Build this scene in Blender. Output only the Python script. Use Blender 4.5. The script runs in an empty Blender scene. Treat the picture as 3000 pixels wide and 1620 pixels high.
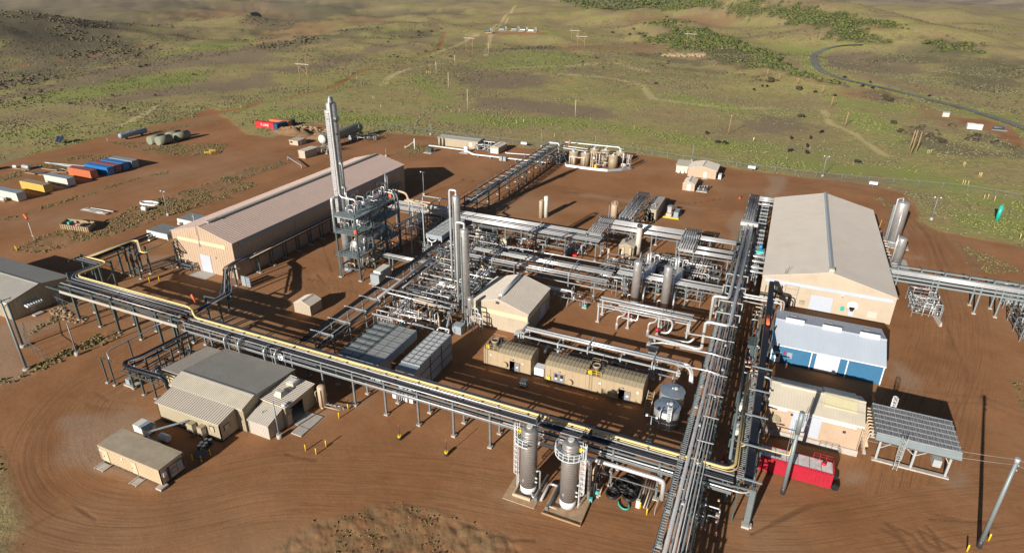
import bpy, math, random
import numpy as np
from mathutils import Vector, Matrix
# ------------------------------------------------------------------ camera, sky, sun, exposure
scene = bpy.context.scene
cam_data = bpy.data.cameras.new('camera'); cam = bpy.data.objects.new('camera', cam_data)
scene.collection.objects.link(cam); scene.camera = cam
FW = Vector((-0.36377985, 0.83500585, -0.41283103)); RT = Vector((0.91564861, 0.4019332, 0.00610917)); UP = Vector((-0.17103169, 0.37578576, 0.91078714))
cam.matrix_world = Matrix(((RT.x, UP.x, -FW.x, 0), (RT.y, UP.y, -FW.y, 0), (RT.z, UP.z, -FW.z, 65.0), (0, 0, 0, 1)))
cam_data.sensor_width = 36; cam_data.lens = 21.642; cam_data.shift_y = -57.3/3000
cam_data.clip_start = 1; cam_data.clip_end = 40000
world = bpy.data.worlds.new('World'); scene.world = world; world.use_nodes = True
wn = world.node_tree.nodes; wl = world.node_tree.links
sky = wn.new('ShaderNodeTexSky'); sky.sky_type = 'NISHITA'; sky.sun_disc = False
sky.sun_elevation = math.radians(20.6); sky.sun_rotation = math.radians(192.2); sky.altitude = 2000; sky.dust_density = 1.0
wl.new(sky.outputs[0], wn['Background'].inputs[0]); wn['Background'].inputs[1].default_value = 0.038
sd = bpy.data.lights.new('sun', 'SUN'); sun = bpy.data.objects.new('sun', sd); scene.collection.objects.link(sun)
sd.energy = 4.9; sd.angle = math.radians(0.5); sd.color = (1.0, 0.93, 0.83)
sun.rotation_euler = Vector((0.56, 2.6, -1.0)).to_track_quat('-Z', 'Y').to_euler(); sun.location = (-60, -200, 120)
scene.view_settings.view_transform = 'Standard'; scene.view_settings.look = 'None'
scene.view_settings.exposure = 0.68; scene.view_settings.gamma = 1; scene.view_settings.use_curve_mapping = False
rnd = random.Random(7)
PI = math.pi
# ------------------------------------------------------------------ materials
def mat(name, col, rough=.6, metal=0., var=.12, sc=1.5, bump=0., bsc=20., dirt=None, dirtamt=.0):
    m = bpy.data.materials.new(name); m.use_nodes = True; nt = m.node_tree; n = nt.nodes; l = nt.links
    b = n['Principled BSDF']; b.inputs['Roughness'].default_value = rough; b.inputs['Metallic'].default_value = metal
    tc = n.new('ShaderNodeTexCoord'); nz = n.new('ShaderNodeTexNoise'); nz.inputs['Scale'].default_value = sc; nz.inputs['Detail'].default_value = 6
    nz.inputs['Roughness'].default_value = .65
    l.new(tc.outputs['Object'], nz.inputs['Vector'])
    r = n.new('ShaderNodeMapRange'); r.inputs['From Min'].default_value = .3; r.inputs['From Max'].default_value = .7
    r.inputs['To Min'].default_value = 1-var; r.inputs['To Max'].default_value = 1+var
    l.new(nz.outputs['Fac'], r.inputs['Value'])
    mx = n.new('ShaderNodeVectorMath'); mx.operation = 'SCALE'; mx.inputs[0].default_value = col[:3]
    l.new(r.outputs[0], mx.inputs['Scale'])
    out = mx.outputs[0]
    if dirt:
        n2 = n.new('ShaderNodeTexNoise'); n2.inputs['Scale'].default_value = sc*.6; n2.inputs['Detail'].default_value = 8; n2.inputs['Roughness'].default_value = .75
        l.new(tc.outputs['Object'], n2.inputs['Vector'])
        r2 = n.new('ShaderNodeMapRange'); r2.inputs['From Min'].default_value = .5; r2.inputs['From Max'].default_value = .68; r2.inputs['To Max'].default_value = dirtamt
        l.new(n2.outputs['Fac'], r2.inputs['Value'])
        mm = n.new('ShaderNodeMix'); mm.data_type = 'RGBA'; l.new(r2.outputs[0], mm.inputs[0]); l.new(out, mm.inputs[6]); mm.inputs[7].default_value = (*dirt, 1)
        out = mm.outputs[2]
    l.new(out, b.inputs['Base Color'])
    if bump:
        n3 = n.new('ShaderNodeTexNoise'); n3.inputs['Scale'].default_value = bsc; n3.inputs['Detail'].default_value = 4
        l.new(tc.outputs['Object'], n3.inputs['Vector'])
        bp = n.new('ShaderNodeBump'); bp.inputs['Strength'].default_value = bump; bp.inputs['Distance'].default_value = .1
        l.new(n3.outputs['Fac'], bp.inputs['Height']); l.new(bp.outputs[0], b.inputs['Normal'])
    return m
RUST = (.10, .045, .02); DUST = (.26, .15, .09)
M = dict(
 alu=mat('insulation_jacket', (.64, .64, .635), .33, .45, .10, 2.5, .12, 6, DUST, .25),
 alu2=mat('dull_jacket', (.46, .46, .47), .42, .4, .12, 2.0, .1, 5, DUST, .35),
 vessel=mat('vessel_cladding', (.52, .51, .50), .34, .65, .10, 1.2, .06, 4, DUST, .25),
 greyv=mat('banded_cladding', (.30, .28, .265), .45, .45, .08, .8),
 galv=mat('galvanised_steel', (.19, .215, .225), .5, .35, .15, 1.5, .05, 8, RUST, .15),
 galvl=mat('light_steel', (.42, .45, .46), .5, .3, .1, 1.5),
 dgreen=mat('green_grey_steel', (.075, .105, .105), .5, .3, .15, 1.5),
 black=mat('black_pipe', (.012, .013, .017), .45, 0, .2, 1.5),
 dark=mat('dark_tray', (.045, .05, .062), .5, .2, .2, 1.),
 yellow=mat('pale_yellow_pipe', (.62, .47, .20), .45, 0, .06, 1.),
 yel=mat('safety_yellow', (.72, .48, .02), .45, 0, .08, 3.),
 tanp=mat('tan_pipe', (.50, .38, .26), .5, 0, .08, 2., 0, 1, RUST, .2),
 tank=mat('tan_tank_paint', (.30, .225, .135), .5, 0, .08, .8, 0, 1, RUST, .15),
 wall_cream=mat('cream_wall_panel', (.42, .35, .265), .55, 0, .05, .5, 0, 1, DUST, .2),
 roof_cream=mat('cream_roof_panel', (.47, .425, .37), .5, 0, .05, .25, 0, 1, DUST, .15),
 wall_pink=mat('salmon_wall_panel', (.42, .31, .22), .55, 0, .05, .5, 0, 1, DUST, .2),
 roof_pink=mat('pinkish_roof_panel', (.50, .375, .315), .5, 0, .06, .3),
 stripe=mat('translucent_cream_band', (.55, .50, .32), .5, 0, .05),
 wall_tan=mat('tan_wall_panel', (.33, .285, .195), .55, 0, .06, .5, 0, 1, DUST, .25),
 roof_grey=mat('grey_brown_roof', (.39, .365, .32), .5, .1, .08, .3),
 roof_tan=mat('tan_roof_panel', (.48, .435, .35), .5, 0, .07, .4),
 roof_mid=mat('beige_roof_panel', (.50, .445, .375), .5, 0, .05, .4),
 shelter=mat('shelter_paint', (.37, .285, .18), .5, 0, .05, .8, 0, 1, RUST, .12),
 shelter_roof=mat('shelter_roof', (.27, .225, .15), .5, 0, .1, .8, 0, 1, DUST, .3),
 trailer=mat('trailer_wall', (.52, .41, .27), .55, 0, .05, .6),
 trailer_roof=mat('weathered_trailer_roof', (.34, .28, .20), .8, 0, .15, .8, 0, 1, (.42, .35, .27), .7),
 white=mat('white_paint', (.66, .67, .68), .45, 0, .04, 1.),
 blue=mat('blue_wall_panel', (.035, .135, .25), .5, 0, .08, .6),
 roof_white=mat('pale_blue_white_roof', (.43, .48, .55), .45, .1, .05, .3),
 red=mat('red_tank_paint', (.36, .013, .032), .45, 0, .12, .8, 0, 1, (.25, .03, .03), .4),
 rustroof=mat('rusted_pale_top', (.60, .56, .54), .7, 0, .2, 1.2, 0, 1, (.22, .09, .06), .85),
 orange=mat('orange_fabric', (.75, .13, .04), .6, 0, .05),
 contw=mat('container_pale', (.58, .59, .53), .55, 0, .06, .6, 0, 1, RUST, .2),
 conty=mat('container_yellow', (.60, .40, .09), .55, 0, .08, .6, 0, 1, RUST, .2),
 conto=mat('container_orange', (.50, .15, .06), .55, 0, .08, .6, 0, 1, RUST, .2),
 contb=mat('container_blue', (.02, .16, .42), .5, 0, .08, .6),
 contm=mat('container_maroon', (.26, .07, .07), .55, 0, .08, .6),
 contg=mat('container_grey', (.22, .27, .31), .55, 0, .08, .6),
 navy=mat('container_navy', (.02, .06, .14), .5, 0, .08, .6),
 cred=mat('container_red', (.58, .02, .025), .5, 0, .08, .6),
 olive=mat('olive_tank', (.20, .21, .15), .55, 0, .08, .5, 0, 1, RUST, .15),
 slat1=mat('grey_slats', (.38, .385, .38), .5, 0, .14, 2.),
 slat2=mat('pale_slats', (.66, .66, .645), .5, 0, .12, 2.),
 tankroof=mat('steel_tank_roof', (.30, .36, .43), .38, .55, .12, 1.2, 0, 1, (.42, .40, .36), .5),  # the sky's blue-grey reflection is put into this base colour
 teal=mat('teal_pipe', (.02, .36, .29), .4, 0, .06),
 conc=mat('concrete', (.40, .37, .33), .85, 0, .12, 1.5, .1, 10, DUST, .4),
 dirtyconc=mat('stained_concrete', (.36, .25, .15), .85, 0, .2, .8, .1, 10, (.24, .11, .05), .8),
 wood=mat('weathered_wood', (.30, .19, .10), .8, 0, .15, 2.),
 pole=mat('galvanised_pole', (.20, .235, .245), .5, .2, .08, .6),
 grate=mat('steel_grating', (.20, .25, .26), .55, .3, .12, 3., .2, 40),
 fin=mat('cooler_fin', (.42, .42, .41), .5, .4, .12, 3., .3, 60),
 grey=mat('grey_enclosure', (.27, .31, .34), .5, .1, .08, .8),
 glass=mat('dark_glass', (.02, .025, .03), .1),
 doorg=mat('pale_grey_door', (.40, .43, .49), .5, 0, .04),
 doord=mat('grey_personnel_door', (.20, .19, .19), .5, 0, .05),
 rubber=mat('black_rubber', (.012, .012, .013), .5, 0, .2),
 rock=mat('tan_rock', (.30, .21, .13), .9, 0, .3, 1.2, .5, 5),
 cow=mat('black_hide', (.012, .010, .010), .8, 0, .2, 3.),
 asphalt=mat('asphalt', (.150, .138, .125), .9, 0, .15, .4),
 tealpaint=mat('turquoise_paint', (.06, .42, .38), .5), bluepaint=mat('bright_blue_paint', (.01, .22, .55), .4),
 solar=mat('solar_glass', (.01, .02, .05), .15, 0, .1),
)
def banded(m, axis=2, scale=1.2, amt=.22):
    """horizontal seams of the cladding sheets as fine relief"""
    n = m.node_tree.nodes; l = m.node_tree.links; tc = n.new('ShaderNodeTexCoord')
    w = n.new('ShaderNodeTexWave'); w.bands_direction = 'XYZ'[axis]; w.inputs['Scale'].default_value = scale; w.inputs['Distortion'].default_value = .3
    l.new(tc.outputs['Object'], w.inputs['Vector'])
    b = n.new('ShaderNodeBump'); b.inputs['Strength'].default_value = amt; b.inputs['Distance'].default_value = .08
    l.new(w.outputs['Fac'], b.inputs['Height']); l.new(b.outputs[0], n['Principled BSDF'].inputs['Normal'])
banded(M['greyv'], 2, 1.1, .6)
def wire_mat():
    m = bpy.data.materials.new('chain_link'); m.use_nodes = True; n = m.node_tree.nodes; l = m.node_tree.links
    b = n['Principled BSDF']; b.inputs['Base Color'].default_value = (.14, .17, .17, 1); b.inputs['Roughness'].default_value = .5
    tc = n.new('ShaderNodeTexCoord'); mp = n.new('ShaderNodeMapping'); mp.inputs['Scale'].default_value = (7, 7, 7); mp.inputs['Rotation'].default_value = (PI/4, PI/4, 0)
    w = n.new('ShaderNodeTexChecker'); w.inputs['Scale'].default_value = 1.3
    l.new(tc.outputs['Object'], mp.inputs[0]); l.new(mp.outputs[0], w.inputs['Vector'])
    mr = n.new('ShaderNodeMapRange'); mr.inputs['To Min'].default_value = .02; mr.inputs['To Max'].default_value = .12
    l.new(w.outputs['Fac'], mr.inputs['Value']); l.new(mr.outputs[0], b.inputs['Alpha'])
    return m
M['mesh'] = wire_mat()
# ------------------------------------------------------------------ mesh helpers
ORG = {}
COL = scene.collection
class MB:
    def __init__(s): s.v = []; s.f = []; s.s = []
    def add(s, vs, fs, sm=False):
        o = len(s.v); s.v += [tuple(p) for p in vs]; s.f += [tuple(i+o for i in f) for f in fs]
        s.s += ([sm]*len(fs) if isinstance(sm, bool) else sm); return s
    def hexa(s, p): return s.add(p, [(0, 3, 2, 1), (4, 5, 6, 7), (0, 1, 5, 4), (1, 2, 6, 5), (2, 3, 7, 6), (3, 0, 4, 7)])
    def box(s, x0, x1, y0, y1, z0, z1):
        return s.hexa([(x0, y0, z0), (x1, y0, z0), (x1, y1, z0), (x0, y1, z0), (x0, y0, z1), (x1, y0, z1), (x1, y1, z1), (x0, y1, z1)])
    def beam(s, p, q, w, h=None):
        h = h or w; p = Vector(p); q = Vector(q); d = (q-p).normalized()
        u = Vector((0, 0, 1)) if abs(d.z) < .9 else Vector((0, 1, 0))
        a = d.cross(u).normalized()*(w/2); b = a.cross(d).normalized()*(h/2)
        return s.hexa([p-a-b, p+a-b, q+a-b, q-a-b, p-a+b, p+a+b, q+a+b, q-a+b])
    def tube(s, pts, r, n=8, cap=True, bend=None):
        P = [Vector(p) for p in pts]
        if bend is None: bend = r*3
        Q = [P[0]]
        for i in range(1, len(P)-1):
            a = P[i-1]-P[i]; b = P[i+1]-P[i]; k = min(bend, a.length*.48, b.length*.48)
            if k < 1e-3 or a.normalized().dot(b.normalized()) < -.999: Q.append(P[i]); continue
            A = P[i]+a.normalized()*k; B = P[i]+b.normalized()*k
            for t in (0, .25, .5, .75, 1): Q.append(A*(1-t)**2+P[i]*2*t*(1-t)+B*t*t)
        Q.append(P[-1]); o = len(s.v); up = None
        for i, p in enumerate(Q):
            d = (Q[min(i+1, len(Q)-1)]-Q[max(i-1, 0)]).normalized()
            if up is None: up = d.orthogonal().normalized()
            a = (up-d*up.dot(d)).normalized(); up = a; b = d.cross(a)
            for k in range(n):
                t = 2*PI*(k+.5)/n; s.v.append(tuple(p+a*(r*math.cos(t))+b*(r*math.sin(t))))
        for i in range(len(Q)-1):
            for k in range(n):
                s.f.append((o+i*n+k, o+i*n+(k+1) % n, o+(i+1)*n+(k+1) % n, o+(i+1)*n+k)); s.s.append(True)
        if cap:
            s.f.append(tuple(o+k for k in range(n))[::-1]); s.s.append(False)
            e = o+(len(Q)-1)*n; s.f.append(tuple(e+k for k in range(n))); s.s.append(False)
        return s
    def lathe(s, prof, c, n=20, axis='z', smooth=True):
        """prof: (radius, height) pairs turned about an axis through c"""
        o = len(s.v)
        for r, h in prof:
            for k in range(n):
                t = 2*PI*k/n; a, b = r*math.cos(t), r*math.sin(t)
                p = (a, b, h) if axis == 'z' else ((h, a, b) if axis == 'x' else (b, h, a))
                s.v.append((c[0]+p[0], c[1]+p[1], c[2]+p[2]))
        for i in range(len(prof)-1):
            for k in range(n):
                s.f.append((o+i*n+k, o+i*n+(k+1) % n, o+(i+1)*n+(k+1) % n, o+(i+1)*n+k)); s.s.append(smooth)
        s.f.append(tuple(o+k for k in range(n))[::-1]); s.s.append(False)
        e = o+(len(prof)-1)*n; s.f.append(tuple(e+k for k in range(n))); s.s.append(False)
        return s
    def strip(s, prof, a0, a1, axis, thick):
        """thin sheet following a profile [(c,z)...], swept along an axis"""
        n = len(prof)
        for i in range(n-1):
            (c0, z0), (c1, z1) = prof[i], prof[i+1]
            if axis == 'x': p = [(a0, c0, z0-thick), (a1, c0, z0-thick), (a1, c1, z1-thick), (a0, c1, z1-thick), (a0, c0, z0), (a1, c0, z0), (a1, c1, z1), (a0, c1, z1)]
            else: p = [(c0, a0, z0-thick), (c1, a0, z1-thick), (c1, a1, z1-thick), (c0, a1, z0-thick), (c0, a0, z0), (c1, a0, z1), (c1, a1, z1), (c0, a1, z0)]
            s.hexa(p)
        return s
    def build(s, name, m, parent=None, **props):
        me = bpy.data.meshes.new(name); o = bpy.data.objects.new(name, me); COL.objects.link(o)
        org = ORG.get(parent.name, Vector((0, 0, 0))) if parent else None
        if parent is None:
            xs = np.array(s.v); c = (xs.min(0)+xs.max(0))/2; org = Vector((c[0], c[1], xs[:, 2].min())); o.location = org
        me.from_pydata([(v[0]-org[0], v[1]-org[1], v[2]-org[2]) for v in s.v], [], s.f)
        me.polygons.foreach_set('use_smooth', s.s); me.materials.append(M[m] if isinstance(m, str) else m); me.update()
        ORG[o.name] = Vector(org)
        if parent: o.parent = parent
        for k, v in props.items(): o[k] = v
        return o
def thing(name, label, cat, loc, group=None):
    o = bpy.data.objects.new(name, None); COL.objects.link(o); o.location = loc; o.empty_display_size = .5
    o['label'] = label; o['category'] = cat
    if group: o['group'] = group
    ORG[o.name] = Vector(loc); return o
def single(mb, name, m, label, cat, group=None):
    o = mb.build(name, m); o['label'] = label; o['category'] = cat
    if group: o['group'] = group
    return o
def clone(root, loc, label=None, rz=None):
    def cp(o, par):
        c = o.copy(); COL.objects.link(c)
        if par: c.parent = par
        ORG[c.name] = ORG.get(o.name, Vector((0, 0, 0)))
        for ch in kids.get(o.name, []): cp(ch, c)
        return c
    kids = {}
    for ch in root.children_recursive: kids.setdefault(ch.parent.name, []).append(ch)
    c = cp(root, None); c.location = loc
    if rz is not None: c.rotation_euler = (0, 0, rz)
    if label: c['label'] = label
    return c
def pipe(parent, pts, r, m='alu', name='pipe', n=8, bend=None): return MB().tube(pts, r, n, True, bend).build(name, m, parent)
def vessel_v(mb, x, y, z0, z1, r, n=20):
    """vertical pressure vessel with a dished head"""
    pr = [(r, z0), (r, z1-r*.5)]+[(r*math.cos(t), z1-r*.5+r*.5*math.sin(t)) for t in (.35, .7, 1.05, 1.35)]+[(.02, z1)]
    return mb.lathe(pr, (x, y, 0), n)
def vessel_h(mb, p, L, r, axis='y', n=16):
    k = r*.55
    pr = [(.02, -k)]+[(r*math.cos(t), -k*math.sin(t)) for t in (1.2, .8, .4)]+[(r, 0), (r, L)]+[(r*math.cos(t), L+k*math.sin(t)) for t in (.4, .8, 1.2)]+[(.02, L+k)]
    return mb.lathe(pr, p, n, axis)
def rail(parent, pts, h=1.1, m='galvl', name='railing', r=.035, step=1.5):
    mb = MB()
    for a, b in zip(pts[:-1], pts[1:]):
        a = Vector(a); b = Vector(b); L = (b-a).length; n = max(1, round(L/step))
        for k in (h, h*.55): mb.beam(a+Vector((0, 0, k)), b+Vector((0, 0, k)), r*1.6)
        for i in range(n+1):
            p = a+(b-a)*(i/n); mb.beam(p, p+Vector((0, 0, h)), r*1.8)
    return mb.build(name, m, parent)
def ladder(parent, x, y, z0, z1, nx=0, ny=-1, m='galvl', cage=False, w=.5, name='ladder'):
    """rungs and stiles on the side that faces (nx, ny)"""
    mb = MB(); tx, ty = -ny, nx
    for s in (-1, 1): mb.beam((x+tx*w/2*s, y+ty*w/2*s, z0), (x+tx*w/2*s, y+ty*w/2*s, z1), .07)
    z = z0+.3
    while z < z1: mb.beam((x-tx*w/2, y-ty*w/2, z), (x+tx*w/2, y+ty*w/2, z), .05); z += .4
    o = mb.build(name, m, parent)
    if cage:
        c = MB(); z = z0+2.3; ang = [PI*k/6 for k in range(7)]
        pt = lambda t, z: (x+tx*.36*math.cos(t)+nx*.62*math.sin(t), y+ty*.36*math.cos(t)+ny*.62*math.sin(t), z)
        while z < z1+.9:
            for a, b in zip(ang[:-1], ang[1:]): c.beam(pt(a, z), pt(b, z), .06)
            z += .85
        for t in ang[::1]: c.beam(pt(t, z0+2.3), pt(t, z1+.9), .05)
        c.build('ladder_cage', m, o)
    return o
def ribs(mb, p00, p10, p11, p01, spacing, w=.06, h=.05, nrm=(0, 0, 1)):
    """raised seams running from the edge p00-p10 to the edge p01-p11"""
    p00, p10, p11, p01 = map(Vector, (p00, p10, p11, p01)); N = Vector(nrm).normalized()*h
    L = (p10-p00).length; n = max(2, int(round(L/spacing))); d = (p10-p00).normalized()*(w/2)
    for i in range(n+1):
        t = i/n; a = p00+(p10-p00)*t; b = p01+(p11-p01)*t
        if i == 0: a += d; b += d
        if i == n: a -= d; b -= d
        o = len(mb.v); e = N*.02
        mb.v += [tuple(q) for q in (a-d-e, a+d-e, a+d*.5+N, a-d*.5+N, b-d-e, b+d-e, b+d*.5+N, b-d*.5+N)]
        mb.f += [(o, o+1, o+2, o+3), (o+7, o+6, o+5, o+4), (o+1, o+5, o+6, o+2), (o+2, o+6, o+7, o+3), (o+3, o+7, o+4, o)]; mb.s += [False]*5
    return mb
def topz(prof, a):
    for (a0, z0), (a1, z1) in zip(prof[:-1], prof[1:]):
        if a0-1e-6 <= a <= a1+1e-6: return z0+(z1-z0)*(a-a0)/(a1-a0)
    return prof[-1][1]
def wall(parent, axis, c, prof, zb, m, opens=(), thick=.15, out=-1, rib=.9, name='wall'):
    """wall along an axis at coordinate c, top edge prof [(a,z)..], with door openings (a0,a1,z0,z1); out: side the outer face looks to"""
    mb = MB(); br = sorted(set([a for a, z in prof]+[v for o in opens for v in o[:2]]))
    c2 = c-out*thick
    def pr(a0, a1, za0, za1, zt0, zt1):
        q = lambda a, cc, z: (a, cc, z) if axis == 'x' else (cc, a, z)
        mb.hexa([q(a0, c, za0), q(a1, c, za1), q(a1, c2, za1), q(a0, c2, za0), q(a0, c, zt0), q(a1, c, zt1), q(a1, c2, zt1), q(a0, c2, zt0)])
    for a0, a1 in zip(br[:-1], br[1:]):
        o = [o for o in opens if o[0]-1e-6 <= a0 and a1 <= o[1]+1e-6]
        z0, z1 = topz(prof, a0), topz(prof, a1)
        if o:
            pr(a0, a1, o[0][3], o[0][3], z0, z1)
            if o[0][2] > zb+.01: pr(a0, a1, zb, zb, o[0][2], o[0][2])
        else: pr(a0, a1, zb, zb, z0, z1)
    if rib:
        n = int((prof[-1][0]-prof[0][0])/rib); co = c+out*.04
        for i in range(n+1):
            a = prof[0][0]+.05+(prof[-1][0]-prof[0][0]-.1)*i/n; zt = topz(prof, a)
            o = [o for o in opens if o[0]-.03 <= a <= o[1]+.03]; zz = o[0][3] if o else zb
            lo, hi = sorted((c, co))
            if axis == 'x': mb.box(a-.045, a+.045, lo, hi, zz, zt)
            else: mb.box(lo, hi, a-.045, a+.045, zz, zt)
    return mb.build(name, m, parent)
def gable(name, label, x0, x1, y0, y1, e0, e1, rz, rpos, axis, wm, rm, opens={}, zb=0., over=.3, rib=.6, wrib=.9, group=None, cat='building', trim='white', cap=True):
    """building with its ridge along an axis; e0/e1: eaves on the low/high side; opens: {'s':[..],'n':..,'w':..,'e':..}"""
    t = thing(name, label, cat, ((x0+x1)/2, (y0+y1)/2, 0), group)
    if axis == 'x':
        gp = [(y0, e0), (rpos, rz), (y1, e1)]
        wall(t, 'x', y0, [(x0, e0), (x1, e0)], zb, wm, opens.get('s', ()), out=-1, rib=wrib)
        wall(t, 'x', y1, [(x0, e1), (x1, e1)], zb, wm, opens.get('n', ()), out=1, rib=0)
        wall(t, 'y', x0+.002, gp, zb, wm, opens.get('w', ()), out=-1, rib=wrib); wall(t, 'y', x1-.002, gp, zb, wm, opens.get('e', ()), out=1, rib=wrib)
        a0, a1 = x0, x1
    else:
        gp = [(x0, e0), (rpos, rz), (x1, e1)]
        wall(t, 'y', x0, [(y0, e0), (y1, e0)], zb, wm, opens.get('w', ()), out=-1, rib=wrib)
        wall(t, 'y', x1, [(y0, e1), (y1, e1)], zb, wm, opens.get('e', ()), out=1, rib=wrib)
        wall(t, 'x', y0+.002, gp, zb, wm, opens.get('s', ()), out=-1, rib=wrib); wall(t, 'x', y1-.002, gp, zb, wm, opens.get('n', ()), out=1, rib=0)
        a0, a1 = y0, y1
    (c0, _), (c1, _), (c2, _) = gp
    s0 = (rz-e0)/max(c1-c0, 1e-3); s2 = (rz-e1)/max(c2-c1, 1e-3)
    lo = (c0-over, e0-s0*over+.09); mi = (c1, rz+.09); hi = (c2+over, e1-s2*over+.09); A0, A1 = a0-over*.5, a1+over*.5
    for (p, q) in ((lo, mi), (mi, hi)):
        if q[0]-p[0] < .5: continue
        mb = MB().strip([p, q], A0, A1, axis, .08); sl = (q[1]-p[1])/(q[0]-p[0])
        P = (lambda a, c: (a, c[0], c[1])) if axis == 'x' else (lambda a, c: (c[0], a, c[1]))
        N = (0, -sl, 1) if axis == 'x' else (-sl, 0, 1)
        ribs(mb, P(A0, p), P(A1, p), P(A1, q), P(A0, q), rib, .06, .032 if rib > .5 else .045, N)
        mb.build('roof_slope', rm, t)
    if cap:
        w = .25; mb = MB().strip([(c1-w, rz+.17-s0*w), (c1, rz+.19), (c1+w, rz+.17-s2*w)], A0-.02, A1+.02, axis, .05); mb.build('ridge_cap', rm, t)
    if trim:
        mb = MB()
        for c, z in (lo, hi):
            if axis == 'x': mb.box(A0, A1, c-.06, c+.04, z-.22, z-.082)
            else: mb.box(c-.06, c+.04, A0, A1, z-.22, z-.082)
        mb.build('gutter', trim, t)
    return t
def panel(parent, axis, c, a0, a1, z0, z1, m, name='door', out=-1, th=.06, frame=None):
    lo, hi = sorted((c+out*.02, c+out*(.02+th)))
    mb = MB()
    if axis == 'x': mb.box(a0, a1, lo, hi, z0, z1)
    else: mb.box(lo, hi, a0, a1, z0, z1)
    o = mb.build(name, m, parent)
    if frame:
        f = MB(); lo, hi = sorted((c+out*.01, c+out*(.04+th)))
        for q in ((a0-.08, a0, z0, z1+.08), (a1, a1+.08, z0, z1+.08), (a0, a1, z1, z1+.08)):
            if axis == 'x': f.box(q[0], q[1], lo, hi, q[2], q[3])
            else: f.box(lo, hi, q[0], q[1], q[2], q[3])
        f.build('frame', frame, o)
    return o
def boxpart(parent, b, m, name): return MB().box(*b).build(name, m, parent)
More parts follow.
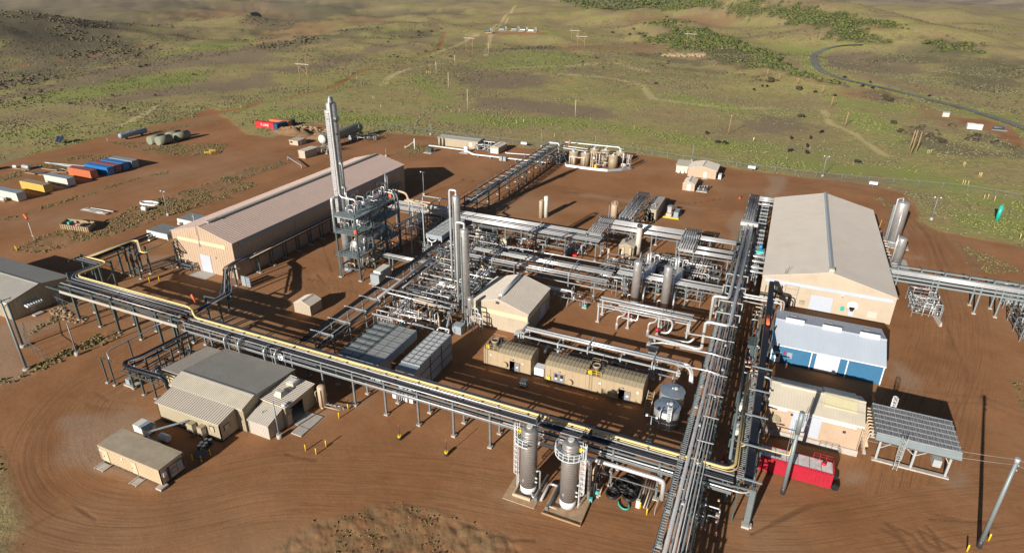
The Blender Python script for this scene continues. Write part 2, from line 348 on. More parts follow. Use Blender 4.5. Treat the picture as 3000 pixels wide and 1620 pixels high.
# ------------------------------------------------------------------ site survey data (metres)
POLYS = [["dirt",[[-265.2,80.1],[-269.7,119.4],[-268.2,129.9],[-271.2,143.9],[-271.9,158.1],[-272.9,176.5],[-273.4,197.0],[-273.5,226.3],[-276.7,241.1],[-236.7,211.7],[-224.8,204.6],[-205.5,205.4],[-205.2,218.1],[-207.8,234.0],[-194.0,237.9],[-177.9,220.1],[-166.1,234.7],[-140.5,237.0],[-95.3,236.0],[-57.3,244.9],[-32.8,241.8],[-19.6,240.2],[14.6,239.1],[25.3,239.7],[34.2,237.0],[41.2,232.9],[44.1,221.6],[43.5,206.5],[47.4,199.4],[53.0,198.0],[65.4,194.3],[92.1,189.9],[55.9,91.8],[70,60],[70,20],[-60,15],[-86,28],[-75.2,24.2],[-79.3,26.0],[-86.3,28.9],[-93.1,32.2],[-101.4,35.8],[-113.1,38.5],[-141.4,32.3]],1.2],["dirt",[[-283.8,230.3],[-281.3,242.7],[-237.2,215.5],[-198.9,190.6],[-231.5,197.0],[-266.3,218.5]],1.5],["dirt",[[79.1,389.0],[84.6,386.4],[93.7,385.8],[101.9,371.3],[100.7,354.5],[95.4,320.1],[94.3,326.7],[92.5,350.5],[86.9,362.7],[82.3,376.1]],1.5],["dirt",[[-372.2,760.9],[-308.4,767.9],[-283.7,751.7],[-304.2,735.6],[-352.6,740.3]],1.5],["weed",[[-176.5,81.6],[-179.4,89.4],[-179.3,96.2],[-177.6,102.4],[-175.1,106.6],[-178.3,118.4],[-178.7,125.7],[-178.0,134.3],[-177.1,142.8],[-164.7,131.8],[-163.9,120.6],[-162.7,106.5],[-165.2,93.9],[-167.2,83.7],[-175.2,80.9]],0.7],["weed",[[-169.5,123.2],[-171.0,133.6],[-167.8,149.1],[-160.8,152.4],[-160.3,141.8],[-160.2,115.5]],0.7],["weed",[[-177.3,135.2],[-178.4,164.2],[-175.3,176.1],[-170.2,174.8],[-169.8,160.3],[-171.9,132.5]],0.7],["weed",[[-203.9,94.0],[-203.4,101.9],[-203.8,113.9],[-205.0,135.1],[-201.5,148.0],[-199.4,145.8],[-202.6,133.3],[-201.3,112.3],[-200.8,100.3],[-201.3,92.5]],0.7],["weed",[[-262.1,168.3],[-237.0,178.2],[-214.3,187.1],[-203.7,174.2],[-214.9,165.1],[-240.8,165.2]],0.7],["weed",[[-262.1,187.1],[-265.3,207.8],[-258.1,221.4],[-247.9,214.7],[-259.0,196.3],[-259.2,186.0]],0.7],["weed",[[-119.8,42.2],[-117.1,45.2],[-115.5,49.2],[-113.6,53.3],[-114.5,58.4],[-112.6,62.0],[-113.5,66.4],[-115.4,66.1],[-117.1,63.1],[-117.4,59.3],[-118.4,53.6],[-116.0,48.0],[-118.9,44.7]],0.7],["weed",[[-130.3,56.4],[-131.5,61.2],[-133.1,64.8],[-129.6,65.1],[-129.2,62.4],[-128.4,57.0]],0.7],["weed",[[-49.1,38.6],[-47.7,42.7],[-44.4,46.1],[-40.8,49.3],[-38.3,51.3],[-34.1,52.4],[-29.1,51.9],[-22.3,51.9],[-19.5,49.8],[-47.5,35.8]],0.7],["weed",[[-140.5,201.3],[-143.0,215.9],[-140.2,226.7],[-128.1,225.1],[-133.4,202.5]],0.7],["weed",[[31.9,222.2],[36.1,224.6],[37.0,216.9],[35.5,209.5]],0.7],["weed",[[45.0,224.5],[48.4,230.0],[51.3,217.0],[51.7,199.9],[49.0,197.5],[44.4,204.7]],0.7],["weed",[[49.2,189.7],[52.2,187.4],[55.0,185.0],[60.8,175.3],[56.7,173.5],[48.8,169.6]],0.7],["weed",[[41.4,234.4],[49.1,239.0],[68.2,206.0],[65.3,194.3],[53.0,198.0],[44.2,206.3],[44.1,221.7]],0.7],["weed",[[-201.9,223.2],[-179.8,232.0],[-158.5,232.6],[-169.0,217.5],[-190.1,211.6]],0.7],["weed",[[-248.5,118.9],[-255.1,132.6],[-255.5,147.5],[-242.4,154.6],[-228.2,140.6],[-239.5,130.0],[-240.6,114.6]],0.7],["weed",[[-102.1,33.5],[-99.8,35.7],[-93.1,32.2],[-83.6,27.5],[-78.0,25.3],[-73.9,23.5],[-79.2,21.3]],0.7],["weed",[[44.2,119.1],[47.9,120.9],[44.5,107.6],[44.9,114.0]],0.7],["gravel",[[-138.1,57.2],[-137.5,58.7],[-134.2,62.4],[-126.9,63.7],[-126.1,61.9],[-126.2,58.3],[-124.8,54.0],[-115.5,49.2],[-117.0,45.3],[-119.8,42.2],[-141.2,53.4]],1.5],["gravel",[[-0.9,208.0],[-0.1,221.5],[-0.3,232.0],[-1.8,236.5],[4.2,236.5],[4.9,227.4],[3.2,218.5],[1.8,209.5]],1.5],["gravel",[[-96.6,43.7],[-93.5,46.6],[-90.2,49.8],[-84.4,50.7],[-71.2,40.6],[-71.9,39.5],[-81.7,36.6],[-88.8,38.9]],1.5],["gravel",[[-62.4,55.5],[-62.4,62.1],[-60.1,66.3],[-55.4,68.4],[-53.7,65.9],[-58.8,61.4],[-60.2,57.8]],1.5],["gravel",[[16.1,81.9],[19.5,84.3],[21.0,82.4],[18.5,79.9],[16.3,78.8]],1.5],["gravel",[[29.6,86.1],[34.6,92.2],[33.3,86.3],[30.8,84.0]],1.5],["gravel",[[34.9,176.1],[40.2,176.5],[40.1,171.9],[34.2,173.2]],1.5],["gravel",[[26.3,118.1],[28.1,117.7],[30.2,112.5],[28.2,109.9],[25.9,112.1]],1.5],["gravel",[[-27.5,57.8],[-24.4,59.2],[-21.8,58.6],[-24.7,55.8]],1.5],["gravel",[[-56.5,186.1],[-46.3,188.9],[-29.1,186.2],[-28.6,183.3],[-47.9,185.4]],1.5],["gravel",[[-26.4,191.2],[-17.6,189.2],[-17.8,186.2],[-24.4,188.4]],1.5],["gravel",[[-142.6,93.5],[-133.8,98.3],[-131.7,90.8],[-136.4,86.5]],1.5],["gravel",[[-87.9,124.6],[-82.7,129.9],[-79.2,125.0],[-80.9,118.5]],1.5],["gravel",[[-9.4,191.3],[-6.3,192.9],[-5.6,165.9],[-6.9,164.4]],1.5],["green",[[-249.0,568.3],[-216.4,583.1],[-166.5,577.5],[-159.6,540.4],[-160.6,477.2],[-179.8,465.5],[-197.2,450.2],[-222.8,453.2],[-240.3,467.9]],5],["green",[[-544.8,712.0],[-493.3,728.7],[-483.4,774.5],[-482.0,738.1],[-510.3,677.9]],5],["green",[[-507.2,395.2],[-513.4,430.5],[-679.0,663.0],[-646.7,642.3],[-488.9,447.1],[-495.3,390.9]],5],["green",[[-397.1,220.1],[-414.3,272.7],[-432.9,329.5],[-389.5,342.2],[-365.5,310.4],[-376.9,276.6],[-369.0,214.8]],5],["green",[[-257.2,397.6],[-254.5,417.0],[-177.1,319.7],[-170.2,294.4],[-214.9,337.4]],5],["green",[[-262.9,370.1],[-279.1,408.2],[-239.4,346.3],[-239.3,337.2]],5],["green",[[-139.6,499.3],[-99.2,481.4],[-85.3,455.1],[-96.6,451.3],[-130.4,483.2]],5],["green",[[-91.9,430.8],[-73.4,396.3],[-30.3,371.8],[-22.4,352.8],[-54.2,364.5],[-79.6,408.8]],5],["green",[[-282.8,191.4],[-278.7,212.5],[-265.6,235.5],[-272.2,276.5],[-258.8,262.3],[-264.5,213.6],[-268.2,188.9]],5],["green",[[-321.9,160.1],[-307.7,171.0],[-293.4,171.9],[-308.8,152.7]],5],["green",[[-278.7,135.8],[-275.8,160.4],[-276.8,176.0],[-272.0,177.9],[-258.7,144.8]],5],["green",[[-254.5,245.3],[-238.2,261.2],[-215.6,261.0],[-165.6,269.1],[-163.8,245.4],[-196.5,245.5],[-236.7,227.1]],5],["green",[[-169.5,275.5],[-146.0,293.7],[-118.0,291.5],[-108.4,267.9],[-143.8,264.5]],5],["green",[[-129.7,296.4],[-94.8,303.0],[-51.4,287.4],[-16.4,287.0],[3.1,284.5],[3.6,266.5],[-33.0,267.5],[-72.1,284.5],[-119.4,273.0]],5],["green",[[-13.9,255.6],[0.2,268.0],[28.2,266.5],[27.4,250.0],[-9.6,248.3]],5],["green",[[16.2,266.0],[47.4,272.9],[67.3,261.0],[70.7,249.2],[58.3,243.1],[35.3,249.0],[15.9,246.5]],5],["green",[[-9.8,272.3],[53.8,290.0],[42.9,326.7],[32.3,347.5],[26.6,388.6],[28.4,405.0],[43.8,367.4],[57.9,321.3],[62.4,294.5],[-9.0,261.8]],5],["green",[[24.0,423.3],[35.6,412.0],[64.3,413.0],[56.7,392.9],[29.3,400.4]],5],["green",[[-33.6,703.7],[10.8,708.9],[13.2,675.9],[-14.7,695.3]],5],["green",[[10.3,674.4],[12.7,573.9],[17.4,486.7],[23.6,469.9],[14.6,495.8],[10.2,554.4]],5],["green",[[21.1,692.2],[16.7,546.7],[18.9,497.1],[15.9,546.8]],5],["green",[[56.4,217.3],[73.8,229.4],[68.2,206.0],[59.1,205.7]],5],["green",[[49.6,242.0],[75.6,236.7],[72.7,225.0],[54.0,233.3]],5],["green",[[-305.1,748.2],[-291.5,771.2],[-263.0,754.5],[-272.8,722.2]],5],["green",[[-281.9,158.7],[-276.2,162.6],[-274.5,159.5],[-277.7,156.9]],5],["bare",[[-219.5,397.4],[-208.3,420.2],[-175.4,431.7],[-160.0,421.7],[-148.9,382.6],[-169.4,357.4],[-193.6,365.4]],4],["bare",[[-171.4,333.0],[-149.6,341.7],[-86.2,336.6],[-81.5,308.4],[-100.7,302.7],[-133.3,304.6],[-158.5,307.6]],4],["bare",[[-156.9,461.0],[-141.8,481.6],[-130.3,455.2],[-147.6,446.8]],4],["bare",[[-235.4,414.3],[-235.8,436.4],[-221.5,437.1],[-223.0,412.6]],4],["bare",[[-22.0,336.3],[-9.5,327.9],[1.7,334.0],[2.5,305.5],[-10.7,306.8]],4],["bare",[[-14.1,330.7],[-7.2,351.9],[7.6,348.9],[16.9,335.1],[2.2,311.5],[-12.8,312.7]],4],["bare",[[-368.9,362.2],[-357.6,411.9],[-375.7,514.4],[-373.5,639.4],[-354.4,502.0],[-320.8,393.9],[-340.3,354.7]],4],["bare",[[-417.5,213.7],[-478.2,317.4],[-498.8,393.8],[-475.3,493.3],[-393.1,405.8],[-434.1,340.2],[-417.3,259.7],[-400.5,204.1]],4],["bare",[[20.9,660.7],[50.3,702.7],[89.3,626.2],[92.1,581.8],[31.6,492.0],[21.6,516.6]],4],["bare",[[-353.6,217.2],[-350.1,359.8],[-311.3,318.0],[-335.5,259.3],[-348.8,207.8]],4],["red",[[-245.2,678.0],[-174.5,662.4],[-176.0,771.7],[-139.0,719.7],[-98.1,634.0],[-116.7,609.4],[-176.0,587.2],[-212.3,594.2]],6],["red",[[-232.6,971.0],[-158.2,880.9],[-176.4,862.1]],6],["red",[[-241.5,1042.9],[-101.9,1018.9],[-82.0,980.1],[-155.3,866.2],[-225.3,975.8]],6],["red",[[-837.8,1045.8],[-739.6,1056.9],[-630.5,959.9],[-600.6,827.5],[-630.7,799.1]],6],["red",[[-1218.4,1228.2],[-973.0,1088.5],[-627.1,780.9],[-575.3,691.4],[-489.7,516.9],[-485.4,481.2]],6],["red",[[-29.0,522.2],[10.6,467.4],[52.2,485.7],[58.6,497.1],[24.3,462.4],[-2.5,452.5],[-26.1,487.8]],6],["red",[[36.3,820.7],[62.4,780.0],[85.3,743.1],[95.9,752.4],[88.6,789.5],[73.5,798.6],[67.9,785.6]],6],["red",[[-1009.2,771.0],[-1259.9,1141.4],[-1224.0,1292.4],[-972.2,1021.2],[-921.3,829.9],[-935.0,751.4]],6],["red",[[30.8,449.9],[52.9,447.9],[72.5,433.0],[59.3,418.3],[36.1,422.5]],6],["red",[[-75.9,609.8],[-14.8,530.3],[-3.9,488.5],[-49.0,543.3]],6],["red",[[69.1,407.7],[80.7,381.1],[90.0,355.8],[73.1,364.2]],6],["brush",[[-176.9,871.2],[-141.4,870.1],[-129.8,846.1],[-95.4,849.2],[-58.2,673.5],[-32.1,604.6],[-5.4,530.5],[-3.9,488.5],[-21.6,512.0],[-50.0,552.2],[-80.1,604.7],[-107.0,641.6],[-132.2,716.4],[-168.9,787.1],[-202.1,791.6],[-198.9,806.3],[-160.5,791.9],[-144.0,808.8]],5],["brush",[[-56.4,673.6],[-37.2,632.9],[-14.7,555.8],[-4.7,506.5],[6.1,481.0],[17.4,471.7],[22.3,462.5],[17.6,461.2],[3.6,472.0],[-11.9,500.4],[-28.3,513.2],[-50.3,568.8]],5],["brush",[[-70.7,1033.6],[-34.4,1002.4],[-8.1,959.5],[25.6,935.2],[54.1,855.8],[81.5,811.4],[69.2,794.5],[52.0,782.3],[71.1,746.1],[77.5,719.8],[60.3,720.0],[46.2,745.1],[19.6,807.8],[-12.0,908.4],[-49.5,964.2],[-66.0,990.3]],5],["brush",[[-124.6,1064.7],[-23.7,995.2],[-19.7,929.3],[-85.0,1005.4]],5],["brush",[[-637.3,1768.7],[-364.2,2189.9],[-127.8,1074.9],[-251.8,1169.7],[-296.1,1108.1],[-421.9,1324.4]],5],["brush",[[73.9,685.5],[88.0,705.0],[121.9,722.8],[139.4,750.2],[155.0,731.8],[156.5,702.3],[135.8,665.3],[106.9,635.6],[81.2,628.8],[63.8,620.2]],5],["brush",[[127.9,666.8],[167.2,699.8],[181.4,679.2],[138.3,498.1],[121.2,479.4],[105.6,492.3],[96.5,515.5],[112.1,590.4]],5],["brush",[[-501.2,497.3],[-481.0,541.1],[-579.8,720.7],[-488.7,719.1],[-506.8,673.0],[-458.9,550.3],[-462.4,487.0]],5],["brush",[[-487.7,679.6],[-479.1,720.2],[-443.1,756.8],[-408.6,691.8],[-416.4,655.4],[-463.7,683.6]],5],["brush",[[-294.8,672.7],[-247.6,656.3],[-251.5,573.8]],5],["brush",[[-148.6,582.3],[-113.4,593.3],[-65.3,547.6],[-69.9,536.5],[-106.9,560.9]],5],["brush",[[-107.8,537.8],[-81.0,522.8],[-44.3,501.5],[-19.1,476.1],[-9.5,459.9],[-11.7,449.3],[-42.6,486.6],[-88.1,512.5]],5],["brush",[[-25.8,483.3],[-10.6,462.9],[-9.9,449.4],[-23.8,456.4]],5],["brush",[[45.6,430.6],[61.2,449.9],[56.4,417.2],[50.8,413.4]],5],["brush",[[24.3,462.4],[40.7,471.8],[39.6,461.3],[29.6,454.5]],5],["brush",[[-1674.9,918.1],[-1521.6,998.5],[-1419.5,1122.9],[-1613.8,1280.3],[-2013.9,1110.9]],5],["brush",[[-601.0,319.2],[-594.6,337.0],[-589.3,334.3],[-584.9,317.5],[-584.4,308.8]],5],["brush",[[-737.8,400.6],[-742.2,438.4],[-794.9,529.3],[-677.5,414.9],[-656.0,353.0]],5],["brush",[[-1197.4,1343.9],[-1000.9,1361.8],[-886.4,1185.2],[-734.3,805.6],[-782.5,784.4]],5],["brush",[[-887.1,1108.8],[-785.3,1207.0],[-609.4,1182.2],[-631.3,1044.0],[-733.5,1012.2]],5],["brush",[[48.4,336.5],[61.7,351.1],[67.7,328.6],[77.3,312.6],[91.7,307.1],[62.4,294.5],[50.8,316.4]],5],["brush",[[79.8,349.0],[87.3,342.5],[95.4,320.1],[92.3,306.9],[86.1,316.5]],5],["leaf",[[-176.9,871.2],[-141.4,870.1],[-129.8,846.1],[-95.4,849.2],[-58.2,673.5],[-32.1,604.6],[-5.4,530.5],[-3.9,488.5],[-21.6,512.0],[-50.0,552.2],[-80.1,604.7],[-107.0,641.6],[-132.2,716.4],[-168.9,787.1],[-160.5,791.9],[-144.0,808.8]],4],["leaf",[[-56.4,673.6],[-37.2,632.9],[-14.7,555.8],[-4.7,506.5],[6.1,481.0],[17.4,471.7],[22.3,462.5],[17.6,461.2],[3.6,472.0],[-11.9,500.4],[-28.3,513.2],[-50.3,568.8]],4],["leaf",[[-70.7,1033.6],[-34.4,1002.4],[-8.1,959.5],[25.6,935.2],[54.1,855.8],[81.5,811.4],[69.2,794.5],[52.0,782.3],[71.1,746.1],[77.5,719.8],[60.3,720.0],[46.2,745.1],[19.6,807.8],[-12.0,908.4],[-49.5,964.2],[-66.0,990.3]],4],["leaf",[[-124.6,1064.7],[-23.7,995.2],[-19.7,929.3],[-85.0,1005.4]],4],["leaf",[[-637.3,1768.7],[-364.2,2189.9],[-127.8,1074.9],[-251.8,1169.7],[-296.1,1108.1],[-421.9,1324.4]],4],["leaf",[[116.7,717.6],[139.4,750.2],[155.0,731.8],[150.5,702.0],[136.8,697.2],[125.9,716.0]],4],["leaf",[[88.6,789.5],[101.5,763.8],[90.7,750.0],[82.0,769.1]],4],["brush",[[-2038.3,1043.8],[-1573.8,1282.2],[-1259.9,1141.4],[-935.0,751.4],[-633.7,471.7],[-538.2,370.7],[-480.8,293.9],[-441.1,226.8],[-423.7,194.1]],14],["brush",[[-1329.3,1343.5],[-1166.0,1371.3],[-881.0,1100.9],[-646.0,643.1]],14],["bare",[[-632.7,339.4],[-645.4,437.1],[-577.6,434.0],[-503.8,335.8],[-469.1,263.4],[-463.4,239.1]],10]]  # broad closing brush and bare outlines give the far left range a darker tone
RIDGES = [[[[-165.1,1239.0],[-80.5,1177.3],[-31.1,1099.6],[21.3,1019.8],[60.4,938.1],[93.0,865.0],[117.7,811.5]],[27.7,39.5,44.9,39.6,35.7,29.1,24.6],110],[[[-164.1,884.9],[-84.4,715.0],[-20.4,599.7],[18.8,499.6]],[14.2,12.1,9.1,8.5],50],[[[-924.2,2106.1],[-675.9,2093.6],[-452.4,2101.9],[-265.2,1982.3]],[22.6,36.2,15.9,-9.7],260],[[[-2959.9,1216.2],[-2490.5,1485.7],[-1970.4,1696.4],[-1886.5,1931.6],[-1766.0,2787.7]],[25.0,11.2,14.9,18.5,24.6],420],[[[-988.3,765.3],[-1042.3,934.6],[-1053.9,1067.4],[-885.0,1019.5]],[4.7,6.7,-6.0,-5.4],130],[[[-690.9,316.6],[-784.4,441.3],[-847.0,531.5]],[26.6,19.0,8.6],90]]
ROAD = [[58.9,708.1],[44.7,713.6],[31.0,709.8],[21.2,692.2],[15.9,656.3],[14.7,552.8],[17.4,491.2],[25.7,472.8],[40.4,465.7],[59.9,457.6],[79.4,440.9],[92.3,418.4],[101.1,387.0],[108.7,369.3],[115.6,326.1]]
TRACKS = [[[[-273.1,231.5],[-271.9,234.1],[-269.4,239.1],[-267.6,245.6],[-266.5,253.3],[-267.3,258.0],[-269.8,259.8],[-269.8,262.9],[-267.3,267.6],[-266.1,273.4],[-266.4,280.6],[-265.8,290.8],[-264.3,304.1],[-265.1,316.9],[-268.0,328.9],[-275.2,347.2],[-286.6,371.7],[-295.1,393.1],[-300.6,411.4],[-302.2,429.1],[-300.0,446.0],[-301.3,467.6],[-306.2,493.9],[-309.6,513.8],[-311.5,527.5],[-318.2,546.2],[-329.6,569.9],[-352.2,612.3],[-385.9,673.4],[-407.8,714.4],[-417.9,735.4],[-422.9,745.9]],4.2],[[[-545.0,277.3],[-544.5,279.0],[-543.7,282.3],[-541.8,288.2],[-538.9,296.7],[-536.8,305.8],[-535.5,315.7],[-535.5,328.0],[-536.9,342.6],[-540.1,353.8],[-545.0,361.2],[-551.2,370.9],[-558.7,382.5],[-562.4,395.4],[-562.6,409.5],[-562.6,416.5]],3.0]]
RUTS = [[[20.9,73.1],[22.8,72.5],[23.9,70.6]],[[21.7,74.4],[23.2,72.4],[24.4,70.4]],[[22.4,74.2],[23.6,72.2],[25.2,71.7]],[[22.7,74.1],[24.5,73.5],[25.7,71.5]],[[25.3,74.8],[26.1,73.0],[27.3,72.5]],[[25.6,74.7],[27.0,74.2],[27.7,72.4]],[[26.4,76.0],[27.6,74.0],[29.2,73.4]],[[28.0,78.7],[31.3,79.0],[35.2,80.7]],[[27.0,77.4],[31.5,79.0],[35.9,80.4]],[[7.7,68.1],[12.2,73.5],[15.9,75.9]],[[5.5,65.3],[11.4,72.1],[15.1,76.0]],[[-59.3,52.2],[-57.1,52.4],[-54.6,52.9]],[[-59.2,52.3],[-57.0,52.5],[-54.4,53.1]],[[-29.4,51.7],[-26.3,51.7],[-22.3,51.9]],[[-25.0,52.4],[-22.2,52.0],[-19.6,53.0]],[[-79.0,27.0],[-80.0,28.7],[-79.4,30.5],[-78.4,32.9],[-73.6,32.6]],[[-93.0,32.3],[-90.4,30.7],[-85.0,28.1],[-78.0,25.3]],[[-93.0,32.4],[-90.4,30.8],[-85.0,28.1],[-78.0,25.4]],[[-114.8,122.0],[-107.2,118.8],[-93.1,105.3]],[[-95.6,102.9],[-89.2,98.6],[-81.5,99.3]],[[-96.4,100.1],[-89.5,100.4],[-85.2,104.0]],[[-119.8,179.1],[-114.7,184.2],[-95.3,184.9]],[[-71.3,184.2],[-52.3,188.9],[-26.9,191.1]],[[-35.2,191.3],[-22.8,191.7],[-12.0,203.1]],[[-98.0,47.8],[-94.4,48.3],[-90.3,49.6]],[[-99.9,50.7],[-95.2,50.0],[-91.0,51.3]],[[40.0,210.2],[43.0,194.3],[42.2,166.7]],[[41.7,211.4],[44.6,195.5],[43.7,167.9]],[[38.6,142.9],[38.4,130.5],[38.8,119.4]]]
LIGHT = [[[[-243.0,343.8],[-257.8,373.7],[-269.8,412.6],[-266.7,455.1],[-251.4,485.8]],1.2],[[[-299.0,498.8],[-318.0,577.8],[-374.3,724.5],[-363.2,750.2],[-464.2,1025.9],[-543.5,1257.6]],1.4],[[[-253.4,518.4],[-359.9,753.4],[-454.1,1022.2]],1.2],[[[-220.1,437.8],[-191.5,459.2],[-162.1,481.4],[-136.4,522.0],[-99.2,481.4]],1.5],[[[-154.7,439.6],[-114.0,439.4],[-90.2,423.5],[-71.6,370.6],[-29.2,361.3],[-6.5,375.9]],1.5],[[[19.8,381.5],[22.1,343.8],[31.2,326.5],[41.2,284.5]],0.9],[[[-283.8,189.9],[-310.1,230.7]],1.2]]
LOOPS = [[[[39.4,85.3],[38.7,84.9],[37.2,84.0],[35.1,82.8],[32.3,81.2],[29.7,79.7],[27.2,78.2],[25.0,76.7],[23.1,75.3],[20.7,73.7],[17.9,71.8],[14.7,69.7],[11.0,67.4],[6.0,65.2],[-0.2,63.3],[-7.9,61.6],[-16.9,60.2],[-24.3,59.0],[-30.1,57.8],[-34.3,56.9],[-36.8,56.2],[-39.5,55.3],[-42.3,54.5],[-45.2,53.5],[-48.0,52.3],[-50.7,51.3],[-53.2,50.2],[-55.3,49.2],[-57.2,48.1],[-59.0,47.0],[-60.7,45.6],[-62.4,44.1],[-64.0,42.5],[-65.6,41.0],[-67.4,39.6],[-69.1,38.5],[-70.9,37.7],[-72.8,36.9],[-74.8,36.3],[-76.9,35.9],[-79.0,35.6],[-81.2,35.7],[-83.6,36.0],[-85.9,36.7],[-88.4,37.6],[-90.6,38.7],[-92.8,40.0],[-94.7,41.4],[-96.4,43.0],[-97.9,44.6],[-99.3,46.4],[-100.3,48.1],[-101.0,50.0],[-101.5,51.2],[-101.5,51.9],[-101.3,52.1],[-100.6,51.7],[-100.4,52.0],[-100.7,53.2],[-101.3,55.1],[-102.4,57.8],[-103.2,60.2],[-103.8,62.6],[-104.1,64.7],[-104.2,66.6],[-104.5,68.5],[-104.8,70.4],[-105.3,72.2],[-106.0,73.9],[-107.8,75.6],[-110.7,77.3],[-114.9,78.9],[-120.2,80.4],[-124.2,81.6],[-126.9,82.3],[-128.2,82.7]],9.0],[[[-90.7,178.8],[-89.3,179.2],[-86.5,180.0],[-82.3,181.2],[-76.6,182.9],[-70.8,184.3],[-64.7,185.5],[-58.5,186.5],[-52.0,187.2],[-45.9,187.8],[-40.4,188.2],[-35.3,188.4],[-30.8,188.4],[-26.4,188.7],[-22.0,189.3],[-17.9,190.1],[-14.0,191.2],[-10.3,193.6],[-7.1,197.3],[-4.1,202.4],[-1.6,208.9],[1.2,214.9],[4.2,220.4],[7.4,225.6],[10.7,230.4],[14.2,233.8],[17.8,235.7],[21.5,236.3],[25.4,235.6],[28.9,234.6],[31.9,233.5],[34.7,232.2],[37.1,230.7],[39.0,228.5],[40.4,225.5],[41.3,222.0],[41.6,217.7],[41.9,213.0],[42.2,207.7],[42.5,202.0],[42.7,195.9],[42.8,190.0],[42.8,184.4],[42.7,179.1],[42.5,174.2],[42.3,170.0],[42.0,166.5],[41.8,163.9],[41.5,162.1],[41.2,159.5],[40.9,156.0],[40.6,151.8],[40.4,146.9],[39.9,142.1],[39.2,137.3],[38.4,132.8],[37.6,128.3],[36.2,123.0],[34.6,116.9],[32.5,109.9],[30.0,102.0],[28.0,95.3],[26.4,89.7],[25.3,85.3],[24.5,81.9],[24.0,79.5],[23.7,77.8],[23.5,77.0]],8.0],[[[-157.5,95.1],[-157.6,96.3],[-157.8,98.7],[-158.1,102.4],[-158.5,107.2],[-158.7,112.4],[-158.6,117.8],[-158.3,123.5],[-157.8,129.6],[-157.1,136.4],[-156.2,144.1],[-155.0,152.5],[-153.6,161.8],[-153.5,171.1],[-154.6,180.5],[-157.0,190.0],[-160.8,199.6],[-162.8,207.9],[-163.2,214.8],[-162.0,220.5],[-159.1,224.9],[-155.7,228.5],[-151.8,231.4],[-147.3,233.5],[-142.2,234.9],[-138.4,235.9],[-135.9,236.6],[-134.7,236.9]],6.0],[[[-196.0,89.5],[-196.0,90.7],[-196.1,93.2],[-196.1,96.8],[-196.2,101.7],[-196.3,106.6],[-196.6,111.7],[-196.8,116.8],[-197.2,121.9],[-196.8,127.2],[-195.8,132.8],[-194.2,138.4],[-191.8,144.2],[-190.0,149.2],[-188.7,153.4],[-187.9,156.8],[-187.6,159.5],[-186.9,162.9],[-185.9,167.1],[-184.4,172.1],[-182.6,177.8],[-181.2,182.1],[-180.3,185.1],[-179.8,186.5]],7.0],[[[-260.3,125.5],[-260.5,127.0],[-260.9,129.9],[-261.5,134.2],[-262.2,140.1],[-262.3,145.7],[-261.6,150.9],[-260.3,156.0],[-258.2,160.8],[-255.5,164.4],[-252.2,166.7],[-248.3,167.9],[-243.8,167.9],[-239.2,167.7],[-234.4,167.3],[-229.5,166.8],[-224.5,166.0],[-219.7,165.4],[-215.1,164.9],[-210.8,164.6],[-206.6,164.3],[-203.6,164.1],[-201.5,164.0],[-200.5,163.9]],6.0],[[[-103.3,108.1],[-102.3,107.5],[-100.2,106.4],[-97.1,104.6],[-93.0,102.3],[-89.7,99.7],[-87.2,96.8],[-85.6,93.7],[-84.9,90.4],[-84.3,87.9],[-83.9,86.1],[-83.7,85.3]],6.0]]
COWS = [[-330.9,219.4],[-319.0,218.2],[-356.8,214.9],[-363.3,243.7],[-341.1,254.4],[-395.2,214.2],[-391.8,325.6],[-404.2,228.8],[-386.8,440.2],[-323.3,472.5],[-329.0,486.7],[-315.6,472.3],[-312.9,500.8],[-313.5,516.3],[-290.6,486.3],[-275.1,493.5],[-311.1,535.1],[-409.4,600.8],[-400.5,583.2],[-172.4,538.1],[-156.1,538.3],[-157.7,504.9],[-134.2,482.2],[-81.8,428.3],[-30.7,293.4],[-23.9,277.5],[-21.0,277.7],[-15.5,440.2],[-12.7,440.3],[-19.7,428.0],[15.7,431.2],[5.1,299.5],[17.8,318.5],[13.0,303.7],[11.7,287.3],[5.3,275.4],[11.6,275.3],[26.5,423.2],[43.0,456.5],[48.8,454.4],[48.2,469.5],[79.3,450.1],[33.1,473.8],[29.6,267.9]]
BIGBUSH = [[8.6,354.9],[51.6,336.1],[51.1,354.3],[6.5,437.5],[-11.2,453.9],[55.0,421.9],[53.2,428.2],[82.4,339.1],[66.2,319.7],[-219.7,824.2],[-191.3,798.9],[-196.0,837.9],[-192.5,1040.8],[-97.1,637.1],[-11.6,459.9],[-10.8,542.4],[-170.3,786.8],[-178.7,795.7],[-461.3,341.6],[-460.0,335.7],[-451.3,727.4],[-442.9,744.7]]
FPOLES = [[-97.5,303.7,9.0],[-21.7,297.2,9.1],[28.3,338.8,7.0],[23.6,391.8,6.1],[19.5,431.1,4.9],[4.9,451.0,3.9],[-6.9,462.9,4.4],[-15.1,474.8,4.8],[-156.0,297.0,10.7],[-200.7,356.4,9.0],[-236.1,401.8,8.9],[-247.2,450.6,8.2],[-258.5,535.9,22.3]]
MARKERS = [[57.2,297.1],[57.7,296.9],[58.6,298.3],[66.9,281.1],[67.3,281.0],[69.1,266.7],[69.5,266.6],[69.8,266.5],[61.7,253.1],[62.3,252.9],[63.2,252.7],[64.7,236.8],[66.0,238.0],[67.4,236.1],[65.8,200.5],[66.6,200.2],[-220.2,301.1],[-217.8,299.1],[-200.3,280.3],[-166.6,265.0],[-166.3,293.1],[-159.5,284.9],[-157.1,289.7],[-118.6,276.7],[-116.6,280.8],[-271.3,354.6],[-243.7,400.7],[-242.5,401.5],[-241.3,402.2],[-118.0,275.3],[-116.5,280.8],[-92.1,258.1],[-63.5,289.6],[-10.1,288.8],[-10.0,288.8],[-9.9,288.8],[-293.3,452.8],[-267.1,247.3],[-262.0,168.5]]
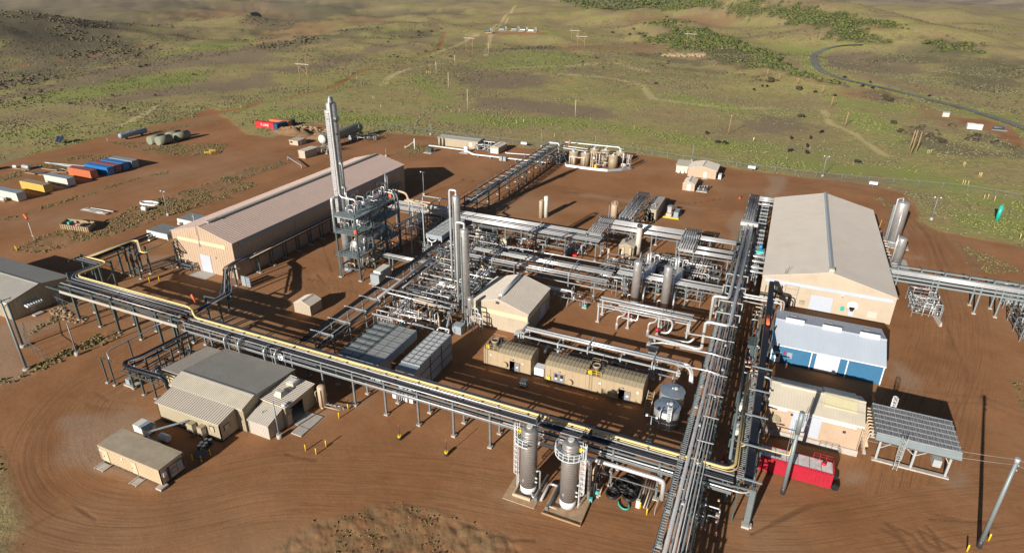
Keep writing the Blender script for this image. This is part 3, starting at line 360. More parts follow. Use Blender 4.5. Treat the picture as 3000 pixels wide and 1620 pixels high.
FENCE_N = [[-171.9,243.4],[-157.5,240.5],[-142.0,239.6],[-119.4,239.9],[-96.5,238.7],[-79.2,249.8],[-58.0,247.8],[-33.1,243.3],[-19.8,241.7],[14.6,240.6],[31.6,241.9],[47.0,244.0],[61.6,245.4],[76.6,241.1],[83.3,235.7]]
FENCE_W = [[-168.3,122.2],[-169.3,138.1],[-170.6,152.8],[-169.5,164.9],[-171.7,177.5],[-168.7,225.4],[-171.9,243.4]]
OUTCROP = [[-108.7,585.0],[-101.6,612.1],[-76.7,615.7],[-71.8,587.6]]
FARB = [[77.8,387.8],[84.6,357.1],[94.8,359.2]]
FARPAD = [[-366.4,757.0],[-358.7,785.5],[-339.5,782.5],[-323.6,773.0],[-306.8,760.4]]
LEFTT = []
def vnoise(x, y, seed=0):
    xi = np.floor(x).astype(np.int64); yi = np.floor(y).astype(np.int64)
    fx = x - xi; fy = y - yi
    fx = fx*fx*(3-2*fx); fy = fy*fy*(3-2*fy)
    def hsh(a, b):
        n = (a*374761393 + b*668265263 + seed*974711) & 0x7fffffff
        n = ((n ^ (n >> 13))*1274126177) & 0x7fffffff
        return ((n ^ (n >> 16)) & 0xffff)/65535.0
    a = hsh(xi, yi); b = hsh(xi+1, yi); c = hsh(xi, yi+1); d = hsh(xi+1, yi+1)
    return (a*(1-fx)+b*fx)*(1-fy)+(c*(1-fx)+d*fx)*fy - .5
def fbm(x, y, sc, octv=4, seed=0):
    s = 0; a = 1.0
    for o in range(octv):
        s = s + a*vnoise(x/sc+17.3*o, y/sc-9.1*o, seed+o); a *= .5; sc *= .5
    return s
def smooth(a, b, v):
    t = np.clip((v-a)/(b-a), 0, 1); return t*t*(3-2*t)
def polydist(x, y, pts, vals=None):
    """distance to a polyline, the value carried along it and the arc length"""
    best = np.full(x.shape, 1e9); val = np.zeros(x.shape); arc = np.zeros(x.shape); s0 = 0.
    for i in range(len(pts)-1):
        ax, ay = pts[i][:2]; bx, by = pts[i+1][:2]
        dx, dy = bx-ax, by-ay; L2 = dx*dx+dy*dy+1e-9; L = L2**.5
        t = np.clip(((x-ax)*dx+(y-ay)*dy)/L2, 0, 1)
        sx = x-ax-t*dx; sy = y-ay-t*dy
        d = np.sqrt(sx*sx+sy*sy); m = d < best
        best = np.where(m, d, best); arc = np.where(m, s0+t*L, arc)
        if vals is not None: val = np.where(m, vals[i]*(1-t)+vals[i+1]*t, val)
        s0 += L
    return best, val, arc
def height(x, y):
    x = np.asarray(x, float); y = np.asarray(y, float)
    r = np.hypot(x, y)
    h = -9*smooth(90, 220, x-.12*y+20)*smooth(300, 420, y)
    for pts, vals, w in RIDGES:
        d, v, _ = polydist(x, y, pts, vals)
        h = h + v*np.exp(-(d/w)**2)
    h = h + fbm(x, y, 160, 4, 3)*17*smooth(380, 900, r) + fbm(x, y, 700, 4, 9)*55*smooth(900, 3000, r)
    h = h + fbm(x, y, 2600, 4, 21)*230*smooth(2400, 5200, r) + 150*smooth(3200, 7500, r)
    h = h + fbm(x, y, 380, 3, 15)*26*smooth(550, 1100, r)
    h = h + fbm(x, y, 45, 3, 5)*1.6*smooth(260, 420, r)
    return h
# ------------------------------------------------------------------ terrain
def hz(x, y): return float(height(np.array([x]), np.array([y]))[0])
def inside(px, py, poly):
    c = np.zeros(px.shape, bool); n = len(poly)
    for i in range(n):
        x0, y0 = poly[i]; x1, y1 = poly[(i+1) % n]
        if y0 == y1: continue
        m = ((y0 > py) != (y1 > py)) & (px < (x1-x0)*(py-y0)/(y1-y0)+x0); c ^= m
    return c
def mask(X, Y, poly, soft, nz):
    p = np.array(poly); pad = float(np.max(soft))*3; out = np.zeros(X.shape)
    m = (X > p[:, 0].min()-pad) & (X < p[:, 0].max()+pad) & (Y > p[:, 1].min()-pad) & (Y < p[:, 1].max()+pad)
    if not m.any(): return out
    x, y, soft = X[m], Y[m], soft[m]; d, _, _ = polydist(x, y, list(poly)+[poly[0]]); d = np.where(inside(x, y, poly), d, -d)
    out[m] = smooth(-soft, soft, d+nz[m]*soft*2.2); return out
CATS = ('dirt', 'weed', 'green', 'brush', 'bare', 'red', 'gravel', 'leaf', 'tan')
def paint(X, Y):
    X = np.asarray(X, float); Y = np.asarray(Y, float); r = np.hypot(X, Y)
    nz = fbm(X, Y, 9, 3, 31)+fbm(X, Y, 40, 3, 37)*smooth(250, 500, r)
    A = {k: np.zeros(X.shape) for k in CATS}
    for cat, poly, soft in POLYS: A[cat] = np.maximum(A[cat], mask(X, Y, poly, soft*(1+smooth(300, 900, r)*1.5), nz))
    for pts, w in TRACKS:
        d, _, _ = polydist(X, Y, pts); k = 1-smooth(w*.35, w*.75, d+nz*1.2); A['dirt'] = np.maximum(A['dirt'], k)
        A['green'] = np.maximum(A['green'], (1-smooth(w*.8, w*2.2, d))*.7*(r > 230))
    for pts, w in LIGHT:
        d, _, _ = polydist(X, Y, pts); k = (1-smooth(w*.9, w*2.4, d+nz*1.5)); A['tan'] = np.maximum(A['tan'], k)
    d, _, _ = polydist(X, Y, ROAD); A['green'] = np.maximum(A['green'], 1-smooth(5, 12, d)); A['brush'] *= smooth(5, 12, d); A['leaf'] *= smooth(5, 12, d)
    return A
def build_ground():
    py = np.concatenate([np.linspace(4600, 1750, 30), np.arange(1740, 520, -4.4), np.arange(520, 0, -3.1), np.arange(0, -44, -1.8), np.array([-45, -48, -51, -54, -56])])
    dep = math.radians(24.38)+np.arctan((py-752.7)/1803.5); R = 65/np.tan(dep); R = np.concatenate([[6.], R])
    az = np.concatenate([np.linspace(-100, -48, 40), np.arange(-46.5, 46.5, .115), np.linspace(48, 100, 40)])
    th = np.radians(az-23.54); RR, TH = np.meshgrid(R, th, indexing='ij'); X = RR*np.sin(TH); Y = RR*np.cos(TH); Z = height(X, Y)
    A = paint(X.ravel(), Y.ravel())
    nr, nc = X.shape; r = RR.ravel()
    x, y = X.ravel(), Y.ravel()
    # rough broken ground where weeds grow and heaped earth, small ruts on the pad
    Zf = Z.ravel()+fbm(x, y, 1.3, 3, 51)*.22*A['weed']*(1-smooth(150, 330, r))+fbm(x, y, 5., 2, 55)*.10*A['dirt']*(1-smooth(150, 300, r))
    rut = np.zeros(x.shape)
    for pts in RUTS:
        b = np.array(pts); m = (x > b[:, 0].min()-2) & (x < b[:, 0].max()+2) & (y > b[:, 1].min()-2) & (y < b[:, 1].max()+2); d, _, s = polydist(x[m], y[m], pts); d = d+.25*vnoise(x[m]*.5, y[m]*.5, 3); rut[m] = np.maximum(rut[m], (1-smooth(.08, .34, np.abs(d)))*(.6+.4*vnoise(x[m]*.2, y[m]*.2, 5)*2))
    A['rut'] = rut*(r < 260); Zf += -.02*A['dirt']-.07*A['rut']
    trk = np.zeros(x.shape); arc = np.zeros(x.shape); wgt = np.zeros(x.shape)
    for pts, w in LOOPS:
        d, v, s = polydist(x, y, pts); k = (1-smooth(w*.6, w*1.25, d+fbm(x, y, 14, 2, 61)*w*.4))
        m = k > wgt; wgt = np.where(m, k, wgt); trk = np.where(m, d, trk); arc = np.where(m, s, arc)
    me = bpy.data.meshes.new('ground'); N = nr*nc
    me.vertices.add(N); me.vertices.foreach_set('co', np.column_stack([x, y, Zf]).ravel())
    i, j = np.meshgrid(np.arange(nr-1), np.arange(nc-1), indexing='ij'); a = (i*nc+j).ravel()
    q = np.column_stack([a, a+1, a+nc+1, a+nc]).ravel().astype(np.int32); F = len(a)
    me.loops.add(F*4); me.loops.foreach_set('vertex_index', q); me.polygons.add(F)
    me.polygons.foreach_set('loop_start', np.arange(0, F*4, 4, dtype=np.int32)); me.polygons.foreach_set('loop_total', np.full(F, 4, np.int32))
    me.polygons.foreach_set('use_smooth', np.ones(F, bool)); me.update(calc_edges=True); me.validate()
    for k in CATS+('rut',):
        at = me.attributes.new(k, 'FLOAT', 'POINT'); at.data.foreach_set('value', A[k].astype(np.float32))
    for k, v in (('trk', trk), ('arc', arc), ('wgt', wgt*A['dirt'])):
        at = me.attributes.new(k, 'FLOAT', 'POINT'); at.data.foreach_set('value', v.astype(np.float32))
    o = bpy.data.objects.new('ground', me); COL.objects.link(o); o['kind'] = 'structure'; me.materials.append(ground_mat())
    # normals up
    if me.polygons[len(me.polygons)//2].normal.z < 0: me.flip_normals()
    return o
def ground_mat():
    m = bpy.data.materials.new('ground'); m.use_nodes = True; n = m.node_tree.nodes; l = m.node_tree.links
    b = n['Principled BSDF']; b.inputs['Roughness'].default_value = .95; b.inputs['Specular IOR Level'].default_value = .15
    geo = n.new('ShaderNodeNewGeometry')
    def attr(k): a = n.new('ShaderNodeAttribute'); a.attribute_name = k; return a.outputs['Fac']
    def noise(sc, det=5, ro=.6, vec=None, dist=0):
        z = n.new('ShaderNodeTexNoise'); z.inputs['Scale'].default_value = sc; z.inputs['Detail'].default_value = det; z.inputs['Roughness'].default_value = ro
        z.inputs['Distortion'].default_value = dist; l.new(vec or geo.outputs['Position'], z.inputs['Vector']); return z.outputs['Fac']
    def mr(v, a, b_, c=0., d=1.):
        r = n.new('ShaderNodeMapRange'); r.inputs['From Min'].default_value = a; r.inputs['From Max'].default_value = b_; r.inputs['To Min'].default_value = c; r.inputs['To Max'].default_value = d
        l.new(v, r.inputs['Value']); return r.outputs[0]
    def mix(f, a, b_, mode='MIX'):
        x = n.new('ShaderNodeMix'); x.data_type = 'RGBA'; x.blend_type = mode; x.clamp_factor = True
        for s, v in ((0, f), (6, a), (7, b_)):
            if isinstance(v, tuple): x.inputs[s].default_value = (*v, 1)
            elif isinstance(v, (int, float)): x.inputs[s].default_value = v
            else: l.new(v, x.inputs[s])
        return x.outputs[2]
    def math_(op, a, b_):
        x = n.new('ShaderNodeMath'); x.operation = op
        for s, v in ((0, a), (1, b_)):
            if isinstance(v, (int, float)): x.inputs[s].default_value = v
            else: l.new(v, x.inputs[s])
        return x.outputs[0]
    # open rangeland: dry grass, sage, bare soil
    fine = noise(1.6, 5, .8); mid = noise(.09, 5, .7); big = noise(.012, 5, .6); clump = noise(.55, 4, .75)
    base = mix(mr(mid, .38, .62), (.385, .305, .115), (.275, .265, .092))
    base = mix(mr(big, .42, .62), base, (.335, .245, .130))
    base = mix(mr(clump, .48, .62, 0, .7), base, (.175, .172, .072))
    base = mix(mr(fine, .58, .72, 0, .5), base, (.40, .32, .18))
    base = mix(mr(noise(.03, 6, .7), .55, .68, 0, .5), base, (.29, .165, .09))
    base = mix(mr(noise(.22, 7, .85), .50, .62, 0, .5), base, (.125, .112, .060)); base = mix(mr(noise(.006, 6, .7), .50, .62, 0, .5), base, (.19, .135, .082))
    green = mix(mr(fine, .35, .65), (.170, .215, .052), (.275, .305, .085)); green = mix(mr(mid, .4, .65, 0, .6), green, (.27, .25, .09))
    base = mix(math_('MULTIPLY', attr('green'), .85), base, green)
    bare = mix(mr(fine, .35, .65), (.165, .122, .080), (.255, .195, .128)); base = mix(math_('MULTIPLY', attr('bare'), .85), base, bare)
    red = mix(mr(noise(.06, 6, .7), .35, .65), (.29, .145, .072), (.27, .185, .098)); base = mix(math_('MULTIPLY', attr('red'), .75), base, red)
    br = mix(mr(clump, .38, .62), (.105, .092, .058), (.21, .165, .10)); br = mix(mr(noise(.02, 5, .6), .45, .6, 0, .7), br, (.105, .105, .058))
    base = mix(math_('MULTIPLY', attr('brush'), .8), base, br)
    lf = mix(mr(clump, .38, .62), (.070, .075, .028), (.150, .120, .062)); base = mix(math_('MULTIPLY', attr('leaf'), .85), base, lf)
    base = mix(math_('MULTIPLY', attr('tan'), .85), base, (.48, .385, .19))
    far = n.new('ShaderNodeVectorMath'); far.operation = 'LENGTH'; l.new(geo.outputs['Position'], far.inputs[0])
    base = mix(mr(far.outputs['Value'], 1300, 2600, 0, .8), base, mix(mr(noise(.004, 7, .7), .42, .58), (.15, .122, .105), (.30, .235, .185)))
    # red-brown pad
    dn = noise(.05, 6, .65); d2 = noise(.9, 6, .8); d3 = noise(4.5, 4, .8)
    dirt = mix(mr(dn, .35, .65), (.255, .117, .049), (.345, .172, .082))
    dirt = mix(mr(d2, .4, .7, 0, .4), dirt, (.190, .084, .034)); dirt = mix(mr(noise(.022, 4, .6), .5, .68, 0, .7), dirt, (.32, .195, .11))
    dirt = mix(mr(d3, .62, .75, 0, .3), dirt, (.42, .30, .20)); dirt = mix(mr(d3, .36, .26, 0, .4), dirt, (.14, .07, .035))
    cmb = n.new('ShaderNodeCombineXYZ'); l.new(math_('MULTIPLY', attr('trk'), 1.6), cmb.inputs[0]); l.new(math_('MULTIPLY', attr('arc'), .035), cmb.inputs[1])
    tr = noise(1.0, 5, .7, cmb.outputs[0], 2.6); cm2 = n.new('ShaderNodeCombineXYZ'); l.new(math_('MULTIPLY', attr('trk'), 4.5), cm2.inputs[0]); l.new(math_('MULTIPLY', attr('arc'), .03), cm2.inputs[1])
    tr2 = noise(1.0, 4, .7, cm2.outputs[0], 1.2)
    wg = attr('wgt')
    dirt = mix(math_('MULTIPLY', mr(tr, .46, .64), math_('MULTIPLY', wg, .7)), dirt, (.165, .078, .034))
    dirt = mix(math_('MULTIPLY', mr(tr2, .52, .70), math_('MULTIPLY', wg, .30)), dirt, (.33, .195, .11))
    dirt = mix(math_('MULTIPLY', mr(tr2, .44, .32), math_('MULTIPLY', wg, .30)), dirt, (.145, .068, .030))
    dirt = mix(math_('MULTIPLY', attr('rut'), .75), dirt, (.105, .052, .024))
    gr = mix(mr(d3, .35, .65), (.25, .17, .11), (.42, .32, .235)); dirt = mix(math_('MULTIPLY', attr('gravel'), mr(d2, .25, .6, .2, .65)), dirt, gr)
    weed = mix(mr(d3, .35, .65), (.115, .095, .045), (.29, .21, .12)); weed = mix(mr(noise(2.2, 4, .8), .5, .62, 0, .6), weed, (.13, .118, .05))
    dirt = mix(math_('MULTIPLY', attr('weed'), mr(noise(.35, 5, .75), .36, .60, 0, .65)), dirt, weed)
    col = mix(attr('dirt'), base, dirt)
    l.new(col, b.inputs['Base Color'])
    hsum = math_('ADD', math_('MULTIPLY', clump, math_('SUBTRACT', 2.2, math_('MULTIPLY', attr('dirt'), 2.0))), math_('MULTIPLY', fine, .35))
    hsum = math_('ADD', hsum, math_('MULTIPLY', math_('MULTIPLY', tr2, wg), .12))
    bp = n.new('ShaderNodeBump'); bp.inputs['Strength'].default_value = .36; bp.inputs['Distance'].default_value = .40; l.new(hsum, bp.inputs['Height']); l.new(bp.outputs[0], b.inputs['Normal'])
    return m
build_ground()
# asphalt county road as a ribbon laid on the ground
def ribbon(name, pts, w, m, lift, off=0):
    P = [Vector((p[0], p[1], 0)) for p in pts]
    for _ in range(3):
        Q = [P[0]]
        for a, b in zip(P[:-1], P[1:]): Q += [a*.75+b*.25, a*.25+b*.75]
        P = Q+[P[-1]]
    mb = MB(); n = len(P)
    for i, p in enumerate(P):
        d = (P[min(i+1, n-1)]-P[max(i-1, 0)]).normalized(); s = Vector((-d.y, d.x, 0))
        z = max(hz(p.x+s.x*k, p.y+s.y*k) for k in (-w/2, 0, w/2))+lift
        for k in (off-w/2, off+w/2): mb.v.append((p.x+s.x*k, p.y+s.y*k, z))
    for i in range(n-1): mb.f.append((2*i, 2*i+2, 2*i+3, 2*i+1)); mb.s.append(True)
    o = mb.build(name, m); o['kind'] = 'structure'; return o
ribbon('road', ROAD, 5.4, 'asphalt', .35)
# ------------------------------------------------------------------ scattered vegetation (nobody could count it)
def ico(n=0):
    t = (1+5**.5)/2; v = np.array([(-1, t, 0), (1, t, 0), (-1, -t, 0), (1, -t, 0), (0, -1, t), (0, 1, t), (0, -1, -t), (0, 1, -t), (t, 0, -1), (t, 0, 1), (-t, 0, -1), (-t, 0, 1)], float)
    v /= np.linalg.norm(v[0]); f = np.array([(0, 11, 5), (0, 5, 1), (0, 1, 7), (0, 7, 10), (0, 10, 11), (1, 5, 9), (5, 11, 4), (11, 10, 2), (10, 7, 6), (7, 1, 8), (3, 9, 4), (3, 4, 2), (3, 2, 6), (3, 6, 8), (3, 8, 9), (4, 9, 5), (2, 4, 11), (6, 2, 10), (8, 6, 7), (9, 8, 1)])
    return v, f
IV, IF = ico()
RNG = np.random.default_rng(11)
def veg_mat(name, c0, c1, c2):
    m = bpy.data.materials.new(name); m.use_nodes = True; n = m.node_tree.nodes; l = m.node_tree.links; b = n['Principled BSDF']; b.inputs['Roughness'].default_value = .9
    b.inputs['Specular IOR Level'].default_value = .1
    a = n.new('ShaderNodeAttribute'); a.attribute_name = 'tint'; cr = n.new('ShaderNodeValToRGB'); cr.color_ramp.elements[0].color = (*c0, 1); cr.color_ramp.elements[1].color = (*c2, 1)
    e = cr.color_ramp.elements.new(.5); e.color = (*c1, 1); l.new(a.outputs['Fac'], cr.inputs[0])
    g = n.new('ShaderNodeNewGeometry'); z = n.new('ShaderNodeTexNoise'); z.inputs['Scale'].default_value = 5; z.inputs['Detail'].default_value = 4; l.new(g.outputs['Position'], z.inputs['Vector'])
    r = n.new('ShaderNodeMapRange'); r.inputs['To Min'].default_value = .55; r.inputs['To Max'].default_value = 1.45; l.new(z.outputs['Fac'], r.inputs['Value'])
    mx = n.new('ShaderNodeVectorMath'); mx.operation = 'SCALE'; l.new(cr.outputs[0], mx.inputs[0]); l.new(r.outputs[0], mx.inputs['Scale']); l.new(mx.outputs[0], b.inputs['Base Color'])
    bp = n.new('ShaderNodeBump'); bp.inputs['Strength'].default_value = .8; bp.inputs['Distance'].default_value = .3; l.new(z.outputs['Fac'], bp.inputs['Height']); l.new(bp.outputs[0], b.inputs['Normal'])
    return m
def scatter(name, x, y, s, asp, mt, spiky=.35):
    n = len(x)
    if not n: return
    z = height(x, y); V = np.repeat(IV[None], n, 0)*(1+RNG.normal(0, spiky, (n, 12, 1)).clip(-.7, 1.2))
    a = RNG.uniform(0, 2*PI, n); ca, sa = np.cos(a)[:, None], np.sin(a)[:, None]
    sx = s*RNG.uniform(.7, 1.3, n); X = (V[:, :, 0]*ca-V[:, :, 1]*sa)*sx[:, None]; Y = (V[:, :, 0]*sa+V[:, :, 1]*ca)*s[:, None]; Z = (V[:, :, 2]*.9+.55)*(s*asp)[:, None]
    co = np.stack([X+x[:, None], Y+y[:, None], Z+z[:, None]], -1).reshape(-1, 3)
    F = (IF[None]+(np.arange(n)*12)[:, None, None]).reshape(-1).astype(np.int32); nf = n*20
    me = bpy.data.meshes.new(name); me.vertices.add(n*12); me.vertices.foreach_set('co', co.ravel()); me.loops.add(nf*3); me.loops.foreach_set('vertex_index', F)
    me.polygons.add(nf); me.polygons.foreach_set('loop_start', np.arange(0, nf*3, 3, dtype=np.int32)); me.polygons.foreach_set('loop_total', np.full(nf, 3, np.int32)); me.update(calc_edges=True)
    at = me.attributes.new('tint', 'FLOAT', 'POINT'); at.data.foreach_set('value', np.repeat(RNG.random(n), 12).astype(np.float32))
    me.materials.append(mt); o = bpy.data.objects.new(name, me); COL.objects.link(o); o['kind'] = 'stuff'; return o
def field_points(n, r0, r1, p=1.0, az0=-44, az1=44):
    u = RNG.random(n); r = (r0**p+(r1**p-r0**p)*u)**(1/p); t = np.radians(RNG.uniform(az0, az1, n)-23.54); return r*np.sin(t), r*np.cos(t)
def veg():
    sage = veg_mat('sage_leaves', (.12, .125, .062), (.175, .17, .09), (.25, .22, .13))
    grass = veg_mat('green_tufts', (.12, .145, .042), (.185, .20, .068), (.27, .25, .11))
    dry = veg_mat('dry_weeds', (.11, .12, .042), (.18, .165, .07), (.28, .225, .115))
    dark = veg_mat('dark_scrub', (.075, .066, .042), (.11, .095, .060), (.15, .122, .078))
    leafy = veg_mat('oak_brush_leaves', (.060, .078, .022), (.090, .108, .034), (.135, .135, .052))
    x, y = field_points(350000, 95, 700, .9); A = paint(x, y); nz = fbm(x, y, 28, 3, 71); r = np.hypot(x, y)
    den = (.08+.7*smooth(.0, .28, nz))*(1-A['dirt'])*(1-.7*A['bare'])*(1-.6*A['red'])*(1-.6*A['green']); k = RNG.random(len(x)) < den*.5
    scatter('sagebrush', x[k], y[k], RNG.uniform(.14, .36, k.sum())*(1+r[k]/1200), .75, sage)
    den = A['green']*(1-A['dirt'])*smooth(-.25, .2, fbm(x, y, 16, 3, 77)); k = RNG.random(len(x)) < den*.7
    scatter('tall_grass', x[k], y[k], RNG.uniform(.13, .30, k.sum())*(1+r[k]/1200), .9, grass)
    # weeds on the plant pad
    x, y = field_points(270000, 30, 330, 1.2, -48, 48); A = paint(x, y); k = RNG.random(len(x)) < A['weed']*A['dirt']*smooth(-.3, .05, fbm(x, y, 5, 3, 83))*(1-.5*(np.hypot(x+30, y-45) < 45))
    scatter('weeds', x[k], y[k], RNG.uniform(.07, .26, k.sum())*smooth(20, 130, np.hypot(x[k], y[k])).clip(.5, 1), .8, dry)
    # brush country
    x, y = field_points(210000, 330, 1500, .75); A = paint(x, y); r = np.hypot(x, y); nz = fbm(x, y, 60, 4, 91)
    lf = RNG.random(len(x)) < A['leaf']*np.maximum(smooth(-.2, .2, nz+.5*fbm(x, y, 18, 2, 119)), .55*(r > 700))*.85*(1-A['dirt']); dk = ~lf & (RNG.random(len(x)) < A['brush']*smooth(-.1, .3, nz)*.30*(1-A['dirt'])*(1-smooth(850, 1300, r)))
    scatter('oak_brush', x[lf], y[lf], RNG.uniform(.6, 1.4, lf.sum())*(1+r[lf]/1500), .8, leafy)
    x2, y2 = field_points(90000, 420, 1300, .8); A2 = paint(x2, y2); k2 = RNG.random(len(x2)) < smooth(-.05, .35, fbm(x2, y2, 70, 4, 111))*(1-A2['dirt'])*(1-A2['leaf'])*.5; r2 = np.hypot(x2, y2)
    scatter('sagebrush', x2[k2], y2[k2], RNG.uniform(.22, .5, k2.sum())*(1+r2[k2]/1800), .7, dark)
    scatter('dark_brush', x[dk], y[dk], RNG.uniform(.5, 1.2, dk.sum())*(1+r[dk]/2400), .65, dark)
    x, y = field_points(30000, 1400, 3200, .8); A = paint(x, y)
    k = RNG.random(len(x)) < A['leaf']*.95; scatter('far_woodland', x[k], y[k], RNG.uniform(3, 6, k.sum()), .6, leafy)
veg()
# air: one closed even volume round the whole scene
def haze():
    o = MB().box(-14000, 14000, -6000, 16000, -260, 620).build('haze', 'white'); o['kind'] = 'stuff'; m = bpy.data.materials.new('haze'); m.use_nodes = True; n = m.node_tree.nodes; l = m.node_tree.links
    for x in list(n):
        if x.type == 'BSDF_PRINCIPLED': n.remove(x)
    v = n.new('ShaderNodeVolumePrincipled'); v.inputs['Color'].default_value = (.86, .90, 1, 1); v.inputs['Density'].default_value = 2.2e-5; v.inputs['Anisotropy'].default_value = .3
    out = [x for x in n if x.type == 'OUTPUT_MATERIAL'][0]; l.new(v.outputs[0], out.inputs['Volume']); o.data.materials.clear(); o.data.materials.append(m)
haze()
def big_bush(x, y, s, label, grp):
    t = thing('shrub', label, 'shrub', (x, y, hz(x, y)), grp); z = hz(x, y); mb = MB(); r = random.Random(int(x*7+y))
    for k in range(26):
        a = r.uniform(0, 6.28); q = r.uniform(0, .8)*s; c = (x+q*math.cos(a), y+q*math.sin(a), z+r.uniform(.3, .95)*s*.9); k_ = r.uniform(.22, .42)*s
        mb.add([(c[0]+v[0]*k_*r.uniform(.6, 1.4), c[1]+v[1]*k_*r.uniform(.6, 1.4), c[2]+v[2]*k_*r.uniform(.5, 1.1)) for v in IV], [tuple(f) for f in IF])
    mb.build('crown', BUSHM, t); tr = MB()
    for k in range(5):
        a = 1.26*k; tr.tube([(x, y, z), (x+.25*s*math.cos(a), y+.25*s*math.sin(a), z+.35*s), (x+.5*s*math.cos(a), y+.5*s*math.sin(a), z+.7*s)], .05*s, 5)
    tr.build('stem', 'wood', t)
BUSHM = veg_mat('bush_leaves', (.060, .055, .034), (.07, .062, .038), (.08, .07, .042))
for i, (x, y) in enumerate(BIGBUSH):
    big_bush(x, y, 1.7 if y < 420 else 2.4, ('dark rounded shrub at right behind the cream hall, before the county road' if x > 0 and y < 420 else 'dark shrub beside the county road bend at right' if x > -30 else 'dark shrub on the reddish slope above the green patch' if x > -230 else 'dark shrub in the left range'), 'lone dark shrubs on the range')
# ------------------------------------------------------------------ buildings
def slab(parent, x0, x1, y0, y1, h=.12, m='conc', name='concrete_slab'): return boxpart(parent, (x0, x1, y0, y1, -.3, h), m, name)
# long salmon compressor hall
t = gable('compressor_hall', 'long salmon metal hall with pinkish two slope roof, left of the tall tower', -130, -110.6, 93, 164.8, 9.2, 9.2, 11.75, -120.3, 'y', 'wall_pink', 'roof_pink', over=.25, rib=.75, wrib=.75, trim='wall_pink')
panel(t, 'x', 93, -121.8, -118.5, .1, 4.6, 'doorg', 'roller_door', frame='wall_cream')
p = MB(); p.hexa([(-128.2, 92.9, 7.3), (-112.8, 92.9, 7.3), (-112.8, 92.96, 7.3), (-128.2, 92.96, 7.3), (-128.2, 92.9, 8.1), (-112.8, 92.9, 8.25), (-112.8, 92.96, 8.25), (-128.2, 92.96, 8.1)]); p.build('skylight_band', 'stripe', t)
boxpart(t, (-110.555, -110.50, 95, 163, 7.9, 9.05), 'grey', 'skylight_band')  # this side's shade is put into the band's grey colour
boxpart(t, (-120.8, -119.8, 95.5, 163.5, 11.78, 12.18), 'roof_grey', 'ridge_vent')
for y in (113.5, 131, 149): boxpart(t, (-110.55, -110.40, y, y+.18, 0, 9.0), 'roof_grey', 'downpipe')
boxpart(t, (-116.9, -116.4, 92.8, 92.95, 4.3, 4.7), 'grey', 'wall_lamp')
panel(t, 'y', -110.6, 117.6, 118.7, .1, 2.2, 'doord', 'door', 1, frame='wall_cream'); panel(t, 'y', -110.6, 104.2, 106.2, .9, 2.6, 'grey', 'louvre', 1)
slab(t, -123, -117.5, 89.5, 92.9, .06)
mb = MB(); mb.tube([(-121, 92.8, 9.6), (-121, 92.8, 14.8)], .06, 6); mb.tube([(-121, 92.8, 6.6), (-121, 92.8, 9.6)], .08, 6); mb.box(-121.3, -120.7, 92.7, 92.9, 14.2, 14.3); mb.build('antenna_mast', 'galvl', t)
# warehouse at far left, gable to the right
t = gable('warehouse', 'low tan building with grey gable roof at the left edge beyond the gravel yard', -166, -138, 59.9, 72.4, 4.1, 4.4, 5.5, 66.2, 'x', 'wall_tan', 'roof_grey', rib=.7, wrib=.8)
m_ = MB(); m_.hexa([(-137.95, 62.2, 2.45), (-136.4, 62.2, 2.1), (-136.4, 65.3, 2.1), (-137.95, 65.3, 2.45), (-137.95, 62.2, 2.53), (-136.4, 62.2, 2.18), (-136.4, 65.3, 2.18), (-137.95, 65.3, 2.53)])
for k in range(7): m_.box(-137.9, -136.4, 62.25+k*.48, 62.31+k*.48, 2.2, 2.62)
m_.build('door_awning', 'white', t); panel(t, 'y', -138, 63.2, 64.3, .1, 2.1, 'wall_cream', 'door', 1); boxpart(t, (-136.7, -135.6, 62.6, 64.4, 0, .3), 'conc', 'step')
panel(t, 'y', -138, 68.6, 69.5, .1, 2.1, 'doorg', 'door', 1)
# control building complex, bottom left
t = gable('control_building', 'tan control building with broad ribbed grey roof beside the near pipe rack', -84.0, -68.4, 53.6, 65.1, 4.3, 4.3, 5.15, 56.1, 'x', 'wall_tan', 'roof_grey', over=.15, rib=.36, wrib=.4, trim='roof_tan')
b_ = MB(); b_.strip([(53.40, 4.40), (56.1, 5.275)], -84.08, -68.3, 'x', .03); ribs(b_, (-84.08, 53.40, 4.40), (-68.3, 53.40, 4.40), (-68.3, 56.1, 5.275), (-84.08, 56.1, 5.275), .36, .07, .05, (0, -.3, 1)); b_.build('sunlit_tone_sheet', 'roof_tan', t)  # added sheet: sunlight on the front slope put into a paler colour
t2 = thing('annex', 'lower tan wing with lighter ribbed roof at the left end of the control building', 'building', (-86.2, 60, 0))
wall(t2, 'y', -88.6, [(56.3, 4.2), (65, 3.4)], 0, 'wall_tan', out=-1, rib=.4); wall(t2, 'x', 56.3, [(-88.6, 4.2), (-84.1, 4.2)], 0, 'stripe', out=-1, rib=.4); wall(t2, 'x', 65, [(-88.6, 3.4), (-84.1, 3.4)], 0, 'wall_tan', out=1, rib=0)
mb = MB().strip([(56.0, 4.42), (65.3, 3.55)], -88.9, -84.09, 'x', .1); ribs(mb, (-88.9, 56.0, 4.42), (-84.09, 56.0, 4.42), (-84.09, 65.3, 3.55), (-88.9, 65.3, 3.55), .36, .07, .05, (0, .1, 1)); mb.build('roof_slope', 'roof_mid', t2)
boxpart(t2, (-88.8, -84.1, 55.92, 56.0, 4.05, 4.34), 'dark', 'gutter')
t3 = thing('annex', 'low front wing of the control building, plain wall with two air conditioners, striped shed roof', 'building', (-76.4, 51.8, 0))
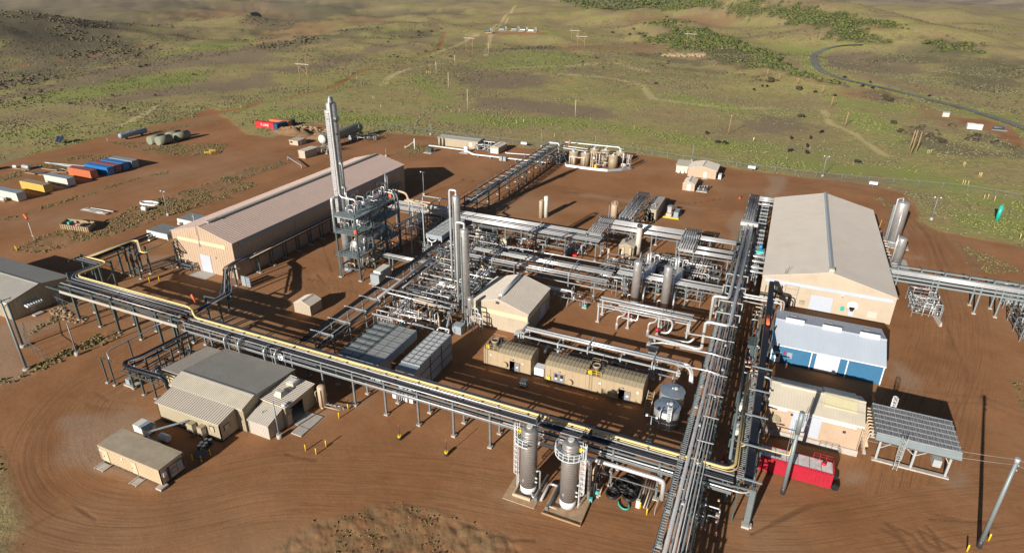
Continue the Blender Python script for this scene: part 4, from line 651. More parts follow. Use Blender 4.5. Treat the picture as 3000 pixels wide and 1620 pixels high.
wall(t3, 'x', 50.15, [(-83.1, 3.45), (-69.9, 3.45)], .35, 'wall_tan', out=-1, rib=0); wall(t3, 'y', -69.9, [(50.15, 3.45), (53.55, 4.15)], .35, 'wall_tan', out=1, rib=0); wall(t3, 'y', -83.1, [(50.15, 3.45), (53.55, 4.15)], .35, 'wall_tan', out=-1, rib=0)
mb = MB().strip([(49.95, 3.52), (53.57, 4.30)], -83.3, -69.7, 'x', .1); ribs(mb, (-83.3, 49.95, 3.52), (-69.7, 49.95, 3.52), (-69.7, 53.57, 4.30), (-83.3, 53.57, 4.30), .45, .10, .09, (0, -.22, 1)); mb.build('roof_slope', 'roof_mid', t3)
boxpart(t3, (-83.0, -70.0, 50.2, 53.5, 0, .38), 'dark', 'skirting')
panel(t3, 'x', 50.15, -71.9, -71.1, 1.7, 2.6, 'wall_cream', 'window', frame='dark'); panel(t3, 'y', -69.9, 51.0, 51.9, 1.7, 2.6, 'wall_cream', 'window', 1, frame='dark')
for x, w in ((-75.9, 1.2), (-73.7, .95)):
    o = boxpart(t3, (x, x+w, 49.2, 50.1, .5, 2.45), 'wall_tan', 'air_conditioner'); boxpart(o, (x+.12, x+w-.12, 49.16, 49.22, .7, 1.4), 'dark', 'louvre'); boxpart(o, (x+.02, x+w+.03, 49.3, 49.9, 1.2, 2.1), 'roof_mid', 'cover')
t4 = thing('annex', 'flat roofed wing with an open dark garage doorway on the right of the control building', 'building', (-65.7, 60, 0))
wall(t4, 'y', -63.3, [(57.0, 3.75), (63.6, 3.75)], 0, 'wall_tan', [(58.2, 60.9, 0, 3.0)], out=1, rib=.4); wall(t4, 'x', 57.0, [(-68.2, 4.1), (-63.3, 3.75)], 0, 'wall_tan', out=-1, rib=.4); wall(t4, 'x', 63.6, [(-68.2, 4.1), (-63.3, 3.75)], 0, 'wall_tan', out=1, rib=0)
mb = MB().strip([(-68.3, 4.22), (-63.1, 3.86)], 56.85, 63.8, 'y', .1); ribs(mb, (-68.3, 56.85, 4.22), (-68.3, 63.8, 4.22), (-63.1, 63.8, 3.86), (-63.1, 56.85, 3.86), .36, .07, .05, (.07, 0, 1)); mb.build('roof_slope', 'roof_mid', t4)
boxpart(t4, (-68.2, -63.4, 57.1, 63.5, 0, .05), 'conc', 'floor'); boxpart(t4, (-63.2, -59.9, 58.0, 61.3, -.2, .08), 'conc', 'apron'); boxpart(t4, (-61.9, -59.9, 56.1, 57.9, -.2, .14), 'conc', 'concrete_slab')
o = boxpart(t4, (-66.9, -65.4, 61.4, 62.9, 4.0, 4.75), 'roof_tan', 'roof_unit'); boxpart(o, (-66.7, -65.6, 61.6, 62.7, 4.75, 4.82), 'white', 'cap')
mb = MB(); mb.add([(-66.8, 58.3, 4.05), (-65.2, 58.3, 3.95), (-65.2, 60.0, 3.95), (-66.8, 60.0, 4.05), (-66.5, 58.8, 4.8), (-65.5, 58.8, 4.8), (-65.5, 59.7, 4.8), (-66.5, 59.7, 4.8)], [(0, 1, 5, 4), (1, 2, 6, 5), (2, 3, 7, 6), (3, 0, 4, 7), (4, 5, 6, 7)]); mb.build('vent_hood', 'roof_tan', t4)
panel(t4, 'y', -63.3, 57.15, 57.95, .1, 2.1, 'wall_pink', 'door', 1, frame='wall_tan'); boxpart(t4, (-63.28, -62.9, 57.9, 58.05, 2.9, 3.1), 'dark', 'wall_lamp')
boxpart(t4, (-63.9, -63.3, 57.0, 57.6, 3.95, 4.3), 'white', 'roof_box')
t5 = thing('lean_to', 'small pale ribbed lean to shed at the near right corner of the control building', 'shed', (-65.7, 55.2, 0))
wall(t5, 'x', 53.65, [(-67.8, 2.55), (-63.8, 2.55)], 0, 'roof_cream', out=-1, rib=.33); wall(t5, 'y', -63.8, [(53.65, 2.55), (56.9, 3.5)], 0, 'wall_cream', out=1, rib=.4); wall(t5, 'y', -67.8, [(53.65, 2.55), (56.9, 3.5)], 0, 'wall_tan', out=-1, rib=.4)
mb = MB().strip([(53.5, 2.6), (56.95, 3.62)], -67.9, -63.65, 'x', .08); ribs(mb, (-67.9, 53.5, 2.6), (-63.65, 53.5, 2.6), (-63.65, 56.95, 3.62), (-67.9, 56.95, 3.62), .4, .06, .05, (0, -.3, 1)); mb.build('roof_slope', 'roof_cream', t5)
mb = MB(); mb.tube([(-66.2, 55.3, 3.1), (-66.2, 55.3, 3.5), (-65.9, 55.3, 3.5)], .05, 6); mb.build('vent_pipe', 'dark', t5); boxpart(t5, (-63.8, -63.72, 55.2, 55.5, 1.4, 2.0), 'dark', 'vent')
# dish and masts over the control building
t = thing('satellite_dish', 'round white satellite dish on a pole behind the control building', 'dish', (-71.8, 65.9, 0)); MB().tube([(-71.8, 65.9, 0), (-71.8, 65.9, 5.4)], .07, 8).build('pole', 'galv', t)
mb = MB(); n = 20
for k, (r, d) in enumerate(((.03, .22), (.35, .17), (.6, .06), (.72, 0))):
    for i in range(n): a = 2*PI*i/n; mb.v.append((-71.8+r*math.cos(a), 65.7+d-.1, 5.7+r*math.sin(a)))
for k in range(3):
    for i in range(n): mb.f.append((k*n+i, k*n+(i+1) % n, (k+1)*n+(i+1) % n, (k+1)*n+i)); mb.s.append(True)
mb.f.append(tuple(range(n))); mb.s.append(True); mb.build('reflector', 'white', t)
for x, y, h in ((-72.9, 64.9, 7.6), (-70.6, 65.4, 6.9)): single(MB().tube([(x, y, 4.1), (x, y, h)], .04, 5), 'whip_antenna', 'galvl', 'thin whip antenna at the back edge of the control building roof, %s of dish' % ('left' if x < -72 else 'right'), 'antenna')
# cream hall on the right
t = gable('compressor_hall', 'wide cream metal hall with pale roof and long ridge vent behind the blue workshop', 2.1, 27.6, 132.8, 189.9, 6.15, 6.15, 9.35, 14.9, 'y', 'wall_cream', 'roof_cream', over=.2, rib=.6, wrib=.75, trim='roof_cream')
panel(t, 'x', 132.8, 12.1, 16.4, .2, 3.7, 'doorg', 'roller_door', frame='wall_cream')
boxpart(t, (2.6, 27.1, 132.68, 132.76, 5.0, 5.75), 'roof_white', 'skylight_band')
mb = MB(); mb.strip([(14.45, 9.55), (14.9, 9.85), (15.35, 9.55)], 134, 189.9, 'y', .05); mb.box(14.5, 14.6, 134, 189.8, 9.2, 9.5); mb.box(15.2, 15.3, 134, 189.8, 9.2, 9.5)
for k in range(28): mb.box(14.42, 15.38, 134.5+k*2, 134.6+k*2, 9.25, 9.62)
mb.build('ridge_vent', 'galvl', t); boxpart(t, (14.4, 15.4, 133.0, 134.2, 9.2, 10.1), 'roof_cream', 'vent_box')
panel(t, 'x', 132.8, 19.7, 20.7, .4, 2.4, 'doorg', 'door', frame='wall_cream'); mb = MB(); mb.lathe([(1.0, 0), (1.0, .12)], (20.2, 132.72, 2.75), 16, 'y'); mb.build('round_awning', 'white', t)
boxpart(t, (18.1, 18.8, 132.66, 132.8, 1.2, 2.2), 'teal', 'wall_sign'); boxpart(t, (19.9, 20.5, 132.62, 132.72, 1.5, 2.1), 'glass', 'window'); boxpart(t, (23.2, 24.9, 132.7, 132.8, .8, 2.2), 'roof_mid', 'louvre')
for x in (6.0, 17.7): o = boxpart(t, (x, x+.5, 132.4, 132.8, 4.4, 4.75), 'white', 'wall_lamp'); boxpart(o, (x+.05, x+.45, 132.38, 132.42, 4.42, 4.6), 'dark', 'lens')
boxpart(t, (10.1, 11.0, 132.3, 132.8, 1.1, 1.9), 'wall_tan', 'electric_box')
mb = MB()
for x in (6.8, 9.3): mb.box(x, x+.08, 132.35, 132.45, .6, 5.2)
for z in (1.6, 2.9, 4.2, 5.1): mb.box(6.8, 9.38, 132.36, 132.44, z, z+.08)
mb.build('conduit_frame', 'galvl', t)
for x0, x1 in ((4.1, 5.0),):
    mb = MB().tube([(6.4, 133.2, 6.2), (6.9, 133.2, 9.2)], .04, 5); mb.tube([(6.4, 133.2, 6.2), (6.2, 133.2, 8.6)], .04, 5); mb.build('antenna_mast', 'dark', t)
mb = MB()
for k in range(55): mb.box(1.86, 1.98, 134+k, 134.5+k, 5.95, 6.12)
mb.build('eave_brackets', 'wall_cream', t)
# blue workshop
t = gable('workshop', 'blue metal workshop with pale white roof and white doors', 5.5, 23.8, 108.4, 119.8, 3.95, 5.0, 6.25, 113.6, 'x', 'blue', 'roof_white', over=.25, rib=.5, wrib=.45)
panel(t, 'x', 108.4, 13.05, 16.75, .15, 3.55, 'white', 'roller_door', frame='roof_white'); panel(t, 'x', 108.4, 6.2, 7.1, .15, 2.3, 'white', 'door', frame='white')
boxpart(t, (6.4, 6.9, 108.28, 108.33, 1.3, 1.9), 'glass', 'door_window'); boxpart(t, (8.2, 9.1, 108.3, 108.38, 1.4, 2.6), 'grey', 'louvre'); boxpart(t, (7.55, 7.85, 108.28, 108.38, 2.0, 2.7), 'red', 'sign')
for x in (5.5, 12.1, 18.0, 23.6): boxpart(t, (x, x+.18, 108.26, 108.35, 0, 3.9), 'white', 'corner_trim')
for x in (7.1, 13.4, 19.6):
    mb = MB().strip([(113.2, 6.55), (113.7, 6.9), (114.2, 6.55)], x, x+3.2, 'x', .05); mb.box(x, x+3.2, 113.25, 114.15, 6.1, 6.5); mb.build('ridge_vent', 'white', t)
    boxpart(t, (x+1.0, x+2.0, 115.6, 117.2, 5.72, 5.80), 'roof_mid', 'skylight')
# salmon building near the red tank
t = gable('pump_house', 'salmon sided building with brown ribbed roof and two grey doors, behind the red tank', 5.7, 18.7, 86.75, 94.2, 5.5, 5.6, 7.2, 90.4, 'x', 'wall_pink', 'roof_tan', over=.2, rib=.42, wrib=.4)
for x in (9.2, 11.3): panel(t, 'x', 86.75, x, x+1.85, 1.3, 5.0, 'doorg', 'sliding_door', frame='doorg')
boxpart(t, (5.6, 18.8, 86.45, 86.74, 0, 1.05), 'conc', 'plinth'); boxpart(t, (6.3, 8.3, 86.62, 86.75, 4.8, 5.15), 'white', 'gutter_light'); boxpart(t, (13.2, 17.8, 86.6, 86.72, 4.7, 5.05), 'white', 'sign_band')
boxpart(t, (16.2, 16.6, 86.5, 86.7, 3.6, 3.9), 'dark', 'wall_lamp'); boxpart(t, (8.9, 9.2, 86.5, 86.7, 4.4, 4.7), 'dark', 'wall_lamp')
mb = MB(); mb.add([(6.2, 86.7, 3.6), (7.6, 86.7, 3.6), (7.6, 85.6, 3.1), (6.2, 85.6, 3.1), (6.9, 86.7, 3.9), (6.9, 85.6, 3.4)], [(0, 4, 5, 3), (4, 1, 2, 5), (0, 1, 4), (3, 5, 2)]); mb.build('canopy', 'wall_tan', t)
mb = MB().strip([(90.6, 7.35), (93.9, 6.15)], 13.2, 17.7, 'x', .08); ribs(mb, (13.2, 90.6, 7.4), (17.7, 90.6, 7.4), (17.7, 93.9, 6.2), (13.2, 93.9, 6.2), 1.5, .06, .06); mb.build('glazed_roof_panel', 'roof_grey', t)
mb = MB().strip([(88.2, 6.5), (90.3, 7.36)], 13.2, 17.7, 'x', .08); ribs(mb, (13.2, 88.2, 6.5), (17.7, 88.2, 6.5), (17.7, 90.3, 7.36), (13.2, 90.3, 7.36), 1.5, .05, .05); mb.build('skylight', 'stripe', t)
boxpart(t, (7.0, 12.9, 89.9, 90.25, 7.15, 7.5), 'roof_cream', 'ridge_flashing')
# grey air cooler on legs beside it
def cooler_bank(name, label, x0, x1, y0, y1, z0, z1, m, nx, ny, pm, legs=(), floor=0, seam='dgreen', grp=None, sl='alu2'):
    t = thing(name, label, 'air cooler', ((x0+x1)/2, (y0+y1)/2, 0), grp)
    mb = MB()
    for b in ((x0, x1, y0, y0+.15), (x0, x1, y1-.15, y1), (x0, x0+.15, y0+.15, y1-.15), (x1-.15, x1, y0+.15, y1-.15)): mb.box(b[0], b[1], b[2], b[3], z0, z1)
    mb.box(x0+.15, x1-.15, y0+.15, y1-.15, z0+.1, z0+.3); mb.build('casing', m, t)
    dx, dy = (x1-x0-.3)/nx, (y1-y0-.3)/ny
    for i in range(nx):
        for j in range(ny):
            a, b = x0+.15+i*dx, y0+.15+j*dy; q = MB().box(a+.06, a+dx-.06, b+.06, b+dy-.06, z1-.16, z1-.03)
            o = q.build('fin_panel', pm, t)
    mb = MB()
    for i in range(1, nx): mb.box(x0+.15+i*dx-.05, x0+.15+i*dx+.05, y0, y1, z1-.1, z1+.06)
    for j in range(ny+1): mb.box(x0, x1, y0+.15+j*dy-.06, y0+.15+j*dy+.06, z1-.1, z1+.075)
    mb.build('panel_frame', seam, t); mb = MB(); ns = int((x1-x0)/.26)
    for i in range(1, ns): mb.box(x0+i*(x1-x0)/ns-.035, x0+i*(x1-x0)/ns+.035, y0+.2, y1-.2, z1-.03, z1+.03)
    mb.build('slats', sl, t)
    for x, y in legs: boxpart(t, (x-.12, x+.12, y-.12, y+.12, floor, z0), m, 'leg')
    return t
t = cooler_bank('air_cooler', 'grey air cooler on braced legs with ribbed top, right of the salmon pump house', 20.3, 30.8, 86.0, 93.6, 4.2, 5.4, 'pole', 2, 6, 'dark', seam='galvl')
mb = MB()
for i in range(64): mb.box(20.5+i*.16, 20.55+i*.16, 86.2, 93.4, 5.40, 5.50)
mb.build('roof_ribs', 'alu2', t)
for x in (21.3, 25.8, 30.1):
    for y in (87.0, 92.6):
        boxpart(t, (x-.14, x+.14, y-.14, y+.14, 0, 4.2), 'galvl', 'leg')
for y in (87.0, 92.6):
    mb = MB(); mb.beam((21.3, y, 2.2), (23.4, y, 4.1), .12); mb.beam((25.8, y, 2.4), (23.8, y, 4.1), .12); mb.beam((25.8, y, 2.4), (28, y, 4.1), .12); mb.beam((30.1, y, 2.4), (29, y, 4.1), .12); mb.build('brace', 'galvl', t)
    boxpart(t, (20.8, 30.6, y-.35, y+.35, -.2, .22), 'conc', 'footing')
mb = MB().strip([(86.0, 5.2), (85.4, 4.6), (85.9, 4.2)][::-1], 20.3, 30.8, 'x', .06); mb.build('skirt', 'pole', t)
ladder(t, 23.6, 85.3, .3, 5.6, 0, -1, 'galvl', True); ladder(t, 23.2, 94.0, .3, 6.0, 0, 1, 'white', True)
boxpart(t, (27.8, 28.8, 85.6, 87.2, 2.4, 3.6), 'galvl', 'fan_box')
for k in range(9):
    y = 86.6+k*.8; pipe(t, [(20.2, y, 4.7), (19.6, y, 4.7), (19.5, y+.2, 3.2-.1*k), (19.5, y+.2, .6)], .13, 'tanp', 'header_pipe')
for k, z in enumerate((1.2, 2.6)): pipe(t, [(19.6, 86.2, z), (19.6, 93.6, z)], .2, 'tanp' if k else 'alu2', 'header_pipe')
# tan process building in the middle
t = gable('process_building', 'tan ribbed building with round ridge ventilator beside the nearer slender column', -51.9, -39.1, 97.7, 110.0, 4.9, 4.9, 6.9, -45.6, 'y', 'wall_cream', 'roof_mid', over=.15, rib=.42, wrib=.4, trim='roof_mid')
MB().box(-51.9, -39.2, 97.62, 97.7, 3.35, 4.3).build('skylight_band', 'stripe', t); boxpart(t, (-39.1, -39.02, 98, 109.8, 3.5, 4.5), 'stripe', 'skylight_band')
panel(t, 'y', -39.1, 104.4, 107.4, .1, 3.1, 'doorg', 'roller_door', 1, frame='roof_cream')
mb = MB(); mb.tube([(-45.6, 99.0, 7.15), (-45.6, 108.8, 7.15)], .38, 12); mb.build('ridge_ventilator', 'alu', t); boxpart(t, (-45.9, -45.3, 97.4, 97.7, 6.0, 6.4), 'dark', 'wall_lamp')
# small tan shed and other sheds
t = gable('shed', 'small tan shed with ribbed gable roof alone on the dirt left of the cable rack', -87.9, -83.6, 86.4, 90.0, 2.2, 2.2, 3.05, -85.6, 'y', 'wall_cream', 'roof_mid', over=.05, rib=.4, wrib=.4, cat='shed', trim=None)
t = gable('shed', 'salmon gabled building with grey door near the far fence', -27.9, -18.2, 222.6, 231.5, 3.0, 3.0, 4.1, -23.0, 'y', 'wall_pink', 'roof_mid', rib=.6, wrib=.7, cat='shed')
panel(t, 'x', 222.6, -22.4, -21.4, .1, 2.2, 'roof_mid', 'door', frame='white'); boxpart(t, (-17.4, -16.4, 223.4, 226.2, 0, 1.5), 'white', 'tote_rack'); slab(t, -22.8, -20.8, 221.3, 222.5, .15)
t = gable('shed', 'small salmon shed with white door in front of the gabled building', -26.9, -23.0, 205.5, 212.5, 2.2, 2.2, 3.1, -25.0, 'y', 'wall_pink', 'roof_mid', rib=.6, wrib=.7, cat='shed', over=.1, trim=None)
panel(t, 'x', 205.5, -25.4, -24.4, .1, 2.1, 'white', 'door', frame='white')
t = gable('shed', 'grey tan shed left of the gabled building near the far fence', -32.9, -28.4, 226, 232, 2.6, 3.1, 3.2, 231.9, 'x', 'roof_tan', 'roof_tan', cap=False, trim=None, cat='shed', wrib=0)
for x in (-31.6, -30.1): MB().lathe([(.5, 0), (.5, 1.0)], (x, 225.0, .55), 12, 'y').build('gas_tank', 'white', t)
t = thing('pump_skid', 'dark pump skid on the dirt to the right of the small salmon shed', 'pump', (-20.6, 208, 0))
boxpart(t, (-22.3, -18.9, 205.6, 209.6, 0, .25), 'galvl', 'skid_frame')
for k in range(4): MB().lathe([(.35, 0), (.35, 1.3)], (-21.8+k*.8, 206.3+.3*(k % 2), .9), 10, 'y').build('pump_body', 'dark' if k % 2 else 'tank', t); boxpart(t, (-21.9+k*.8, -21.5+k*.8, 208, 208.9, .25, 1.4+.2*k), 'galv', 'motor')
t = gable('equipment_house', 'long low tan building by the back fence left of the long pipe bridge', -132.3, -113.2, 224, 230.5, 3.2, 3.2, 3.6, 227.2, 'x', 'wall_tan', 'roof_grey', rib=1.0, wrib=0, over=.2, trim='roof_grey')
o = panel(t, 'x', 224, -117.2, -116.0, 1.0, 2.4, 'white', 'window', frame='white'); boxpart(o, (-116.9, -116.7, 223.84, 223.9, 1.2, 2.2), 'glass', 'pane')
for x in (-131, -129.4): MB().lathe([(.4, 0), (.4, 3.3)], (x, 223.2, 0), 10).build('vent_stack', 'wall_tan', t)
t = gable('equipment_house', 'small pale tan equipment house right of the long low building by the back fence', -106.4, -102.6, 221.2, 229.6, 2.5, 2.5, 2.9, -104.5, 'y', 'wall_tan', 'roof_mid', rib=1.2, wrib=0, over=.1, trim=None)
for k in range(4): boxpart(t, (-106+k*.8, -105.4+k*.8, 221.05, 221.15, .2, 2.1), 'white', 'door')
t = thing('storage_tank', 'small white upright tank beside the white pipes near the back fence', 'tank', (-115.6, 218, 0)); MB().lathe([(.95, 0), (.95, 2.2), (.6, 2.45), (.02, 2.5)], (-115.6, 218, .1), 16).build('shell', 'white', t); slab(t, -118, -114, 216, 219.6, .12)
t = thing('generator', 'dark green generator on a slab near the back fence', 'generator', (-129, 212, 0)); boxpart(t, (-130, -128, 211, 213, .2, 1.9), 'dgreen', 'housing'); slab(t, -131, -127.4, 210, 214, .2); boxpart(t, (-129.7, -128.3, 210.95, 211, .5, 1.6), 'dark', 'louvre')
t = gable('shed', 'flat tan shed with a window, leftmost beyond the salmon hall', -189.6, -184.7, 198, 203, 1.9, 2.1, 2.12, 202.9, 'x', 'wall_cream', 'roof_tan', cap=False, trim=None, cat='shed', wrib=0); boxpart(t, (-188.9, -187.7, 197.9, 198, .8, 1.5), 'glass', 'window'); panel(t, 'y', -184.7, 199, 200, .1, 1.9, 'white', 'door', 1)
t = gable('shed', 'tan shed with flat grey roof just left of the tall tower behind the hall', -171.3, -168.1, 183, 190.2, 2.9, 2.9, 3.0, -169.7, 'y', 'wall_cream', 'roof_grey', cap=False, trim=None, cat='shed', wrib=0)
# generator enclosures left of the salmon hall
for x0, x1, y0, y1, w in ((-151.8, -144, 101.6, 106.6, 'nearer'), (-151.8, -144, 111.2, 116.4, 'farther')):
    t = thing('radiator_housing', f'pale steel radiator housing with dark louvred top beside the salmon hall, the {w} of two', 'cooler', ((x0+x1)/2, (y0+y1)/2, 0), 'radiator housings beside the salmon hall')
    boxpart(t, (x0, x1, y0, y1, 1.0, 2.5), 'contw', 'casing'); boxpart(t, (x0+.2, x1-.2, y0+.2, y1-.2, 2.5, 2.6), 'dark', 'louvre_top')
    mb = MB()
    for k in range(12): mb.box(x0+.2, x1-.2, y0+.35+k*.39, y0+.41+k*.39, 2.6, 2.68)
    mb.build('louvres', 'galv', t)
    for x in (x0+.3, x1-.4):
        for y in (y0+.3, y1-.3): boxpart(t, (x-.1, x+.1, y-.1, y+.1, 0, 1.0), 'contw', 'leg')
    boxpart(t, (x0+1.2, x0+2.0, y0-1.1, y0-.1, 0, 1.8), 'contw', 'duct')
# office trailer, bottom left
t = thing('office_trailer', 'long pale yellow office trailer on blocks in the lower left dirt loop', 'trailer', (-76.6, 42, 0))
X0, X1, Y0, Y1 = -82.8, -70.3, 40.1, 43.95
for ax, c, a0, a1, o in (('x', Y0, X0, X1, -1), ('x', Y1, X0, X1, 1)): wall(t, ax, c, [(a0, 3.0), (a1, 3.0)], .4, 'trailer', out=o, rib=.3)
for c, o in ((X0, -1), (X1, 1)): wall(t, 'y', c, [(Y0, 3.0), (Y1, 3.0)], .4, 'trailer', out=o, rib=0)
boxpart(t, (X0-.05, X1+.05, Y0-.05, Y1+.05, 3.0, 3.12), 'trailer_roof', 'roof'); boxpart(t, (X0+.1, X1-.1, Y0+.1, Y1-.1, .3, .42), 'dark', 'floor')
for x in (-81.9, -76.0): o = panel(t, 'x', Y0, x, x+.95, .5, 2.5, 'trailer', 'door', frame='roof_tan'); boxpart(o, (x+.12, x+.2, Y0-.14, Y0-.08, 1.4, 1.55), 'dark', 'handle')
boxpart(t, (-78.0, -77.7, Y0-.1, Y0-.04, 2.1, 2.45), 'white', 'sign'); boxpart(t, (-82.5, -82.2, Y0-.1, Y0-.04, 2.2, 2.5), 'white', 'sign')
for y0, y1, z0, z1, m in ((41.2, 41.5, .6, 2.4, 'dark'), (41.8, 42.5, .9, 1.9, 'grey'), (42.7, 43.7, .8, 2.4, 'grey'), (40.5, 41.0, 1.5, 2.2, 'white')): boxpart(t, (X1+.005, X1+.18, y0, y1, z0, z1), m, 'utility_box')
mb = MB(); mb.tube([(X1+.2, 41.1, .5), (X1+.2, 41.1, 2.6), (X1+.2, 43.6, 2.6), (X1+.2, 43.6, 1.0)], .05, 6); mb.build('conduit', 'dark', t)
for x in (-82.5, -80.8, -75.2, -73.9, -70.3):
    boxpart(t, (x-.12, x+.12, 38.6, 43.9, 0, .12) if x < -71 else (x-.6, x+.5, 39.4, 40.6, 0, .35), 'conc', 'support_beam')
for x0, x1, nm in ((-82.4, -80.9, 'step_pad'), (-75.1, -74.0, 'step_pad')): boxpart(t, (x0, x1, 38.7, 40.0, -.1, .06), 'conc', nm)
for k in range(3): boxpart(t, (-79.5+k*1.2, -79.2+k*1.2, 40.2, 43.8, 0, .4), 'dark', 'block')
t = thing('generator', 'white and grey generator cabinet with a red ring emblem behind the office trailer', 'generator', (-82.8, 47, 0))
boxpart(t, (-84.2, -81.3, 46.3, 47.95, .3, 1.6), 'contw', 'housing'); boxpart(t, (-82.9, -81.28, 46.28, 47.97, 1.35, 1.63), 'grey', 'lid'); boxpart(t, (-84.1, -81.4, 46.5, 47.8, 0, .3), 'dark', 'skid')
mb = MB(); ring = [(-81.27, 47.1+.34*math.cos(a), .95+.34*math.sin(a)) for a in [.5+k*5.2/10 for k in range(11)]]
for a, b in zip(ring[:-1], ring[1:]): mb.beam(a, b, .06, .09)
ring = [(-81.27, 47.1+.16*math.cos(a), .95+.16*math.sin(a)) for a in [3.4+k*4.4/8 for k in range(9)]]
for a, b in zip(ring[:-1], ring[1:]): mb.beam(a, b, .06, .08)
mb.build('emblem', 'cred', t)
t = thing('cable_tray', 'grey cable tray bridging from the control building wall to the office trailer', 'cable tray', (-77, 47, 0))
for d in (0, .3): pipe(t, [(-76.3+d, 50.1, 2.2), (-76.3+d, 49.6, 2.5), (-79.3+d, 45.4, 2.6), (-78.3+d, 44.5-d*.3, 2.6), (-70.4, 44.05-d*.2, 2.55)], .09, 'galvl', 'conduit', 6, .6)
mb = MB()
for k in range(16): a = Vector((-76.2, 49.6, 2.5)).lerp(Vector((-79.2, 45.4, 2.6)), k/15); mb.beam(a+Vector((-.15, 0, 0)), a+Vector((.45, 0, 0)), .07)
mb.build('rungs', 'dark', t)
single(MB().lathe([(.5, 0), (.55, .3), (.55, 1.5), (.5, 1.8)], (-79.2, 47.0, .6), 16, 'x'), 'fuel_drum', 'white', 'white horizontal drum lying between trailer and control building', 'drum')
for i, (x, y) in enumerate(((-71.98, 49.04), (-71.32, 49.24), (-72.0, 48.25), (-71.32, 48.44), (-71.76, 47.65), (-71.12, 47.85))):
    mb = MB().lathe([(.29, 0), (.3, .3), (.31, .32), (.3, .34), (.3, .88)], (x, y, 0), 14); o = single(mb, 'barrel', 'dark', 'dark barrel with a pale lid in the cluster by the control building front', 'barrel', 'barrels by the control building'); MB().lathe([(.28, .881), (.28, .9)], (x, y, 0), 14).build('lid', 'contw', o)
t = thing('pipe_rack_stand', 'low dark stand with yellow posts in the shade beside the barrels', 'stand', (-70.2, 46.6, 0))
for x, y in ((-70.9, 45.6), (-69.5, 45.9), (-70.8, 47.2), (-69.4, 47.4)): boxpart(t, (x-.06, x+.06, y-.06, y+.06, 0, 1.1), 'yel', 'post')
boxpart(t, (-71, -69.3, 45.6, 47.4, .7, .8), 'dark', 'shelf')
# analyser shelters
def shelter(label, x0, x1, y0, y1, ze, zr, fans, doors, lad):
    t = thing('equipment_shelter', label, 'shelter', ((x0+x1)/2, (y0+y1)/2, 0), 'tan equipment shelters')
    op = [(d[0], d[1], 0, 2.15) for d in doors if d[2] == 'open']
    wall(t, 'x', y0, [(x0, ze), (x1, ze)], 0, 'shelter', op, out=-1, rib=1.2, thick=.12); wall(t, 'x', y1, [(x0, ze), (x1, ze)], 0, 'shelter', out=1, rib=0, thick=.12)
    gp = [(y0, ze), (y0+.7, ze+(zr-ze)*.7), ((y0+y1)/2, zr), (y1-.7, ze+(zr-ze)*.7), (y1, ze)]
    wall(t, 'y', x0, gp, 0, 'shelter', out=-1, rib=0, thick=.12); wall(t, 'y', x1, gp, 0, 'shelter', out=1, rib=0, thick=.12)
    segs = []; prev = x0
    for f in sorted(fans): segs.append((prev, f-1.35)); prev = f+1.35
    segs.append((prev, x1)); segs = [s for s in segs if s[1]-s[0] > .6]
    pr = [(y0-.1, ze+.02)]+[(y, z+.1) for y, z in gp[1:-1]]+[(y1+.1, ze+.02)]
    for a, b in segs:
        mb = MB().strip(pr, a, b, 'x', .08); n = max(2, int((b-a)/.62))
        for i in range(n+1):
            c = a+(b-a-.06)*i/n
            for p, q in zip(pr[:-1], pr[1:]): mb.hexa([(c, p[0], p[1]), (c+.06, p[0], p[1]), (c+.06, q[0], q[1]), (c, q[0], q[1]), (c, p[0], p[1]+.09), (c+.06, p[0], p[1]+.09), (c+.06, q[0], q[1]+.09), (c, q[0], q[1]+.09)])
        mb.build('roof', 'shelter_roof', t)
    for f in fans:
        boxpart(t, (f-1.3, f+1.3, y0+.02, y1-.02, ze-.1, ze+.08), 'shelter_roof', 'fan_platform')
        yc = y0+1.6; o = MB().lathe([(.52, 0), (.52, .9), (.66, 1.0), (.70, 1.05), (.70, 1.25), (.62, 1.27), (.55, 1.1), (.1, 1.08)], (f, yc, ze+.1), 16).build('exhaust_fan', 'shelter', t)
        MB().lathe([(.5, 0), (.5, .03)], (f, yc, ze+1.2), 12).build('fan_guard', 'dark', o); boxpart(t, (f+.4, f+1.0, yc+.7, yc+1.5, ze+.5, ze+1.2), 'dark', 'motor')
        rail(t, [(f-1.25, y0+.1, ze+.08), (f+1.25, y0+.1, ze+.08)], 1.0, 'yel' if f > -30 else 'shelter', step=.8); rail(t, [(f-1.25, y0+.1, ze+.08), (f-1.25, y1-.3, ze+.08), (f+1.25, y1-.3, ze+.08)], 1.0, 'shelter', step=1.2)
        boxpart(t, (f-1.0, f-.45, y0-.02, y0+.04, ze+.3, ze+.95), 'yel', 'warning_sign')
    for d in doors:
        a0, a1, k = d
        if k == 'open':
            mb = MB().box(a1-.1, a1+.9, y0-.16, y0-.11, .08, 2.1); o = mb.build('door', 'doord', t); boxpart(o, (a1+.2, a1+.6, y0-.19, y0-.165, 1.0, 1.35), 'white', 'sign'); boxpart(t, (x0+.3, x1-.3, y0+.3, y1-.3, 0, .1), 'dark', 'floor')
        else:
            for q in (a0, (a0+a1)/2+.02):
                w = (a1-a0)/2-.02; o = boxpart(t, (q, q+w, y0-.09, y0-.045, .08, 2.15), 'doord', 'door'); boxpart(o, (q+.25, q+w-.2, y0-.11, y0-.092, 1.35, 1.95), 'glass', 'window'); boxpart(o, (q+.3, q+w-.3, y0-.11, y0-.092, .9, 1.15), 'white', 'sign')
        boxpart(t, ((a0+a1)/2-.2, (a0+a1)/2+.2, y0-.4, y0-.05, 2.5, 2.7), 'galvl', 'door_lamp')
    for x in lad: ladder(t, x, y0-.12, .1, ze+.9, 0, -1, 'shelter', False, .45)
    return t
